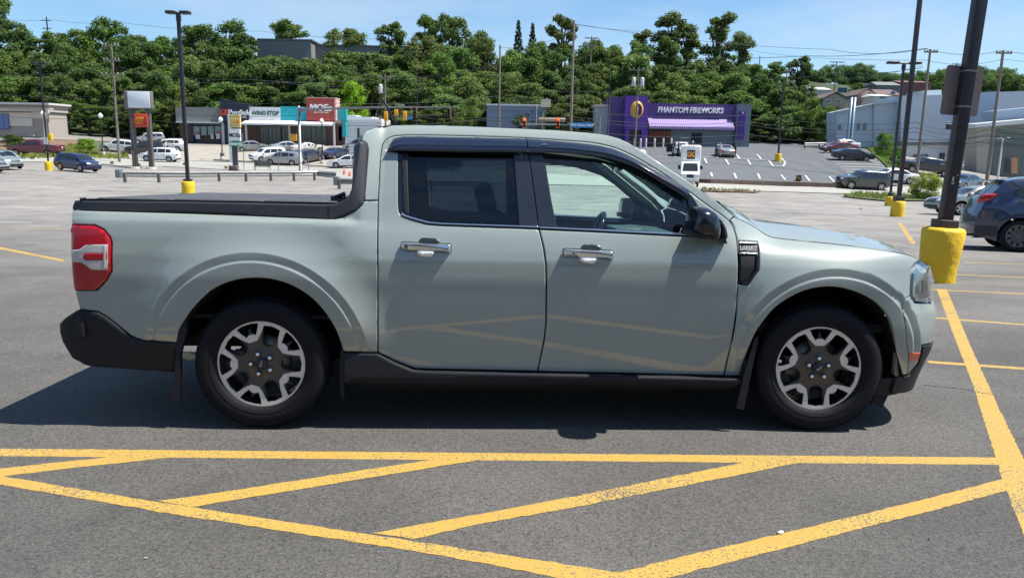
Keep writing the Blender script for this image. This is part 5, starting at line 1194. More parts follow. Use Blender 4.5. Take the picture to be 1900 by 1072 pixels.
# fender: from the door gap to the nose, crest to sill
crest_px = [(1362.5, 402.5), (1389.7, 414), (1412, 428), (1431, 439), (1490, 446), (1542.5, 451), (1591, 457), (1630, 462.5), (1664, 468), (1690, 474.5), (1707, 481)]
CREST = curve([SB(*p) for p in crest_px], 2)
vent = SP([(1370.5, 446.7), (1405.5, 448), (1408, 501), (1388.5, 529), (1370.5, 528)])
hl = SP([(1706, 482), (1697.7, 489), (1690.4, 498.8), (1689, 535), (1689, 549.7), (1697.7, 560.6)])
SEAM = SP([(1689, 549), (1681, 553.5), (1674.5, 563), (1674.5, 577), (1680.7, 610), (1683, 640), (1684.2, 694.5)])
fender = CREST+[hl[0]]+hl[1:4]+SEAM+arch_f[::-1]+SP([(1344.6, 697), (1359.4, 627), (1366.0, 587), (1369.4, 529)])+[vent[4]]+[vent[3], vent[2], vent[1], vent[0]]+SP([(1370.2, 472), (1367.6, 440), (1362.6, 421), (1356.4, 408.5)])
panel('front_fender', fender, sp=.016, lines=CREASES)
FE = [o for o in TR.children if o.name.startswith('front_fender')]
# front bumper cover wraps round the whole nose in body colour (upper band) and black (lower band)
nc = SB(1683, 640)[0]; zt = SB(1697.7, 560.6)[1]
bc = SEAM[::-1]+SP([(1697.7, 561.5)])+[(XN+.78, .705), (UEND, .70), (UEND, .50), (XN+.62, .48)]+SP([(1711, 640), (1703, 673.5), (1686, 694.5)])
panel('front_bumper', bc, sp=.016, lines=CREASES)
FB = [o for o in TR.children if o.name.startswith('front_bumper')]
lbp = [SB(1660, 698.5), SB(1686, 696), SB(1703, 674.5), SB(1711, 641)]+[(XN+.62, .475), (UEND, .495), (UEND, .20), (XN+.45, .20), (2.03, .205)]
panel('lower_bumper', lbp, material=plastic, sp=.02, off=.006)
# grille and headlights on the same nose surface
gr = [(XN+.60, .715), (UEND, .71), (UEND, .93), (XN+.60, .935)]
panel('grille', gr, material=gloss, sp=.04, off=-.01)
bar = [(XN+.62, .805), (UEND, .80), (UEND, .845), (XN+.62, .85)]
panel('grille_bar', bar, material=chrome, sp=.04, off=.012)
hlo = SP([(1706.5, 482.5), (1698.5, 490), (1691.2, 499.5), (1690, 535), (1690, 549), (1698, 559.5)])+[(XN+.60, .715), (XN+.61, .935), (XN+.50, .945)]
hlm = mat('headlight_lens', (.55, .60, .62), rough=.06, metal=.55, coat=1)
panel('headlight', hlo, material=mat('headlight_bowl', (.60, .64, .65), rough=.3, metal=.6), sp=.02, off=-.02)
def hlpart(name, a, b, z0, z1, m, off, sd, par, slant=0):
    q = [(XN+a, z0), (XN+b, z0+slant), (XN+b, z1+slant), (XN+a, z1)]
    return surf_panel(name, q, [], S, m, par, sd, .02, .015, .003, off)
HL = [o for o in TR.children if o.name.startswith('headlight')]
ua = hl[2][0]-XN
for sd_, par in ((-1, HL[0]), (1, HL[1])):
    hlpart('light_tube', ua+.045, .56, .862, .895, hlm, .004, sd_, par)
    hlpart('light_tube', ua+.040, .56, .755, .785, hlm, .004, sd_, par)
    hlpart('reflector', ua+.075, ua+.14, .79, .857, chrome, .000, sd_, par)
    hlpart('reflector', ua+.17, ua+.24, .79, .857, chrome, .000, sd_, par)
    lens = offset_poly(hlo, .006)
    o = surf_panel('lens', lens, [], S, glass('lens_glass', (.86, .9, .92), .22), par, sd_, .025, 0, 0, .008)
mk = SP([(1686.2, 653.3), (1708, 653), (1703, 667), (1698, 671), (1686.4, 671.3)])
panel('side_marker', mk, material=amber, sp=.02, off=.004, lip=.008)
# hood: rows across from crest to crest
def hood_rows():
    rows = [S(*ROOF[-1])]
    cr = CREST
    us = [c for c in cr if c[0] <= XN+.40]
    last = us[-1]
    ext = [(u, last[1]+( .918-last[1])*min(1, (u-last[0])/.25)) for u in [last[0]+d for d in (.03, .07, .12, .18, .26, .36, .48)] if u < UEND]
    for (u, z) in us+ext:
        p = S(u, z); rows.append(p)
    return rows
hr = hood_rows(); N = 28; vs = []; fs = []
for i, p in enumerate(hr):
    c = .085 if p.x < 1.3 else .085-.035*sstep(1.3, 2.35, p.x)
    for k in range(N+1):
        t = -1+2*k/N; e = abs(t)
        zz = p.z-.001+c*(1-e**3.0)+.012*math.exp(-((e-.62)/.05)**2)*sstep(2.35, 2.1, p.x)
        vs.append(Vector((p.x+(.0)*(1-e*e), p.y*-t if False else -p.y*t, zz)))
for i in range(len(hr)-1):
    for k in range(N): fs.append((i*(N+1)+k, (i+1)*(N+1)+k, (i+1)*(N+1)+k+1, i*(N+1)+k+1))
mesh_obj('hood', vs, fs, paint, TR, True)
# nose top lip closing the hood front down to the grille
lipv = []; lipf = []
P0 = hr[-7:]
# roof, windshield, rear window as strips between the two side edges
def strip(name, pts, m, crown, N=14, bulge=0, parent=None, wf=None, off=0):
    vs = []; fs = []
    for p in pts:
        p = S(*p) if not isinstance(p, Vector) else p
        for k in range(N+1):
            t = -1+2*k/N; w = (abs(p.y)-.001)*(wf or 1)
            vs.append(Vector((p.x+bulge*(1-t*t), w*t, p.z+crown*(1-t*t)+off)))
    for i in range(len(pts)-1):
        for k in range(N): fs.append((i*(N+1)+k, (i+1)*(N+1)+k, (i+1)*(N+1)+k+1, i*(N+1)+k+1))
    return mesh_obj(name, vs, fs, m, parent or TR, True)
r_i = roofline.index((682, 242.5)); r_j = roofline.index((1124, 250.5))
strip('roof', ROOF[r_i:r_j+1], paint, .010)
strip('windshield', ROOF[r_j:], gwind, .0, bulge=.07)
ws = ROOF[r_j:]
rearpts = [S(*ROOF[r_i]), S(*ROOF[r_i-2]), S(*SB(662.4, 294)), S(*SB(653.4, 345.4)), S(*SB(651, 359)), S(*SB(645, 372))]
rearpts = [Vector((p.x+.02*(i > 0), p.y*.98, p.z)) for i, p in enumerate(rearpts)]
strip('cab_back', rearpts, grear, 0, bulge=-.03)
# black rail and C-pillar trim of the bed
rail = SP([(134.6, 388), (140, 371.8), (300, 373.5), (480, 376.5), (600, 379.2), (619, 378.8), (631, 374.8), (641, 368.6), (648, 361.5), (652.5, 350), (655.6, 333), (662.6, 293.9), (666.5, 268), (669.5, 262.3), (679, 265), (682.2, 274), (681.2, 296), (678, 340), (675.2, 372), (673, 378.4), (667.4, 384), (654.4, 392.4), (638, 400.8), (622.4, 404.8), (606, 405), (370, 395.3)])
kx = SB(610, 392)[0]
railp = panel('rail_trim', rail, material=mat('rail_trim_plastic', (.026, .030, .040), rough=.5, var=.15, scale=30, bump=.25, bscale=400), sp=.025, off=.006, lip=.07, bev=.008, gap=.0005)  # sky reflection put into the trim colour as a paler, bluish base
for q, sd_ in zip(railp, (-1, 1)):      # the thin joint line between the two trim pieces
    a, b = SB(609, 380.5), SB(610, 405)
    j = [(a[0], a[1]), (a[0]+.005, a[1]), (b[0]+.005, b[1]), (b[0], b[1])]
    surf_panel('trim_joint', j[::-1], [], S, dark, q, sd_, .02, .002, 0, .0075)
# body seam under the trim (bed to cab)
panel('seam', [SB(675, 371.2), SB(702, 370.8), SB(702, 373.6), SB(675, 374.0)], material=dark, off=-.006, lip=0, bev=0, gap=0)
# tonneau cover
xe = TPL(141.5, 378, .82)[0]; zc = SB(480, 376.5)[1]
tb = MB()
segs = [(xe+.10, -2.01), (-2.00, -1.53), (-1.52, -1.10)]
for a, b in segs: tb.cbox((a, -.80, zc-.02), (b, .80, zc+.014), .008)
tn = tb.build('bed_cover', mat('cover_vinyl', (.07, .072, .078), rough=.55, var=.15, scale=12, bump=.2, bscale=300), TR)
tb = MB()
for s in (-1, 1): tb.cbox((xe+.03, s*.78, zc-.03), (-1.06, s*.835, zc+.006), .006)
tb.cbox((xe+.02, -.83, zc-.05), (xe+.09, .83, zc+.004), .01)
tb.build('cover_rail', plastic, TR)
for s in (-1, 1):
    tb = MB()
    tb.cbox((-1.17, s*.70, zc), (-1.10, s*.78, zc+.035), .006, Matrix.Translation((0, 0, 0)))
    tb.tube([(-1.16, s*.74, zc+.03), (-1.10, s*.74, zc+.055)], .012)
    tb.build('cover_clamp', gloss, TR)
# tail: tailgate, tail lights, rear bumper
tlp = smooth_poly(offset_poly(tl, .004), .012)
TL = panel('tail_light', tlp, material=redlens, sp=.018, off=.012, lip=.05, bev=.012, gap=.001)
panel('light_surround', smooth_poly(offset_poly(tl, -.003), .012), [tlp], material=dark, sp=.02, off=-.004, lip=.02, bev=0, gap=0)
def TLZ(pts): return [SB(*p) for p in pts]
clr = TLZ([(136.5, 464), (150, 463), (162, 454.5), (202, 453.5), (202.5, 500.5), (172, 500), (162, 492), (153, 486.5), (137, 486)])
inn = TLZ([(160, 470), (200, 470), (200, 482.5), (160, 482.5), (155.5, 476)])
for q, sd_ in zip(TL, (-1, 1)):
    surf_panel('clear_insert', offset_poly(clr, 0), [offset_poly(inn, 0)], S, clearlens, q, sd_, .015, .01, .004, .0145)
    surf_panel('reverse_bar', offset_poly(inn, .001), [], S, redlens, q, sd_, .015, .01, .004, .016)
    st = TLZ([(195, 456), (199, 456), (199, 499), (195, 499)])
    surf_panel('lens_rib', offset_poly(st, 0), [], S, clearlens, q, sd_, .015, .01, .003, .018)
tg = MB()
xr = S(*SB(133, 405)).x
tg.cbox((xr+.01, -.835, .62), (xr+.07, .835, zc-.012), .02)
tg.build('tailgate', paint, TR)
MB().cbox((xr+.01, -.90, .50), (xr+.05, .90, .64), .01).build('tail_panel', plastic, TR)
# rear bumper: lofted round the tail
def loft(name, prof, m, half=.93, cr=.16, N=30, parent=None, power=4.0, lift=0, offs=None):
    """profile [(x, z)] at the near corner swept across the truck; the corner rounds off with radius cr"""
    vs = []; fs = []; M_ = len(prof)
    for k in range(N+1):
        t = -1+2*k/N; t = math.copysign(abs(t)**.6, t); y = half*t
        inset = cr*max(0, (abs(y)-(half-cr))/cr)**2.4
        for (x, z) in prof: vs.append(Vector((x+inset*(.75 if x < -2.3 else 0), y, z)))
    for k in range(N):
        for i in range(M_-1): fs.append((k*M_+i, k*M_+i+1, (k+1)*M_+i+1, (k+1)*M_+i))
    return mesh_obj(name, vs, fs, m, parent or TR, True)
rb = SP([(328, 636.5), (263, 632), (243, 624.5), (197.5, 588.5), (181, 579), (146, 574.3)])+[TPL(120, 590, .86), TPL(108.5, 601, .84), TPL(107.5, 617.5, .84), TPL(112, 634, .84), TPL(130, 666, .86), TPL(158.8, 681, .88)]+[TPL(230.6, 688, .9), TPL(318, 694, .9), TPL(325, 660, .9)]
def SRB(u, z):                          # bumper skin: proud of the body, rounding in at the tail
    w = W(max(u, -2.45), z)+.012; 
    if u < -2.42: w -= .13*((-u-2.42)/.30)**2.6
    return Vector((u, -w, z))
o_ = offset_poly(rb, .001)
for s in (-1, 1): surf_panel('rear_bumper', o_, [], SRB, plastic, TR, s, .025, .04, .012, 0)
bk = MB(); px_ = [p for p in rb[5:12]]
w_end = [abs(SRB(*p).y)-.012 for p in px_]
vs = []; fs = []
for (p, w) in zip(px_, w_end):
    for k in range(13):
        t = -1+k/6; vs.append((p[0]+.012-.05*(1-t**4), w*.985*t, p[1]))
for i in range(len(px_)-1):
    for k in range(12): fs.append((i*13+k, i*13+k+1, (i+1)*13+k+1, (i+1)*13+k))
mesh_obj('bumper_back', vs, fs, plastic, TR, True)
# rocker sill
rock = SP([(637, 653), (700.9, 655), (735, 671), (768, 684), (795, 685.6), (997, 690), (1170, 693.7), (1343, 697.8), (1372, 698.6), (1371, 712), (1366, 716)])+[TPL(1366, 724, .88), TPL(1126, 721.5, .88), TPL(810, 717.5, .88), TPL(700, 716, .88), TPL(640, 714, .88)]
def SROCK(u, z):
    zc_ = .27; w = .905 if z > zc_ else .905-1.2*(zc_-z)
    if z > .31: w = .905-.05*(z-.31)
    return Vector((u, -w, z))
for s in (-1, 1): surf_panel('sill', offset_poly(rock, .001), [], SROCK, plastic, TR, s, .03, .10, .008, 0)
# glazing and window trims
def pane(name, pts, m, off=-.022, sides=(-1, 1), par=None, lip=0.002, bev=0, sp=.04):
    r = []
    for s in sides: r.append(surf_panel(name, offset_poly(SP(pts), 0), [], S, m, par[0 if s < 0 else 1] if par else TR, s, sp, lip, bev, off))
    return r
pane('window_pane', [(757, 279), (758, 340), (760.5, 400.5), (774, 405), (797, 410.8), (850, 413.5), (962, 417.5), (957, 350), (951, 284)], grear, par=RD)
pane('window_pane', [(1008, 288), (1020, 350), (1033, 420.5), (1150, 426), (1280, 433.5), (1281, 400), (1276, 372), (1262, 355), (1225, 330), (1187, 309), (1157, 298), (1111, 286), (1061, 282)], gfront, par=FD)
# black window frames
pane('window_frame', [(739.6, 281), (757.5, 281), (756.5, 340), (759.5, 401), (774, 405.5), (797, 411.2), (850, 414.2), (963, 418.2), (997.6, 420), (998.4, 425.4), (819, 418.8), (792, 416.3), (765.4, 408.6), (752, 404), (744, 399.5), (739.8, 392.4), (738.6, 340)], gloss, off=-.004, par=RD, lip=.02, sp=.02)
pane('divider_bar', [(746, 285), (755.5, 285), (757, 340), (759, 398), (751, 395.5), (748.5, 380)], plastic, off=.002, par=RD, lip=.02, bev=.004, sp=.02)
pane('pillar_cover', [(953, 284), (980, 284), (989.6, 355), (998.2, 421), (963, 419), (958, 350)], mat('pillar_satin', (.020, .026, .040), rough=.22, spec=.5), off=.002, par=RD, lip=.02, bev=.003, sp=.03)
pane('pillar_cover', [(981.8, 284), (1006.5, 284), (1019.5, 355), (1033.5, 421.8), (1000.0, 420.2), (991.2, 355)], MATS['pillar_satin'], off=.002, par=FD, lip=.02, bev=.003, sp=.03)
pane('window_frame', [(1000, 421.5), (1033.5, 421), (1150, 427), (1280, 434), (1282, 400), (1277, 372), (1262, 352), (1225, 329), (1187, 306), (1228, 321), (1264, 342), (1280, 357), (1294, 376), (1302, 398), (1300, 425), (1290, 438.2), (1100, 430.3)], gloss, off=-.005, par=FD, lip=.02, sp=.02)
pane('chrome_strip', [(744.8, 398.5), (752, 402.2), (765.4, 406.4), (792, 413.8), (819, 416.2), (998, 422.3), (997.6, 420.2), (819, 414.0), (794.5, 411.4), (768, 404.2), (753, 399.6), (746, 395)], chrome, off=.006, par=RD, lip=.012, bev=.002, sp=.02)
pane('chrome_strip', [(999.6, 423.4), (1100, 427.8), (1288, 437.4), (1288, 434.8), (1100, 425.2), (999.2, 421.2)], chrome, off=.006, par=FD, lip=.012, bev=.002, sp=.02)
# rain visors: lofted shells standing off the glass
def rs(pts, n):
    L = [0]
    for a, b in zip(pts, pts[1:]): L.append(L[-1]+math.hypot(b[0]-a[0], b[1]-a[1]))
    out = []
    for k in range(n):
        t = L[-1]*k/(n-1); i = 0
        while i < len(L)-2 and L[i+1] < t: i += 1
        f = (t-L[i])/max(1e-9, L[i+1]-L[i]); out.append((pts[i][0]*(1-f)+pts[i+1][0]*f, pts[i][1]*(1-f)+pts[i+1][1]*f))
    return out
def visor(top, bot, par):
    n = 44; T = rs(curve(SP(top), 3), n); B = rs(curve(SP(bot), 3), n); prof = [(0, .003), (.04, .014), (.15, .021), (.35, .027), (.55, .031), (.60, .034), (.66, .031), (.85, .029), (1.0, .026), (1.0, .018)]
    for s in (-1, 1):
        vs = []; fs = []; m_ = len(prof)
        for a, b in zip(T, B):
            for t, o in prof:
                p = S(a[0]*(1-t)+b[0]*t, a[1]*(1-t)+b[1]*t); vs.append((p.x, (p.y-o)*(-s), p.z+.2*o))
        for i in range(n-1):
            for k in range(m_-1): fs.append((i*m_+k, i*m_+k+1, (i+1)*m_+k+1, (i+1)*m_+k))
        ob = mesh_obj('rain_visor', vs, fs, visorm, par[0 if s < 0 else 1], True)
visor([(721.5, 276), (726, 264.5), (734, 257.5), (748, 254.9), (774, 254.4), (864, 256.4), (976, 259)], [(721, 281), (735, 281), (757, 281.4), (810, 282.4), (864, 283.2), (978.3, 284.2)], RD)
visor([(978, 259.4), (1020, 261.8), (1061, 265.8), (1111.6, 272.2), (1137, 278.2), (1162, 287.4), (1187, 299.6), (1225, 322), (1262, 343), (1273, 352)], [(980, 284.8), (1020, 285.4), (1061, 287.2), (1111.6, 292.8), (1133, 297.5), (1157, 304.5), (1187, 317.5), (1225, 340), (1263, 363), (1276, 373)], FD)
# small mark on the front visor
pane('visor_mark', [(1004, 272), (1012, 270.5), (1016, 273.5), (1006, 274.5)], mat('visor_print', (.08, .11, .15), rough=.3), off=.034, par=FD, lip=.0, sides=(-1,), sp=.02)
# door handles: recess bowl, chrome bar, pale cup
def handle(dx, dy, par):
    q = lambda pts: [SB(x+dx, y+dy) for x, y in pts]
    bowl = smooth_poly(q([(776, 452), (778.5, 444), (784, 441.2), (808, 442.2), (814.5, 446), (816.5, 453)]), .006)
    barp = q([(743.8, 449.5), (746.5, 448), (834, 451.5), (838, 454.5), (838, 467.5), (835, 471), (822, 468.8), (744.3, 464.8)])
    cup = smooth_poly(q([(773.5, 464.5), (786, 461.5), (806.5, 464.5), (807, 469), (800.5, 476.7), (783, 475.6), (774.5, 471.5)]), .008)
    hb = surf_panel('door_handle', offset_poly(smooth_poly(barp, .005), 0), [], S, dark, par, -1, .01, .01, 0, .002)
    surf_panel('handle_bowl', offset_poly(bowl, 0), [], S, mat('handle_bowl', (.02, .025, .03), rough=.3), hb, -1, .01, .01, .004, .004)
    y0 = -W(barp[0][0]+.1, barp[0][1])
    puff('handle_bar', offset_poly(smooth_poly(barp, .006), .003), [], y0-.022, .020, .018, .012, chrome, hb)
    puff('handle_cup', offset_poly(cup, .001), [], y0-.034, .010, .012, .03, mat('pale_enamel', (.80, .82, .81), rough=.25, coat=1), hb)
    for c in [hb]+list(hb.children):
        d = c.copy(); COL.objects.link(d); d.data = c.data.copy(); d.parent = None
        for v in d.data.vertices: v.co.y = -v.co.y
        d.data.flip_normals(); d.parent = RD[1] if par is RD[0] else FD[1]
        if c is hb: hb2 = d
        else: d.parent = hb2
handle(0, 0, RD[0]); handle(300.5, 12.2, FD[0])
# fender vent
for s, par in ((-1, FE[0]), (1, FE[1])):
    v0 = surf_panel('fender_vent', offset_poly(vent, .002), [], S, plastic, par, s, .015, .02, .003, -.008)
    q = lambda pts: [SB(*p) for p in pts]
    surf_panel('vent_bar', offset_poly(q([(1372, 449), (1404.5, 450), (1404.7, 452.4), (1372, 451.6)]), 0), [], S, mat('vent_silver', (.45, .46, .47), rough=.3, metal=.6), v0, s, .01, .01, .002, .004)
    surf_panel('vent_bar', offset_poly(q([(1372, 468.5), (1405.3, 469.5), (1405.6, 471.5), (1372, 470.5)]), 0), [], S, MATS['vent_silver'], v0, s, .01, .01, .002, .004)
    surf_panel('vent_recess', offset_poly(q([(1375, 474), (1401, 475), (1398.5, 500), (1383, 522), (1374.5, 521)]), 0), [], S, dark, v0, s, .015, .01, 0, -.004)
    surf_panel('vent_rim', offset_poly(q([(1404, 474), (1407, 474), (1407.6, 501), (1388.3, 528.2), (1376, 527), (1376, 524.5), (1386, 524), (1403, 499)]), 0), [], S, MATS['vent_silver'] if False else gloss, v0, s, .01, .01, .002, .004)
u0, z0_ = SB(1388, 460.5); pp = S(u0, z0_)
badge = text_mesh('badge_text', 'LARIAT', .034, mat('badge_white', (.8, .81, .82), rough=.5), None, pp+Vector((0, -.006, 0)), Matrix.Rotation(R(90), 3, 'X'), .003, .0012, sx=.86)
badge.parent = [o for o in FE[0].children][0]
# door mirrors
for s, par in ((-1, FD[0]), (1, FD[1])):
    ym = .955
    mo = [TPL(x, y, 1.06) for x, y in [(1279.5, 437), (1281, 405), (1286, 387.5), (1293.5, 384), (1308, 384.8), (1320, 390.5), (1329, 399), (1334, 420), (1331.5, 444.5), (1298.5, 441.5)]]
    hs = puff('door_mirror', smooth_poly(offset_poly(mo, 0), .02), [], -1.09, .075, .07, .13, gloss, par, s)
    mt = [TPL(x, y, 1.0) for x, y in [(1328, 443.5), (1333, 420), (1331, 404), (1338, 410), (1345, 422), (1348.5, 437), (1346, 444), (1340, 446.5), (1331.4, 446)]]
    puff('mirror_back', smooth_poly(offset_poly(mt, 0), .01), [], -1.02, .04, .03, .10, plastic, hs, s)
    lo = [TPL(x, y, 1.1) for x, y in [(1279, 425), (1331, 430), (1330.5, 445.5), (1298, 442.5), (1278.6, 437.6)]]
    puff('mirror_base', smooth_poly(offset_poly(lo, 0), .006), [], -1.10, .066, .05, .14, plastic, hs, s)
    ft = [TPL(x, y, .90) for x, y in [(1284, 438), (1290, 402), (1330, 430), (1345, 446), (1346.5, 452), (1344, 446.5)]]
    puff('mirror_foot', offset_poly(ft, 0), [], -.93, .012, .02, .08, plastic, hs, s)
# cab corner: black sail between mirror and A pillar
pane('sail_panel', [(1278, 352), (1290, 366), (1306, 386), (1312, 400), (1310, 430), (1288, 438), (1282, 400), (1277, 372)], gloss, off=-.003, par=FD, lip=.02, sp=.02)
# antenna
ant = MB(); ax, ay = -.86, .05
fin = [(-.09, 0), (.09, 0), (.02, .022), (-.04, .045), (-.07, .05)]
rootz = S(*ROOF[r_i+3]).z+.006
ant.prism([(ax+x*.9, rootz+z) for x, z in fin], ay-.028, ay+.028)
ant.tube([(ax-.04, ay, rootz+.035), (ax-.145, ay, rootz+.21)], [.007, .0045], 8)
ant.build('roof_antenna', gloss, TR)
# ---- wheels
def rot2(p, a): return (p[0]*math.cos(a)-p[1]*math.sin(a), p[0]*math.sin(a)+p[1]*math.cos(a))
RR = .241
def pol(r, deg): return (RR*r*math.cos(R(deg)), RR*r*math.sin(R(deg)))
def arc(r, a, b, n): return [pol(r, a+(b-a)*i/n) for i in range(n+1)]
def wheel(loc, parent, side, turn, spin, name='wheel'):
    """built round its own hub, outer face towards -y"""
    w = empty(name, loc); w.parent = parent; w.rotation_euler = (0, 0, (math.pi if side > 0 else 0)+R(turn))
    yf = -.088
    ty = MB()
    half = [(.232, -.080), (.238, -.094), (.246, -.104), (.262, -.112), (.29, -.117), (.315, -.115), (.331, -.108), (.340, -.099), (.345, -.088), (.347, -.06), (.348, 0)]
    half = [(r_+.006*max(0, r_-.25)/.098, y_) for r_, y_ in half]
    ty.lathe(half+[(r_, -y_) for r_, y_ in half[::-1][1:]], 96, axis='Y')
    n = 52
    for k in range(n):                  # tread blocks
        a = 2*math.pi*k/n
        for sg in (-1, 1):
            for (ya, yb, ra, rb_, da, wd_) in ((.066, .104, .346, .3565, 0, .80), (.024, .060, .345, .362, .5, .72), (-.018, .020, .345, .362, .15, .6)):
                if ya > .11 and k % 2: ra, rb_ = .318, .338
                a0 = a+(da+(.25 if sg > 0 else 0))*2*math.pi/n; a1 = a0+wd_*2*math.pi/n; q = []
                for (rr, yy) in ((ra, ya), (rb_-(.010 if ya > .06 else 0)*(0 if ya > .11 else 1)*0, ya), (rb_-(.008 if .06 < ya < .11 else 0), yb), (ra-(.012 if ya > .11 else 0), yb)):
                    for aa in (a0, a1): q.append((rr*math.cos(aa), sg*yy, rr*math.sin(aa)))
                ty.add(q, [(0, 1, 3, 2), (2, 3, 5, 4), (4, 5, 7, 6), (6, 7, 1, 0), (0, 2, 4, 6), (1, 7, 5, 3)])
    ty.lathe([(.268, -.1135), (.270, -.1155), (.272, -.1145)], 64, axis='Y')
    to = ty.build('tyre', rubber, w)
    # rim, silver face with five brackets
    pk, wn = [], []
    for k in range(5):
        c = spin+72*k
        pk.append(smooth_poly([pol(.935, c-16), pol(.945, c-7), pol(.945, c+7), pol(.935, c+16), pol(.80, c+14), pol(.66, c+9.5), pol(.70, c+4.5), pol(.70, c-4.5), pol(.66, c-9.5), pol(.80, c-14)], .006, 3))
        wn.append(smooth_poly([pol(.92, c+36-13.5), pol(.932, c+36), pol(.92, c+36+13.5), pol(.72, c+36+13.5), pol(.52, c+36+15), pol(.44, c+36+9), pol(.44, c+36-9), pol(.52, c+36-15), pol(.72, c+36-13.5)], .008, 3))
    outer = arc(1.0, 0, 360, 72)[:-1]
    inner = []
    for k in range(5):
        c = spin+72*k
        inner += [pol(.54, c-10), pol(.54, c+10), pol(.70, c+19.5), pol(.885, c+24), pol(.90, c+36), pol(.885, c+48), pol(.70, c+52.5)]
    rimo = fill2d_solid('rim', outer, [inner]+pk, yf, .012, silver, w)
    dk = fill2d_solid('spoke_centre', offset_poly(inner, -.001), wn, yf+.004, .022, rimgray, rimo, dish=True)
    wl = MB()
    for poly in pk+wn:                   # walls of the openings
        q = offset_poly(poly, -.0005); m_ = len(q)
        wl.add([(p[0], yf+.003, p[1]) for p in q]+[(p[0]*.97, yf+.055, p[1]*.97) for p in q], [(i, (i+1) % m_, (i+1) % m_+m_, i+m_) for i in range(m_)], True)
    for k in range(5):
        c = spin+72*k; t = [pol(.86, c), pol(.71, c-4), pol(.66, c), pol(.71, c+4)]
        wl.add([(p[0], yf+.006+(.02 if i == 0 else 0), p[1]) for i, p in enumerate(t)]+[(p[0], yf+.04, p[1]) for p in t], [(0, 1, 2, 3), (0, 4, 5, 1), (0, 3, 7, 4)])
    wl.lathe([(.236, yf+.012), (.225, yf+.03), (.215, .05), (.225, .1)], 48, axis='Y')
    wl.build('rim_barrel', pocket, rimo)
    lp = MB(); lp.lathe([(.2405, yf+.006), (.2435, yf-.004), (.2445, yf-.004), (.240, yf+.012)], 64, axis='Y'); lp.build('rim_lip', silver, rimo)
    hc = MB(); hc.lathe([(.0, yf-.006), (.028, yf-.005), (.033, yf+.000), (.034, yf+.02)], 32, axis='Y'); hco = hc.build('hub_cap', pocket, w)
    ov = [(.020*math.cos(t_*math.pi/12), yf-.0075, .010*math.sin(t_*math.pi/12)) for t_ in range(24)]
    an = Matrix.Rotation(R(-78 if side < 0 and loc[0] < 0 else -35), 4, 'Y')
    ob = mesh_obj('emblem', [an @ Vector(v) for v in ov], [list(range(24))], mat('emblem_blue', (.03, .06, .13), rough=.2), hco)
    tx = text_mesh('emblem_text', 'Ford', .015, chrome, None, Vector((0, 0, 0)), Matrix.Rotation(R(90), 3, 'X'), .0006, .0002, shear=.3)
    tx.data.transform(an @ Matrix.Translation((0, yf-.0085, 0)) @ Matrix.Rotation(R(90), 4, 'X')); tx.matrix_world = Matrix(); tx.parent = hco
    for k in range(5):
        a = R(spin+72*k); cx_, cz_ = .057*math.cos(a), .057*math.sin(a); b = MB()
        b.lathe([(0, yf-.010), (.007, yf-.009), (.0115, yf-.005), (.0125, yf+.02)], 12, Matrix.Translation((cx_, 0, cz_)), 'Y'); b.build('lug_nut', chrome, w)
        b = MB(); b.lathe([(.017, yf+.0025), (.013, yf+.0035)], 14, Matrix.Translation((cx_, 0, cz_)), 'Y')
        b.build('nut_seat', pocket, w)
    bd = MB(); bd.lathe([(.05, -.02), (.15, -.02), (.15, .0), (.05, .0)], 40, axis='Y'); bd.build('brake_disc', mat('brake_steel', (.16, .15, .14), rough=.4, metal=.8), w)
    cal = MB(); cal.cbox((-.17, -.045, -.05), (-.10, .03, .06), .01); cal.build('brake_caliper', mat('caliper_grey', (.10, .10, .10), rough=.5), w)
    return w
def fill2d_solid(name, outer, holes, y, th, m, parent, dish=False):
    if area2(outer) < 0: outer = outer[::-1]
    V, T, bd = fill(outer, [h if area2(h) > 0 else h[::-1] for h in holes], .012)
    def yy(p):
        r_ = math.hypot(*p)/RR
        if dish: return y+.012*sstep(.85, .45, r_)-.006*sstep(.34, .26, r_)
        return y+.004*sstep(.93, .6, r_)
    vs = [(p[0], yy(p), p[1]) for p in V]+[(p[0], yy(p)+th, p[1]) for p in V]; n = len(V)
    fs = [tuple(t) for t in T]+[(b, a, a+n, b+n) for a, b in bd]
    o = mesh_obj(name, vs, fs, m, parent, False)
    o.data.shade_smooth()
    try: o.data.set_sharp_from_angle(angle=R(35))
    except Exception: pass
    bv = o.modifiers.new('bevel', 'BEVEL'); bv.width = .0012; bv.segments = 1; bv.limit_method = 'ANGLE'; bv.angle_limit = R(60)
    return o
WR = .361
for s in (-1, 1):
    wheel((-1.538, s*.795, WR), TR, s, 0, 37 if s < 0 else 100)
    wheel((1.538, s*.795, WR), TR, s, -3 if s < 0 else 3, 90 if s < 0 else 200)
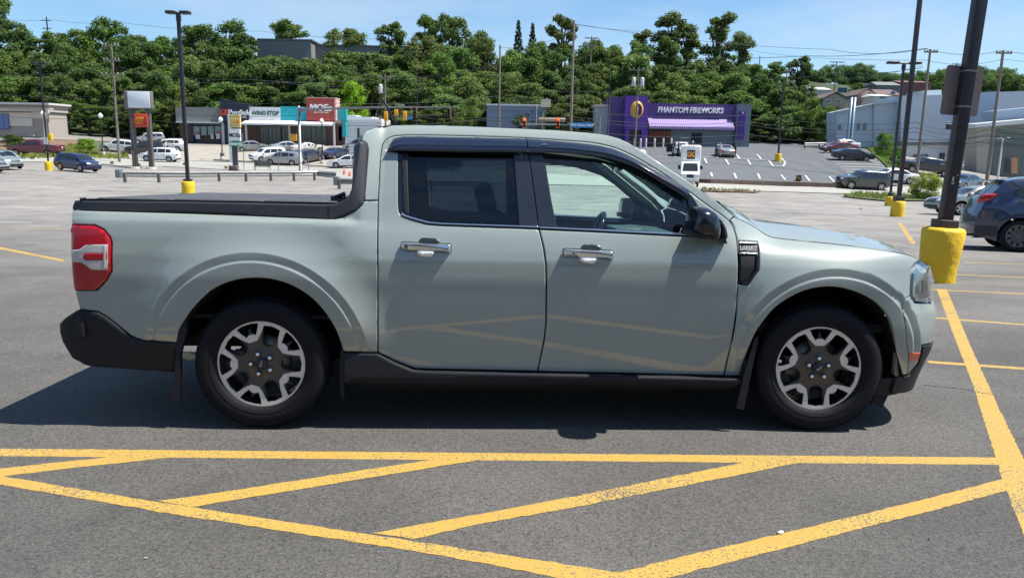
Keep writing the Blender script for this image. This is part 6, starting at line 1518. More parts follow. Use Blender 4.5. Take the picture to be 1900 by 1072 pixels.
# ---- wheel wells, underbody, flaps
for s in (-1, 1):
    for c, ar in ((WCR, arch_r), (WCF, arch_f)):
        l = MB(); pts = [p for p in ar]; m_ = len(pts); y1, y2 = s*.895, s*.45
        l.add([(p[0]*1, y1, p[1]) for p in pts]+[(p[0], y2, p[1]) for p in pts], [(i, i+1, i+1+m_, i+m_) for i in range(m_-1)], True)
        l.add([(p[0], y2, p[1]) for p in pts], [list(range(m_))])
        l.build('wheel_well', dark, TR)
ub = MB(); ub.cbox((-1.06, -.78, .20), (1.10, .78, .34), .02); ub.cbox((-2.45, -.45, .36), (2.15, .45, .55), .02); ub.cbox((-2.5, -.80, .42), (-2.05, .80, .60), .02)
ub.build('underbody', dark, TR)
for s in (-1, 1):
    pf = [TPL(x, y, .88) for x, y in [(349, 580), (336, 600), (330, 640), (327, 690), (319, 740), (333, 744), (337, 700), (338, 655), (350, 610)]]
    MB().prism(pf, s*.875, s*.905).build('mud_flap', plastic, TR)
    pf = [TPL(x, y, .88) for x, y in [(1404, 619), (1396, 628), (1377, 692), (1363, 754), (1377, 757), (1388, 700), (1401, 640)]]
    MB().prism(pf, s*.893, s*.912).build('mud_flap', plastic, TR)
    pf = [TPL(x, y, .86) for x, y in [(634, 640), (640, 655), (640, 735), (636, 742), (632, 700)]]
    MB().prism(pf, s*.85, s*.89).build('mud_flap', plastic, TR)
    pf = [TPL(x, y, .8) for x, y in [(1662, 660), (1664, 700), (1637, 756), (1615, 749), (1645, 700)]]
    MB().prism(pf, s*.55, s*.80).build('mud_flap', plastic, TR)
sk = MB(); pf = [TPL(x, y, .80) for x, y in [(1645, 700), (1716, 697), (1703, 706), (1697, 709), (1690, 729), (1645, 736)]]
# chin under the nose follows the plan curve
vs = []; fs = []; us = [XN+.02+i*(UEND-XN-.02)/22 for i in range(23)]
ring = []
for sgn in (-1, 1):
    for u in (us if sgn < 0 else us[::-1][1:]):
        a = S(u, .30); b = S(u, .20)
        ring.append([Vector((a.x-.015, -sgn*a.y*-1 if False else a.y*(1 if sgn < 0 else -1), .30)), Vector((b.x-.05, b.y*(1 if sgn < 0 else -1), .19)), Vector((1.75, b.y*(.9 if sgn < 0 else -.9), .19))])
for r_ in ring: vs += r_
for i in range(len(ring)-1):
    for k in range(2): fs.append((i*3+k, (i+1)*3+k, (i+1)*3+k+1, i*3+k+1))
mesh_obj('chin', vs, fs, plastic, TR, True)
# bumper lower side plastic to the arch (below body colour)
# ---- inner shell and cabin
def S_in(u, z):
    p = S(u, z); return Vector((p.x, p.y+.05, z))
zb = 1.085
li = [(-1.05, .34), (1.12, .34), (1.10, 1.02), (1.02, 1.085), (.55, 1.075), (-.75, 1.10), (-1.0, 1.10)]
for s in (-1, 1): surf_panel('door_lining', li, [], lambda u, z: S(u, z)+Vector((0, .055, 0)), teal, TR, s, .1, 0, 0, 0)
bl = [(-2.52, .62), (-2.1, .86), (-1.9, .92), (-1.2, .92), (-1.06, .7), (-1.05, 1.12), (-2.52, 1.12)]
for s in (-1, 1): surf_panel('bed_lining', bl, [], lambda u, z: S(u, z)+Vector((0, .06, 0)), dark, TR, s, .1, 0, 0, 0)
cb = MB(); cb.box((-1.02, -.80, .34), (-1.0, .80, 1.13)); cb.box((1.02, -.78, .34), (1.04, .78, .98)); cb.box((-1.05, -.8, .33), (1.05, .8, .36))
cb.build('cabin_tub', teal, TR)
MB().box((-2.55, -.82, .60), (-1.06, .82, .62)).build('bed_floor', dark, TR); MB().box((1.15, -.80, .55), (2.05, .80, .60)).build('engine_bay', dark, TR)
# headliner and inner pillars
hl_ = [p for p in ROOF[r_i:r_j+1]]
strip('headliner', [S(*p)+Vector((0, .02, -.035)) for p in hl_], teal, .03)
def inner_rail(pxs, m, off=-.03, name='pillar_trim'):
    for s in (-1, 1): surf_panel(name, offset_poly(SP(pxs), 0), [], S, m, TR, s, .05, .03, 0, off)
inner_rail([(1000, 256), (1101, 264), (1137, 272), (1187, 295), (1225, 318), (1313, 381), (1345, 403), (1335, 412), (1290, 392), (1225, 340), (1187, 316), (1130, 297), (1060, 288), (1000, 287)], teal)
inner_rail([(950, 260), (1006, 260), (1033, 425), (958, 422)], teal, -.03)
inner_rail([(704, 300), (720, 262), (960, 262), (960, 280), (757, 280), (759, 400), (704, 400)], teal, -.03)
# light coloured windscreen pillar trim, far side shows through the near window
for s in (-1, 1):
    surf_panel('screen_pillar', offset_poly(SP([(1170, 279), (1196, 290), (1300, 367), (1345, 403), (1332, 403), (1285, 372), (1215, 322), (1178, 296)]), 0), [], S, liner, TR, s, .05, .02, 0, -.05)
da = MB()
prof = [(.45, .80), (.50, .95), (.60, 1.035), (.74, 1.06), (.95, 1.045), (1.08, 1.0), (1.08, .75), (.5, .7)]
da.prism(prof, -.74, .74); da.cbox((.54, .18, .98), (.74, .56, 1.065), .02)
da.build('dashboard', mat('dash_top', (.05, .085, .095), rough=.55, var=.1), TR)
sw = MB(); mw = Matrix.Translation((.42, .37, .99)) @ Matrix.Rotation(R(-65), 4, 'Y')
ring = [(.18*math.cos(a*math.pi/16), .18*math.sin(a*math.pi/16), 0) for a in range(33)]
sw.tube([mw @ Vector(p) for p in ring], .015, 8, False)
sw.tube([mw @ Vector((-.17, 0, 0)), mw @ Vector((.17, 0, 0))], .02); sw.lathe([(0, .02), (.06, .015), (.07, -.03)], 16, mw); sw.build('steering_wheel', gloss, TR)
def seat(x, y):
    b = MB(); mm = Matrix.Translation((x, y, .55))
    b.cbox((-.02, -.24, -.12), (.48, .24, .08), .05, mm)
    b.cbox((-.10, -.24, 0), (.06, .24, .62), .045, mm @ Matrix.Rotation(R(-14), 4, 'Y'))
    b.cbox((-.09, -.13, .64), (.02, .13, .83), .04, mm @ Matrix.Rotation(R(-14), 4, 'Y'))
    b.build('seat', mat('seat_cloth', (.018, .024, .032), rough=.8), TR)
for y in (-.37, .37): seat(-.12, y)
bb = MB(); bb.cbox((-.95, -.66, .42), (-.45, .66, .62), .05); bb.cbox((-1.0, -.66, .6), (-.84, .66, 1.18), .05); bb.build('bench_seat', MATS['seat_cloth'], TR)
mr_ = MB(); mr_.cbox((.50, -.13, 1.44), (.53, .13, 1.52), .012); mr_.tube([(.52, 0, 1.5), (.60, 0, 1.58)], .01); mr_.build('rear_view_mirror', gloss, TR)
wp = MB()
for y in (-.3, .35): wp.tube([(1.12, y, 1.105), (1.00, y-.35, 1.135)], .008)
wp.build('wiper', gloss, TR)
cw = MB(); e0 = S(*ROOF[-1]); cw.add([(e0.x-.03, -.70, e0.z-.02), (e0.x+.10, -.66, e0.z-.03), (e0.x+.10, .66, e0.z-.03), (e0.x-.03, .70, e0.z-.02), (e0.x+.09, -.4, e0.z-.02), (e0.x+.09, .4, e0.z-.02), (e0.x+.02, .4, e0.z-.02), (e0.x+.02, -.4, e0.z-.02)], [(0, 1, 2, 3)]); cw.build('cowl', plastic, TR)
# ================================================================ other vehicles
def carpaint(name, c, metal=.35): return mat('paint_'+name, c, rough=.32, metal=metal, coat=1, coatr=.04)
CGL = mat('car_glass', (.016, .022, .028), rough=.04, spec=.9); CTR = mat('car_trim', (.02, .021, .024), rough=.55); HLM = mat('car_headlamp', (.70, .73, .76), rough=.12, metal=.4, coat=1)
RIMM = mat('car_rim', (.42, .43, .44), rough=.3, metal=.8); TLM = mat('car_tail_lamp', (.38, .008, .012), rough=.18, coat=1); RIMD = mat('car_rim_dark', (.12, .12, .13), rough=.35, metal=.6)
SPEC = {
 'suv': dict(L=4.62, hw=.93, wb=2.70, r=.355, out=[(-2.20, .34), (-2.27, .50), (-2.30, .72), (-2.24, .96), (-2.18, 1.08), (-1.98, 1.50), (-1.90, 1.62), (-1.55, 1.675), (-.9, 1.70), (-.2, 1.70), (.30, 1.665), (.62, 1.59), (1.00, 1.34), (1.34, 1.10), (1.55, 1.055), (1.95, .98), (2.15, .90), (2.27, .74), (2.30, .52), (2.24, .32)],
   win=[[(-1.62, 1.14), (-1.52, 1.50), (-1.02, 1.56), (-1.00, 1.12)], [(-.92, 1.12), (-.94, 1.57), (-.05, 1.58), (-.02, 1.09)], [(.06, 1.09), (.02, 1.58), (.42, 1.54), (.66, 1.44), (1.12, 1.09)]], ws=(11, 13), rg=(4, 6), shoulder=1.05),
 'boxsuv': dict(L=4.80, hw=.96, wb=2.92, r=.38, out=[(-2.28, .40), (-2.36, .52), (-2.39, .74), (-2.36, 1.0), (-2.32, 1.14), (-2.18, 1.58), (-2.10, 1.70), (-1.75, 1.76), (-.9, 1.78), (-.1, 1.77), (.22, 1.73), (.46, 1.66), (.76, 1.38), (1.02, 1.18), (1.22, 1.15), (2.05, 1.08), (2.28, 1.00), (2.36, .80), (2.39, .55), (2.30, .36)],
   win=[[(-1.98, 1.20), (-1.85, 1.60), (-1.15, 1.64), (-1.12, 1.18)], [(-1.04, 1.18), (-1.06, 1.65), (-.12, 1.66), (-.10, 1.16)], [(-.02, 1.16), (-.04, 1.66), (.24, 1.62), (.44, 1.54), (.86, 1.16)]], ws=(11, 13), rg=(4, 6), shoulder=1.12),
 'sedan': dict(L=4.85, hw=.91, wb=2.80, r=.335, out=[(-2.28, .32), (-2.38, .48), (-2.42, .66), (-2.40, .90), (-2.30, 1.03), (-1.92, 1.08), (-1.62, 1.12), (-1.05, 1.36), (-.70, 1.435), (-.15, 1.46), (.25, 1.43), (.55, 1.36), (.98, 1.12), (1.32, .97), (1.75, .90), (2.15, .82), (2.35, .68), (2.42, .50), (2.38, .30)],
   win=[[(-1.42, 1.04), (-1.02, 1.27), (-.68, 1.35), (-.40, 1.36), (-.42, .98)], [(-.34, .98), (-.32, 1.37), (.0, 1.38), (.28, 1.34), (.50, 1.27), (.98, .98)]], ws=(11, 13), rg=(6, 8), shoulder=.95),
 'coupe': dict(L=4.75, hw=.93, wb=2.72, r=.34, out=[(-2.25, .32), (-2.33, .5), (-2.37, .72), (-2.33, .95), (-2.22, 1.06), (-1.9, 1.08), (-1.55, 1.12), (-.95, 1.32), (-.55, 1.38), (-.1, 1.385), (.25, 1.34), (.5, 1.25), (.85, 1.05), (1.15, .99), (1.7, .95), (2.15, .86), (2.32, .70), (2.37, .50), (2.3, .28)],
   win=[[(-1.0, 1.04), (-.85, 1.24), (-.55, 1.29), (-.45, 1.02)], [(-.35, 1.01), (-.33, 1.31), (.1, 1.3), (.35, 1.22), (.72, 1.0)]], ws=(11, 13), rg=(6, 8), shoulder=.98),
 'pickup': dict(L=5.9, hw=.98, wb=3.7, r=.40, out=[(-2.85, .55), (-2.95, .62), (-2.95, 1.0), (-2.92, 1.30), (-2.85, 1.33), (-1.9, 1.335), (-1.12, 1.34), (-1.08, 1.45), (-1.0, 1.80), (-.90, 1.88), (-.3, 1.92), (.35, 1.90), (.62, 1.84), (.98, 1.52), (1.28, 1.30), (1.5, 1.26), (2.55, 1.20), (2.85, 1.12), (2.94, .9), (2.96, .62), (2.88, .45)],
   win=[[(-.92, 1.34), (-.84, 1.76), (-.1, 1.79), (-.08, 1.33)], [(.0, 1.33), (.0, 1.79), (.42, 1.77), (.62, 1.68), (1.05, 1.32)]], ws=(12, 14), rg=(7, 9), shoulder=1.28),
 'van': dict(L=4.9, hw=.98, wb=3.0, r=.34, out=[(-2.38, .35), (-2.45, .5), (-2.46, .9), (-2.42, 1.2), (-2.30, 1.62), (-2.15, 1.72), (-1.2, 1.78), (-.2, 1.77), (.35, 1.70), (.75, 1.52), (1.35, 1.18), (1.7, 1.05), (2.1, .95), (2.32, .80), (2.42, .6), (2.40, .3)],
   win=[[(-2.1, 1.14), (-2.0, 1.56), (-1.2, 1.62), (-1.18, 1.12)], [(-1.1, 1.12), (-1.1, 1.62), (-.1, 1.62), (-.08, 1.1)], [(.0, 1.1), (0, 1.62), (.4, 1.55), (1.1, 1.12)]], ws=(8, 10), rg=(3, 5), shoulder=1.08)}
WCACHE = {}
def car_wheel(r, style='spoke', dark_rim=False):
    k = (r, style, dark_rim)
    if k in WCACHE: return WCACHE[k]
    t = MB(); rr = r*.70; t.lathe([(rr, -.09), (rr+.02, -.105), (r-.04, -.115), (r-.005, -.085), (r, -.05), (r, .09), (rr, .10)], 28, axis='Y')
    to = t.build('tyre', rubber); tm = to.data; bpy.data.objects.remove(to)
    q = MB(); n = 28
    q.lathe([(rr, -.095), (rr-.022, -.100), (rr-.03, -.07), (rr-.03, .05)], n, axis='Y')
    ns = 5 if style == 'spoke' else 10
    for i in range(ns):
        a = 2*math.pi*i/ns
        for da in ((-.16, .16) if style == 'twin' else (0,)):
            w0, w1 = (.075*r/.355, .05*r/.355) if style == 'spoke' else (.03, .022); c, s = math.cos(a), math.sin(a)
            def pt(rad, w, y): return (rad*c-w*s, y, rad*s+w*c)
            off = da*.35*r
            q.add([pt(.05, -w0*.7+off*.3, -.085), pt(.05, w0*.7+off*.3, -.085), pt(rr-.015, w1+off, -.095), pt(rr-.015, -w1+off, -.095), pt(.05, -w0*.7+off*.3, -.055), pt(.05, w0*.7+off*.3, -.055), pt(rr-.015, w1+off, -.06), pt(rr-.015, -w1+off, -.06)], [(0, 1, 2, 3), (0, 4, 5, 1), (1, 5, 6, 2), (3, 2, 6, 7), (0, 3, 7, 4)])
    q.lathe([(0, -.095), (.05, -.093), (.065, -.08), (.065, -.05)], 14, axis='Y')
    ro = q.build('rim', RIMD if dark_rim else RIMM); rm = ro.data; bpy.data.objects.remove(ro)
    d = MB(); d.lathe([(0, -.03), (rr-.02, -.03)], 20, axis='Y'); do = d.build('brake', dark); dm = do.data; bpy.data.objects.remove(do)
    WCACHE[k] = (tm, rm, dm); return WCACHE[k]
BCACHE = {}
def car_meshes(kind, paint_m):
    sp = SPEC[kind]; out = sp['out']; L = sp['L']; hw = sp['hw']; wb = sp['wb']; r = sp['r']; H = max(p[1] for p in out); zb = .22 if kind != 'pickup' else .42
    sh = sp['shoulder']
    wz = pchip([.2, .4, .7, sh-.12, sh, sh+.08, (sh+H)/2, H-.10, H-.02, H+.02], [.93, .96, .995, 1.0, .985, .94, .86, .76, .68, .62])
    def Wc(x, z):
        tx = max(0, abs(x)-L*.30)/(L*.20); w = hw*wz(z)*(1-.13*min(1.05, tx)**2.2)
        for cx in (-wb/2, wb/2):
            d = math.hypot(x-cx, z-r); w += .022*sstep(r+.30, r+.08, d)*sstep(.3, .6, z)
        return w
    S_ = lambda u, v: Vector((u, -Wc(u, v), v))
    poly = list(out)
    for cx in (wb/2, -wb/2):
        a0 = math.asin(min(1, (zb-r)/(r+.055))) if abs(zb-r) < r+.05 else 0; R_ = r+.055; pts = []
        for i in range(15): a = a0+(math.pi-2*a0)*i/14; pts.append((cx+R_*math.cos(a), r+R_*math.sin(a)))
        poly += [(pts[0][0], zb)]*0+pts
    res = []
    body = smooth_poly(out, .10, 3)
    poly = [p for p in body]
    if poly[0][0] > poly[-1][0]: poly = poly[::-1]
    poly = poly+[q for cx in (wb/2, -wb/2) for q in [(cx+(r+.055)*math.cos(a0+(math.pi-2*a0)*i/14), r+(r+.055)*math.sin(a0+(math.pi-2*a0)*i/14)) for i in range(15)]]
    parts = {}
    def grab(o): m = o.data; bpy.data.objects.remove(o); return m
    cp = poly if area2(poly) > 0 else poly[::-1]
    side = [grab(surf_panel('body', cp, [], S_, paint_m, None, s, .11, .0, 0, 0)) for s in (-1, 1)]
    # skin over the top and the ends
    def skin(pts, m, nm, shrink=1.0, off=0, N=10):
        vs = []; fs = []
        for i, p in enumerate(pts):
            a = pts[max(i-1, 0)]; c = pts[min(i+1, len(pts)-1)]; t = Vector((c[0]-a[0], c[1]-a[1])).normalized(); n = Vector((-t.y, t.x))
            w = Wc(p[0], p[1])*shrink; amt = .035+.11*abs(n.x)**2*(1 if p[1] < sh+.1 else .5)
            for k in range(N+1):
                s = -1+2*k/N; b = (1-s*s)*amt+off; vs.append(Vector((p[0]+n.x*b, w*s, p[1]+n.y*b)))
        for i in range(len(pts)-1):
            for k in range(N): fs.append((i*(N+1)+k, i*(N+1)+k+1, (i+1)*(N+1)+k+1, (i+1)*(N+1)+k))
        return grab(mesh_obj(nm, vs, fs, m, None, True))
    top = skin(body, paint_m, 'body_top')
    def seg(i0, i1, e0=.06, e1=.06):
        a, b = out[i0], out[i1]; pts = [out[i] for i in range(i0, i1+1)]; res = []
        for i in range(len(pts)-1):
            for k in range(4): t = k/4; res.append((pts[i][0]*(1-t)+pts[i+1][0]*t, pts[i][1]*(1-t)+pts[i+1][1]*t))
        res.append(pts[-1]); return res[1:-1]
    wsm = skin(seg(*sp['ws']), CGL, 'windshield', .90, .008); rgm = skin(seg(*sp['rg']), CGL, 'rear_window', .84, .008)
    wins = [[grab(surf_panel('side_window', smooth_poly(w if area2(w) > 0 else w[::-1], .04), [], S_, CGL, None, s, .2, 0, 0, .006)) for w in sp['win']] for s in (-1, 1)]
    tb_ = MB(); tb_.box((-wb/2-.1, -hw*.80, zb-.04), (wb/2+.1, hw*.80, zb+.35))
    tb_.box((-L/2+.15, -hw*.6, zb+.05), (L/2-.15, hw*.6, zb+.4)); under = grab(tb_.build('underbody', dark))
    def q(nm, x0, x1, z0, z1, m, s, off=.008, slant=0):
        pl = [(x0, z0), (x1, z0), (x1+slant, z1), (x0+slant, z1)]; pl = pl if area2(pl) > 0 else pl[::-1]
        return grab(surf_panel(nm, pl, [], S_, m, None, s, .1, .01, .004, off))
    fx = out[-4][0]; hz = out[-4][1]; rx = out[3][0]; rz_ = out[3][1]
    # end features laid over the bulged ends
    def endfeat(nm, front, y0, y1, z0, z1, m, off=.012, N=6):
        vs = []; fs = []
        for j in range(4):
            z = z0+(z1-z0)*j/3
            # x of the outline at this height
            xs_ = []
            for i in range(len(body)-1):
                a, b = body[i], body[i+1]
                if (a[1]-z)*(b[1]-z) <= 0 and abs(a[1]-b[1]) > 1e-6: xs_.append(a[0]+(b[0]-a[0])*(z-a[1])/(b[1]-a[1]))
            x = (max(xs_) if front else min(xs_)) if xs_ else (fx if front else rx); w = Wc(x, z)
            for k in range(N+1):
                y = y0+(y1-y0)*k/N; s = y/w; b = max(0, 1-s*s)*.14+off; vs.append((x+(b if front else -b), y, z))
        for j in range(3):
            for k in range(N): fs.append((j*(N+1)+k, j*(N+1)+k+1, (j+1)*(N+1)+k+1, (j+1)*(N+1)+k))
        return grab(mesh_obj(nm, vs, fs, m, None, True))
    ends = [('grille', endfeat('grille', True, -hw*.45, hw*.45, hz-.20, hz-.02, CTR)), ('lower_grille', endfeat('lower_grille', True, -hw*.72, hw*.72, zb+.12, zb+.28, CTR)),
            ('headlight', endfeat('headlight', True, -hw*.86, -hw*.48, hz-.12, hz+.02, HLM, .016)), ('headlight', endfeat('headlight', True, hw*.48, hw*.86, hz-.12, hz+.02, HLM, .016)),
            ('tail_light', endfeat('tail_light', False, -hw*.90, -hw*.52, rz_-.14, rz_+.06, TLM, .016)), ('tail_light', endfeat('tail_light', False, hw*.52, hw*.90, rz_-.14, rz_+.06, TLM, .016)),
            ('licence_plate', endfeat('licence_plate', False, -.16, .16, rz_-.30, rz_-.16, mat('plate_pale', (.5, .52, .55)), .02)), ('rear_bumper', endfeat('rear_bumper', False, -hw*.8, hw*.8, zb+.14, zb+.26, CTR, .014))]
    if kind == 'nearsuv':
        for s in (-1, 1): ends.append(('bumper_cladding', grab(surf_panel('bumper_cladding', [(-2.14, .335), (-1.70, .33), (-1.73, .56), (-2.15, .56)], [], S_, CTR, None, s, .1, .01, .004, .006))))
    sil = [q('sill', -wb/2+r+.08, wb/2-r-.08, zb+.0, zb+.10, CTR, s, .006) for s in (-1, 1)]
    hd = [q('door_handle', x, x+.16, sh-.14, sh-.11, CTR if kind != 'sedan' else CTR, s, .015) for s in (-1, 1) for x in (-.85, .10)]
    gaps = [q('door_gap', x, x+.012, zb+.12, sh+.02, dark, s, .003) for s in (-1, 1) for x in (-wb/2+r+.16, -.02, wb/2-r-.12)]
    mi = MB(); a = out[sp['ws'][1]]
    for s in (-1, 1):
        mi.cbox((a[0]-.42, s*(hw*.93), sh+.04), (a[0]-.22, s*(hw*.93+.22), sh+.18), .03)
    mirr = []
    for s in (-1, 1):
        mm = MB(); mm.cbox((a[0]-.42, s*(hw*.90), sh+.02), (a[0]-.24, s*(hw*.90+.22), sh+.16), .03); mirr.append(grab(mm.build('wing_mirror', CTR if kind == 'pickup' else paint_m)))
    return dict(side=side, top=top, ws=wsm, rg=rgm, wins=wins, under=under, ends=ends, sil=sil, hd=hd, gaps=gaps, mirr=mirr, wb=wb, r=r, hw=hw)
def add_mesh(nm, me, par, loc=None, rz=0):
    o = bpy.data.objects.new(nm, me); COL.objects.link(o); o.parent = par
    if loc: o.location = loc
    if rz: o.rotation_euler = (0, 0, rz)
    return o
def ground_pose(e, p, heading, wb, hw):
    """sit the vehicle on the terrain at its four wheels"""
    f = Vector((math.cos(heading), math.sin(heading), 0)); l = Vector((-f.y, f.x, 0)); lift = LIFT
    q = {}
    for a in (-1, 1):
        for b in (-1, 1): c = p+f*a*wb/2+l*b*hw*.85; q[(a, b)] = Vector((c.x, c.y, Z(c.x, c.y)+lift))
    fx_ = ((q[(1, 1)]+q[(1, -1)])-(q[(-1, 1)]+q[(-1, -1)])).normalized(); ly = ((q[(1, 1)]+q[(-1, 1)])-(q[(1, -1)]+q[(-1, -1)])).normalized(); up = fx_.cross(ly).normalized(); ly = up.cross(fx_)
    o = (q[(1, 1)]+q[(1, -1)]+q[(-1, 1)]+q[(-1, -1)])/4
    e.matrix_world = Matrix(((fx_.x, ly.x, up.x, o.x), (fx_.y, ly.y, up.y, o.y), (fx_.z, ly.z, up.z, o.z), (0, 0, 0, 1)))
LIFT = .06
def car(kind, pname, col, p, heading, label, cat='car', name='parked_car', style='spoke', metal=.35, scale=1, lift=.06, dark_rim=False):
    global LIFT
    LIFT = lift; key = (kind, pname)
    if key not in BCACHE: BCACHE[key] = car_meshes(kind, carpaint(pname, col, metal))
    m = BCACHE[key]; e = empty(name, (0, 0, 0), 0, label, cat); ground_pose(e, p, heading, m['wb']*scale, m['hw']*scale)
    if scale != 1: e.matrix_world = e.matrix_world @ Matrix.Scale(scale, 4)
    b = add_mesh('body', m['side'][0], e); add_mesh('body', m['side'][1], e); add_mesh('body_top', m['top'], e); add_mesh('windshield', m['ws'], e); add_mesh('rear_window', m['rg'], e); add_mesh('underbody', m['under'], e)
    for w in m['wins']:
        for x in w: add_mesh('side_window', x, e)
    for nm, x in m['ends']:
        if kind != 'nearsuv' or nm not in ('tail_light', 'licence_plate', 'rear_bumper'): add_mesh(nm, x, e)
    for nm, k in (('sill', 'sil'), ('door_handle', 'hd'), ('door_gap', 'gaps'), ('wing_mirror', 'mirr')):
        for x in m[k]: add_mesh(nm, x, e)
    tm, rm, dm = car_wheel(m['r'], style, dark_rim)
    for a in (-1, 1):
        for s in (-1, 1):
            w = empty('wheel', (a*m['wb']/2, s*(m['hw']-.115), m['r'])); w.parent = e; w.rotation_euler = (0, 0, math.pi if s > 0 else 0)
            add_mesh('tyre', tm, w); add_mesh('rim', rm, w); add_mesh('brake', dm, w)
    return e
def at(px, py, depth=None, back=.9):
    """ground point for a vehicle whose nearest wheels touch the ground at this pixel"""
    p = ZD(px, depth) if depth else GT(px, py); p = p.copy(); p.y += back; return p
D = math.pi/180
# left side of the photograph
car('suv', 'dark_blue', (.004, .012, .085), at(134, 319), -22*D, 'dark blue crossover leaving the row beside the left yellow pole base', 'crossover', 'blue_crossover', scale=.88)
car('suv', 'pale_teal', (.30, .36, .34), at(-6, 315), -32*D, 'pale grey-green crossover with bright windscreen at the left edge', 'crossover', style='twin', scale=.92)
car('sedan', 'silver_edge', (.35, .36, .37), at(-58, 322), -8*D, 'silver car of which only the nose tip shows at the left frame edge')
car('pickup', 'maroon', (.12, .012, .02), at(60, 291), 180*D, 'dark red crew cab pickup on the road below the hedge', 'pickup truck', 'red_pickup')
car('boxsuv', 'white', (.70, .71, .72), at(216, 283, 107), 180*D, 'white boxy off-road car behind the wooden utility pole', 'off-road car', 'white_suv', metal=0)
car('boxsuv', 'black', (.012, .013, .016), at(263, 283, 107), 205*D, 'dark off-road car between the two sign posts', 'off-road car', 'dark_suv')
car('boxsuv', 'grey', (.28, .29, .30), at(270, 256, 122), 215*D, 'small grey off-road car parked high behind the red sign panel', 'off-road car', 'grey_suv')
car('suv', 'white', (.70, .71, .72), at(309, 276, 112), 190*D, 'white crossover with its rear to the right, upper of the two behind the sign', 'crossover', 'white_crossover', metal=0)
car('suv', 'white', (.70, .71, .72), at(292, 299, 96), 182*D, 'white crossover parked low, directly right of the sign posts', 'crossover', 'white_crossover', metal=0)
car('sedan', 'silver', (.30, .31, .32), at(464, 278, 112), 22*D, 'silver white sedan parked before the navy column', 'sedan', 'silver_sedan')
car('suv', 'white', (.70, .71, .72), at(494, 297, 101), 222*D, 'white crossover facing the camera left of the silver wagon', 'crossover', 'white_crossover', metal=0)
car('suv', 'silver', (.30, .31, .32), at(522, 307, 97), 178*D, 'silver crossover parked broadside behind the sign posts at the highway', 'crossover', 'silver_crossover')
car('suv', 'charcoal', (.05, .055, .06), at(568, 301, 100), 62*D, 'charcoal crossover partly behind the grey signal mast', 'crossover', 'dark_crossover')
car('sedan', 'pale_silver', (.40, .41, .42), at(532, 279, 111), 25*D, 'pale silver sedan in the row before the storefront, left of the mast', 'sedan', 'pale_sedan')
car('coupe', 'cream', (.68, .66, .60), at(570, 279, 110), 30*D, 'off-white coupe right of the signal mast before the storefront', 'coupe', 'white_coupe', metal=0)
car('sedan', 'navy', (.015, .03, .08), at(622, 287, 104), 60*D, 'dark blue hatchback seen from behind near the white side wing', 'hatchback', 'blue_hatchback', scale=.93)
car('sedan', 'bright_white', (.76, .77, .78), at(646, 312, 90), 180*D, 'white sedan driving out from behind the cab on the highway', 'sedan', 'white_sedan', metal=0)
car('van', 'silver', (.30, .31, .32), at(667, 272, 112), 175*D, 'silver minivan partly hidden behind the truck cab corner', 'minivan', 'silver_minivan')
# seen through or over the truck
car('suv', 'charcoal', (.05, .055, .06), at(815, 322, 84), 180*D, 'charcoal crossover on the highway, dimly seen through the tinted rear window', 'crossover', 'dark_crossover')
car('suv', 'white', (.70, .71, .72), at(1165, 325, 88), 185*D, 'white crossover seen only through the front window beside the pillar', 'crossover', 'white_crossover', metal=0)
car('sedan', 'navy', (.015, .03, .08), at(1050, 322, 90), 180*D, 'dark sedan on the highway seen through the front window', 'sedan', 'dark_sedan')
# far car park
sx1 = car('suv', 'bright_white', (.76, .77, .78), at(1265, 291, 99), 84*D, 'white crossover with an open door seen from behind, left of the box truck roof', 'crossover', 'white_crossover', metal=0)
car('sedan', 'silver', (.30, .31, .32), at(1347, 293, 97), 85*D, 'silver sedan seen from behind with a person at each side', 'sedan', 'silver_sedan')
car('sedan', 'red', (.16, .02, .02), at(1560, 282, 107), 188*D, 'dark red sedan behind the black one in the far car park', 'sedan', 'red_sedan', lift=.14)
car('sedan', 'white2', (.7, .71, .72), at(1566, 276, 113), 186*D, 'white car mostly hidden behind the dark red sedan', 'sedan', 'white_sedan', metal=0, lift=.14)
car('sedan', 'blue_black', (.010, .014, .030), at(1586, 298, 96), -6*D, 'blue-black sedan at the right end of the far car park', 'sedan', 'dark_sedan', lift=.14)
jp = car('boxsuv', 'dark_green', (.030, .040, .038), at(1606, 353, 76), 180*D, 'dark green-grey off-road car driving left on the highway', 'off-road car', 'green_suv')
car('sedan', 'bright_white', (.76, .77, .78), at(1662, 350, 82), 176*D, 'white car tail peeking out behind the dark green off-road car', 'sedan', 'white_sedan', metal=0)
car('pickup', 'black', (.012, .013, .016), at(1722, 330, 92), 175*D, 'black pickup behind the yellow-green bush', 'pickup truck', 'black_pickup')
car('sedan', 'black', (.012, .013, .016), at(1738, 322, 97), 180*D, 'black car parked beyond the black pickup', 'sedan', 'black_sedan')
car('sedan', 'steel_blue', (.04, .09, .16), at(1795, 346, 80), 215*D, 'steel blue car with bright windscreen right of the sign pole', 'sedan', 'blue_sedan')
car('sedan', 'champagne', (.34, .34, .30), at(1836, 401, None, .95), 180*D, 'champagne silver sedan parked behind the sign pole', 'sedan', 'champagne_sedan', metal=.5, scale=1.0, lift=.004)
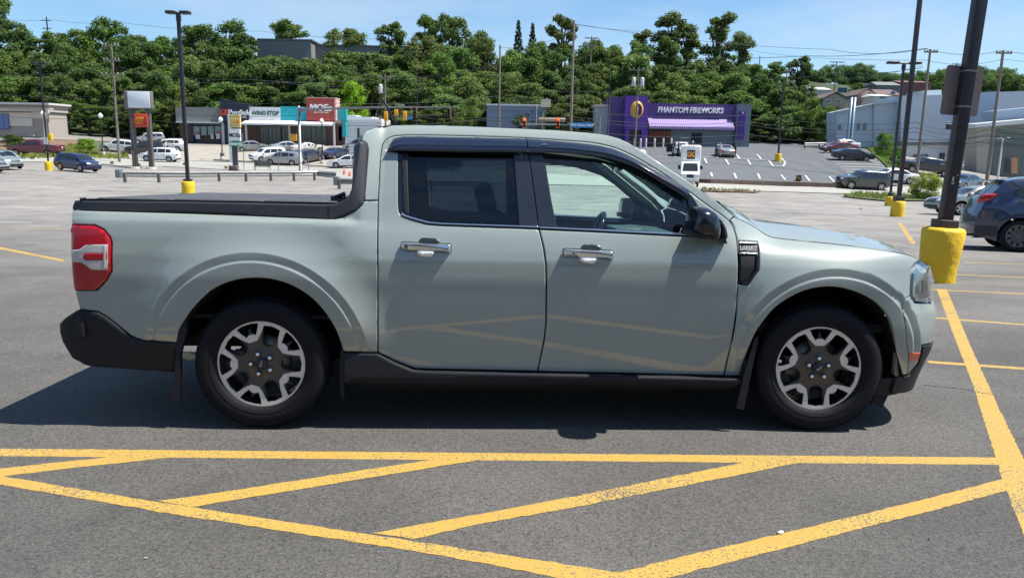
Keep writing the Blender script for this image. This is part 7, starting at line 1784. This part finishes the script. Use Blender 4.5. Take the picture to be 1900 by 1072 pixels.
# the near blue crossover at the right edge, cut by the frame
g0 = P(1866, 467, 1); b0 = G(1866, 467)
SPEC['nearsuv'] = dict(L=4.45, hw=.915, wb=2.64, r=.352, out=[(-2.14, .33), (-2.17, .40), (-2.185, .50), (-2.17, .62), (-2.13, .80), (-2.06, .95), (-2.0, 1.12), (-1.72, 1.44), (-1.66, 1.535), (-1.35, 1.60), (-.75, 1.66), (-.1, 1.665), (.35, 1.62), (.62, 1.54), (.95, 1.34), (1.35, 1.08), (1.55, 1.03), (1.9, .95), (2.1, .84), (2.2, .68), (2.22, .48), (2.15, .30)],
   win=[[(-1.50, 1.27), (-1.36, 1.42), (-1.05, 1.46), (-1.02, 1.17), (-1.30, 1.18)], [(-.94, 1.16), (-.96, 1.47), (-.05, 1.52), (-.02, 1.08)], [(.06, 1.08), (.02, 1.52), (.42, 1.49), (.66, 1.40), (1.12, 1.08)]], ws=(13, 15), rg=(6, 8), shoulder=1.04)
h0 = -20*D; c0 = Vector((b0.x+.22+1.32*math.cos(h0)-.80*math.sin(h0), b0.y+1.32*math.sin(h0)+.80*math.cos(h0), 0)); ns = car('nearsuv', 'slate_blue', (.018, .035, .080), c0, h0, 'slate blue crossover cut off by the right frame edge', 'crossover', 'blue_crossover', style='twin', lift=0, dark_rim=True, metal=.4)
def ncp(px, py, yo=.93):
    mi = ns.matrix_world.inverted(); o = mi @ Vector((0, 0, CAM_H)); r = mi.to_3x3() @ ray(px, py); t = (-yo-o.y)/r.y; p = o+r*t; return (p.x, p.z)
def nside(nm, pix, m, off=.012, yo=.93, dome=.01):
    pl = [ncp(x, y, yo) for x, y in pix]; pl = pl if area2(pl) > 0 else pl[::-1]; return puff(nm, smooth_poly(pl, .01), [], -yo+.02, dome, .03, .06, m, ns, sp=.03)
nside('tail_light', [(1813, 376), (1815, 367), (1822, 360.5), (1854, 359), (1848, 365), (1836, 372), (1822, 375)], TLM, yo=.90, dome=.03)
nside('window_strip', [(1877, 336), (1885, 342), (1898, 348.5), (1896, 350), (1883, 344), (1876, 337.5)], chrome, yo=.86)
nside('handle_strip', [(1893, 373), (1912, 373), (1912, 375.5), (1893, 375.5)], chrome, yo=.935)
q = MB(); q.cbox((-1.82, -.60, 1.53), (-1.60, .60, 1.575), .015); q.build('roof_spoiler', MATS['paint_slate_blue'], ns)
q = MB(); q.tube([(-1.95, -.45, .30), (-2.14, -.45, .29)], .035, 10); q.build('exhaust', chrome, ns)
# box truck
p = at(1284, 348, 67, 1.2); e = empty('box_truck', (0, 0, 0), 0, 'white box truck facing the camera with an orange logo on its front above the cab', 'box truck'); LIFT = .06; ground_pose(e, p, -101.5*D, 3.4, .95); e.matrix_world = e.matrix_world @ Matrix.Diagonal((1, .80, 1.08, 1))
WP = mat('truck_white', (.74, .75, .76), rough=.4, coat=.5); TW = mat('bumper_off_white', (.60, .60, .58), rough=.5)  # second material is a slightly duller white for the bumper
MB().cbox((-3.2, -1.02, .75), (1.05, 1.02, 3.12), .04).build('cargo_box', WP, e); MB().cbox((1.0, -.98, 1.75), (1.25, .98, 3.10), .06).build('box_front', WP, e)
cab_ = MB(); pr = [(1.0, .55), (2.75, .5), (2.85, .75), (2.82, 1.02), (2.45, 1.18), (2.0, 1.80), (1.85, 1.90), (1.0, 1.92)]
cab_.prism(smooth_poly(pr, .06), -.92, .92); cab_.build('cab', WP, e)
mm = MB(); mm.add([(2.44, -.78, 1.22), (2.44, .78, 1.22), (2.03, .68, 1.78), (2.03, -.68, 1.78)], [(0, 1, 2, 3)])
for v in mm.v: v.x += .02; v.z += .015
mm.build('windshield', CGL, e)
for s in (-1, 1):
    MB().add([(1.15, s*.925, 1.25), (2.30, s*.925, 1.25), (1.95, s*.925, 1.75), (1.15, s*.925, 1.78)], [(0, 1, 2, 3)]).build('side_window', CGL, e)
    MB().cbox((2.78, s*.55-.2, .78), (2.88, s*.55+.2, .98), .02).build('headlight', HLM, e); MB().cbox((2.0, s*1.0-.05, 1.35), (2.14, s*1.25, 1.62), .03).build('wing_mirror', CTR, e)
    for a in (-2.1, 1.95):
        w = empty('wheel', (a, s*.80, .38)); w.parent = e; w.rotation_euler = (0, 0, math.pi if s > 0 else 0); tm, rm, dm = car_wheel(.38); add_mesh('tyre', tm, w); add_mesh('rim', rm, w)
MB().cbox((2.82, -.35, .74), (2.87, .35, .98), .01).build('grille', CTR, e); MB().cbox((2.75, -.9, .42), (2.92, .9, .66), .03).build('bumper', TW, e)
lo = MB().box((1.25, -.42, 2.08), (1.262, .42, 2.78)).build('logo_panel', mat('logo_brown', (.05, .03, .03)), e)
t_ = text_mesh('logo_letters', 'CAC', .52, mat('logo_orange', (.80, .36, .04)), None, Vector((1.268, 0, 2.43)), Matrix.Rotation(R(90), 3, 'Z') @ Matrix.Rotation(R(90), 3, 'X'), .004, .03, .15, sx=.72); t_.parent = lo
for y in (-.25, 0, .25): MB().cbox((1.22, y-.05, 3.10), (1.28, y+.05, 3.15), .01).build('marker_lamp', amber, e)
# the open door of the white crossover
q = MB(); q.cbox((.15, -1.75, .45), (.22, -.95, 1.50), .03); dd = q.build('open_door', CTR, sx1); dd.rotation_euler = (0, 0, 0); dd.location = (0, 0, 0)
q = MB(); q.cbox((.15, .95, .45), (.22, 1.75, 1.50), .03); q.build('open_door', CTR, sx1)
# ---------------------------------------------------------------- people
SKIN = mat('skin', (.42, .26, .19), rough=.6); HAIR = mat('hair_dark', (.03, .02, .015), rough=.8)
def person(p, heading, top_c, leg_c, label, arm=(.1, .1), height=1.72, lean=0, hat=None):
    e = empty('person', p, heading, label, 'person'); k = height/1.72
    V = [(0, 0, .95), (0, 0, 1.12), (0, lean*.3, 1.34), (0, lean*.45, 1.46), (0, lean*.55, 1.52), (.02, lean*.6, 1.62), (.01, lean*.6, 1.70)]; Rr = [(.15, .12), (.14, .10), (.18, .11), (.09, .08), (.055, .055), (.085, .095), (.06, .07)]
    E = [(0, 1), (1, 2), (2, 3), (3, 4), (4, 5), (5, 6)]
    def add(v, r_, par): V.append(v); Rr.append((r_, r_)); E.append((par, len(V)-1)); return len(V)-1
    for s in (-1, 1):
        h = add((.0, s*.09, .88), .10, 0); kn = add((.04, s*.10, .48), .065, h); an = add((-.01, s*.10, .08), .042, kn); add((.12, s*.11, .04), .035, an)
        sh_ = add((0, s*.18, 1.42+0), .065, 3); a = arm[0 if s < 0 else 1]; el = add((a*.5, s*.24, 1.16+a*.25), .045, sh_); wr = add((a*1.5, s*.22, .92+a*1.4), .03, el); add((a*1.8, s*.22, .84+a*1.6), .032, wr)
    me = bpy.data.meshes.new('body'); me.from_pydata([tuple(Vector(v)*k) for v in V], E, []); o = bpy.data.objects.new('body', me); COL.objects.link(o)
    o.modifiers.new('skin', 'SKIN'); sv = me.skin_vertices[0].data
    for i, r_ in enumerate(Rr): sv[i].radius = (r_[0]*k, r_[1]*k)
    sv[0].use_root = True; o.modifiers.new('sub', 'SUBSURF').levels = 1
    dg = bpy.context.evaluated_depsgraph_get(); m2 = bpy.data.meshes.new_from_object(o.evaluated_get(dg)); bpy.data.objects.remove(o)
    m2.materials.clear()
    for m in (SKIN, top_c, leg_c): m2.materials.append(m)
    for pl in m2.polygons:
        c = pl.center/k; pl.use_smooth = True; pl.material_index = 2 if c.z < .98 and abs(c.y) < .2 and c.x < .2*1 and (c.z < .8 or abs(c.y) < .19) else (1 if c.z < 1.50 and not (abs(c.y) > .19 and c.z < 1.12) else 0)
    b = bpy.data.objects.new('body', m2); COL.objects.link(b); b.parent = e
    q = MB(); q.lathe([(.0, .13), (.07, .11), (.10, .05), (.105, -.02), (.09, -.06)], 12, Matrix.Translation((-.015*k, lean*.6, 1.64*k))); q.build('hair', hat or HAIR, e)
    return e
DKC = mat('cloth_navy', (.02, .025, .05), rough=.9); WHC = mat('cloth_white', (.6, .6, .58), rough=.9); GRC = mat('cloth_grey', (.12, .12, .13), rough=.9); BLC = mat('cloth_black', (.012, .012, .014), rough=.9)
def pat(px, d, dz=.1): p = ZD(px, d); p.z += dz; return p
person(pat(1258, 97.5), 90*D, DKC, BLC, 'person in dark clothes at the open left door of the white crossover', (.3, .2))
person(pat(1284, 99), 150*D, DKC, GRC, 'person in navy wearing a white cap at the right side of the white crossover', (.5, .3), hat=WHC)
person(pat(1329, 96), 60*D, GRC, BLC, 'person in grey reaching into the left side of the silver sedan', (.6, .5), lean=.1)
person(pat(1331, 98.5), 0, WHC, DKC, 'second person behind the one in grey at the silver sedan', (.3, .3), 1.6)
person(pat(1363, 96.5), 120*D, BLC, BLC, 'person in black standing at the right side of the silver sedan', (.2, .3))
person(pat(308, 108), 30*D, WHC, BLC, 'person in a white top standing before the upper white crossover', (.2, .5))
person(pat(312, 108.5), 200*D, GRC, BLC, 'person in grey beside the one in the white top', (.2, .1))
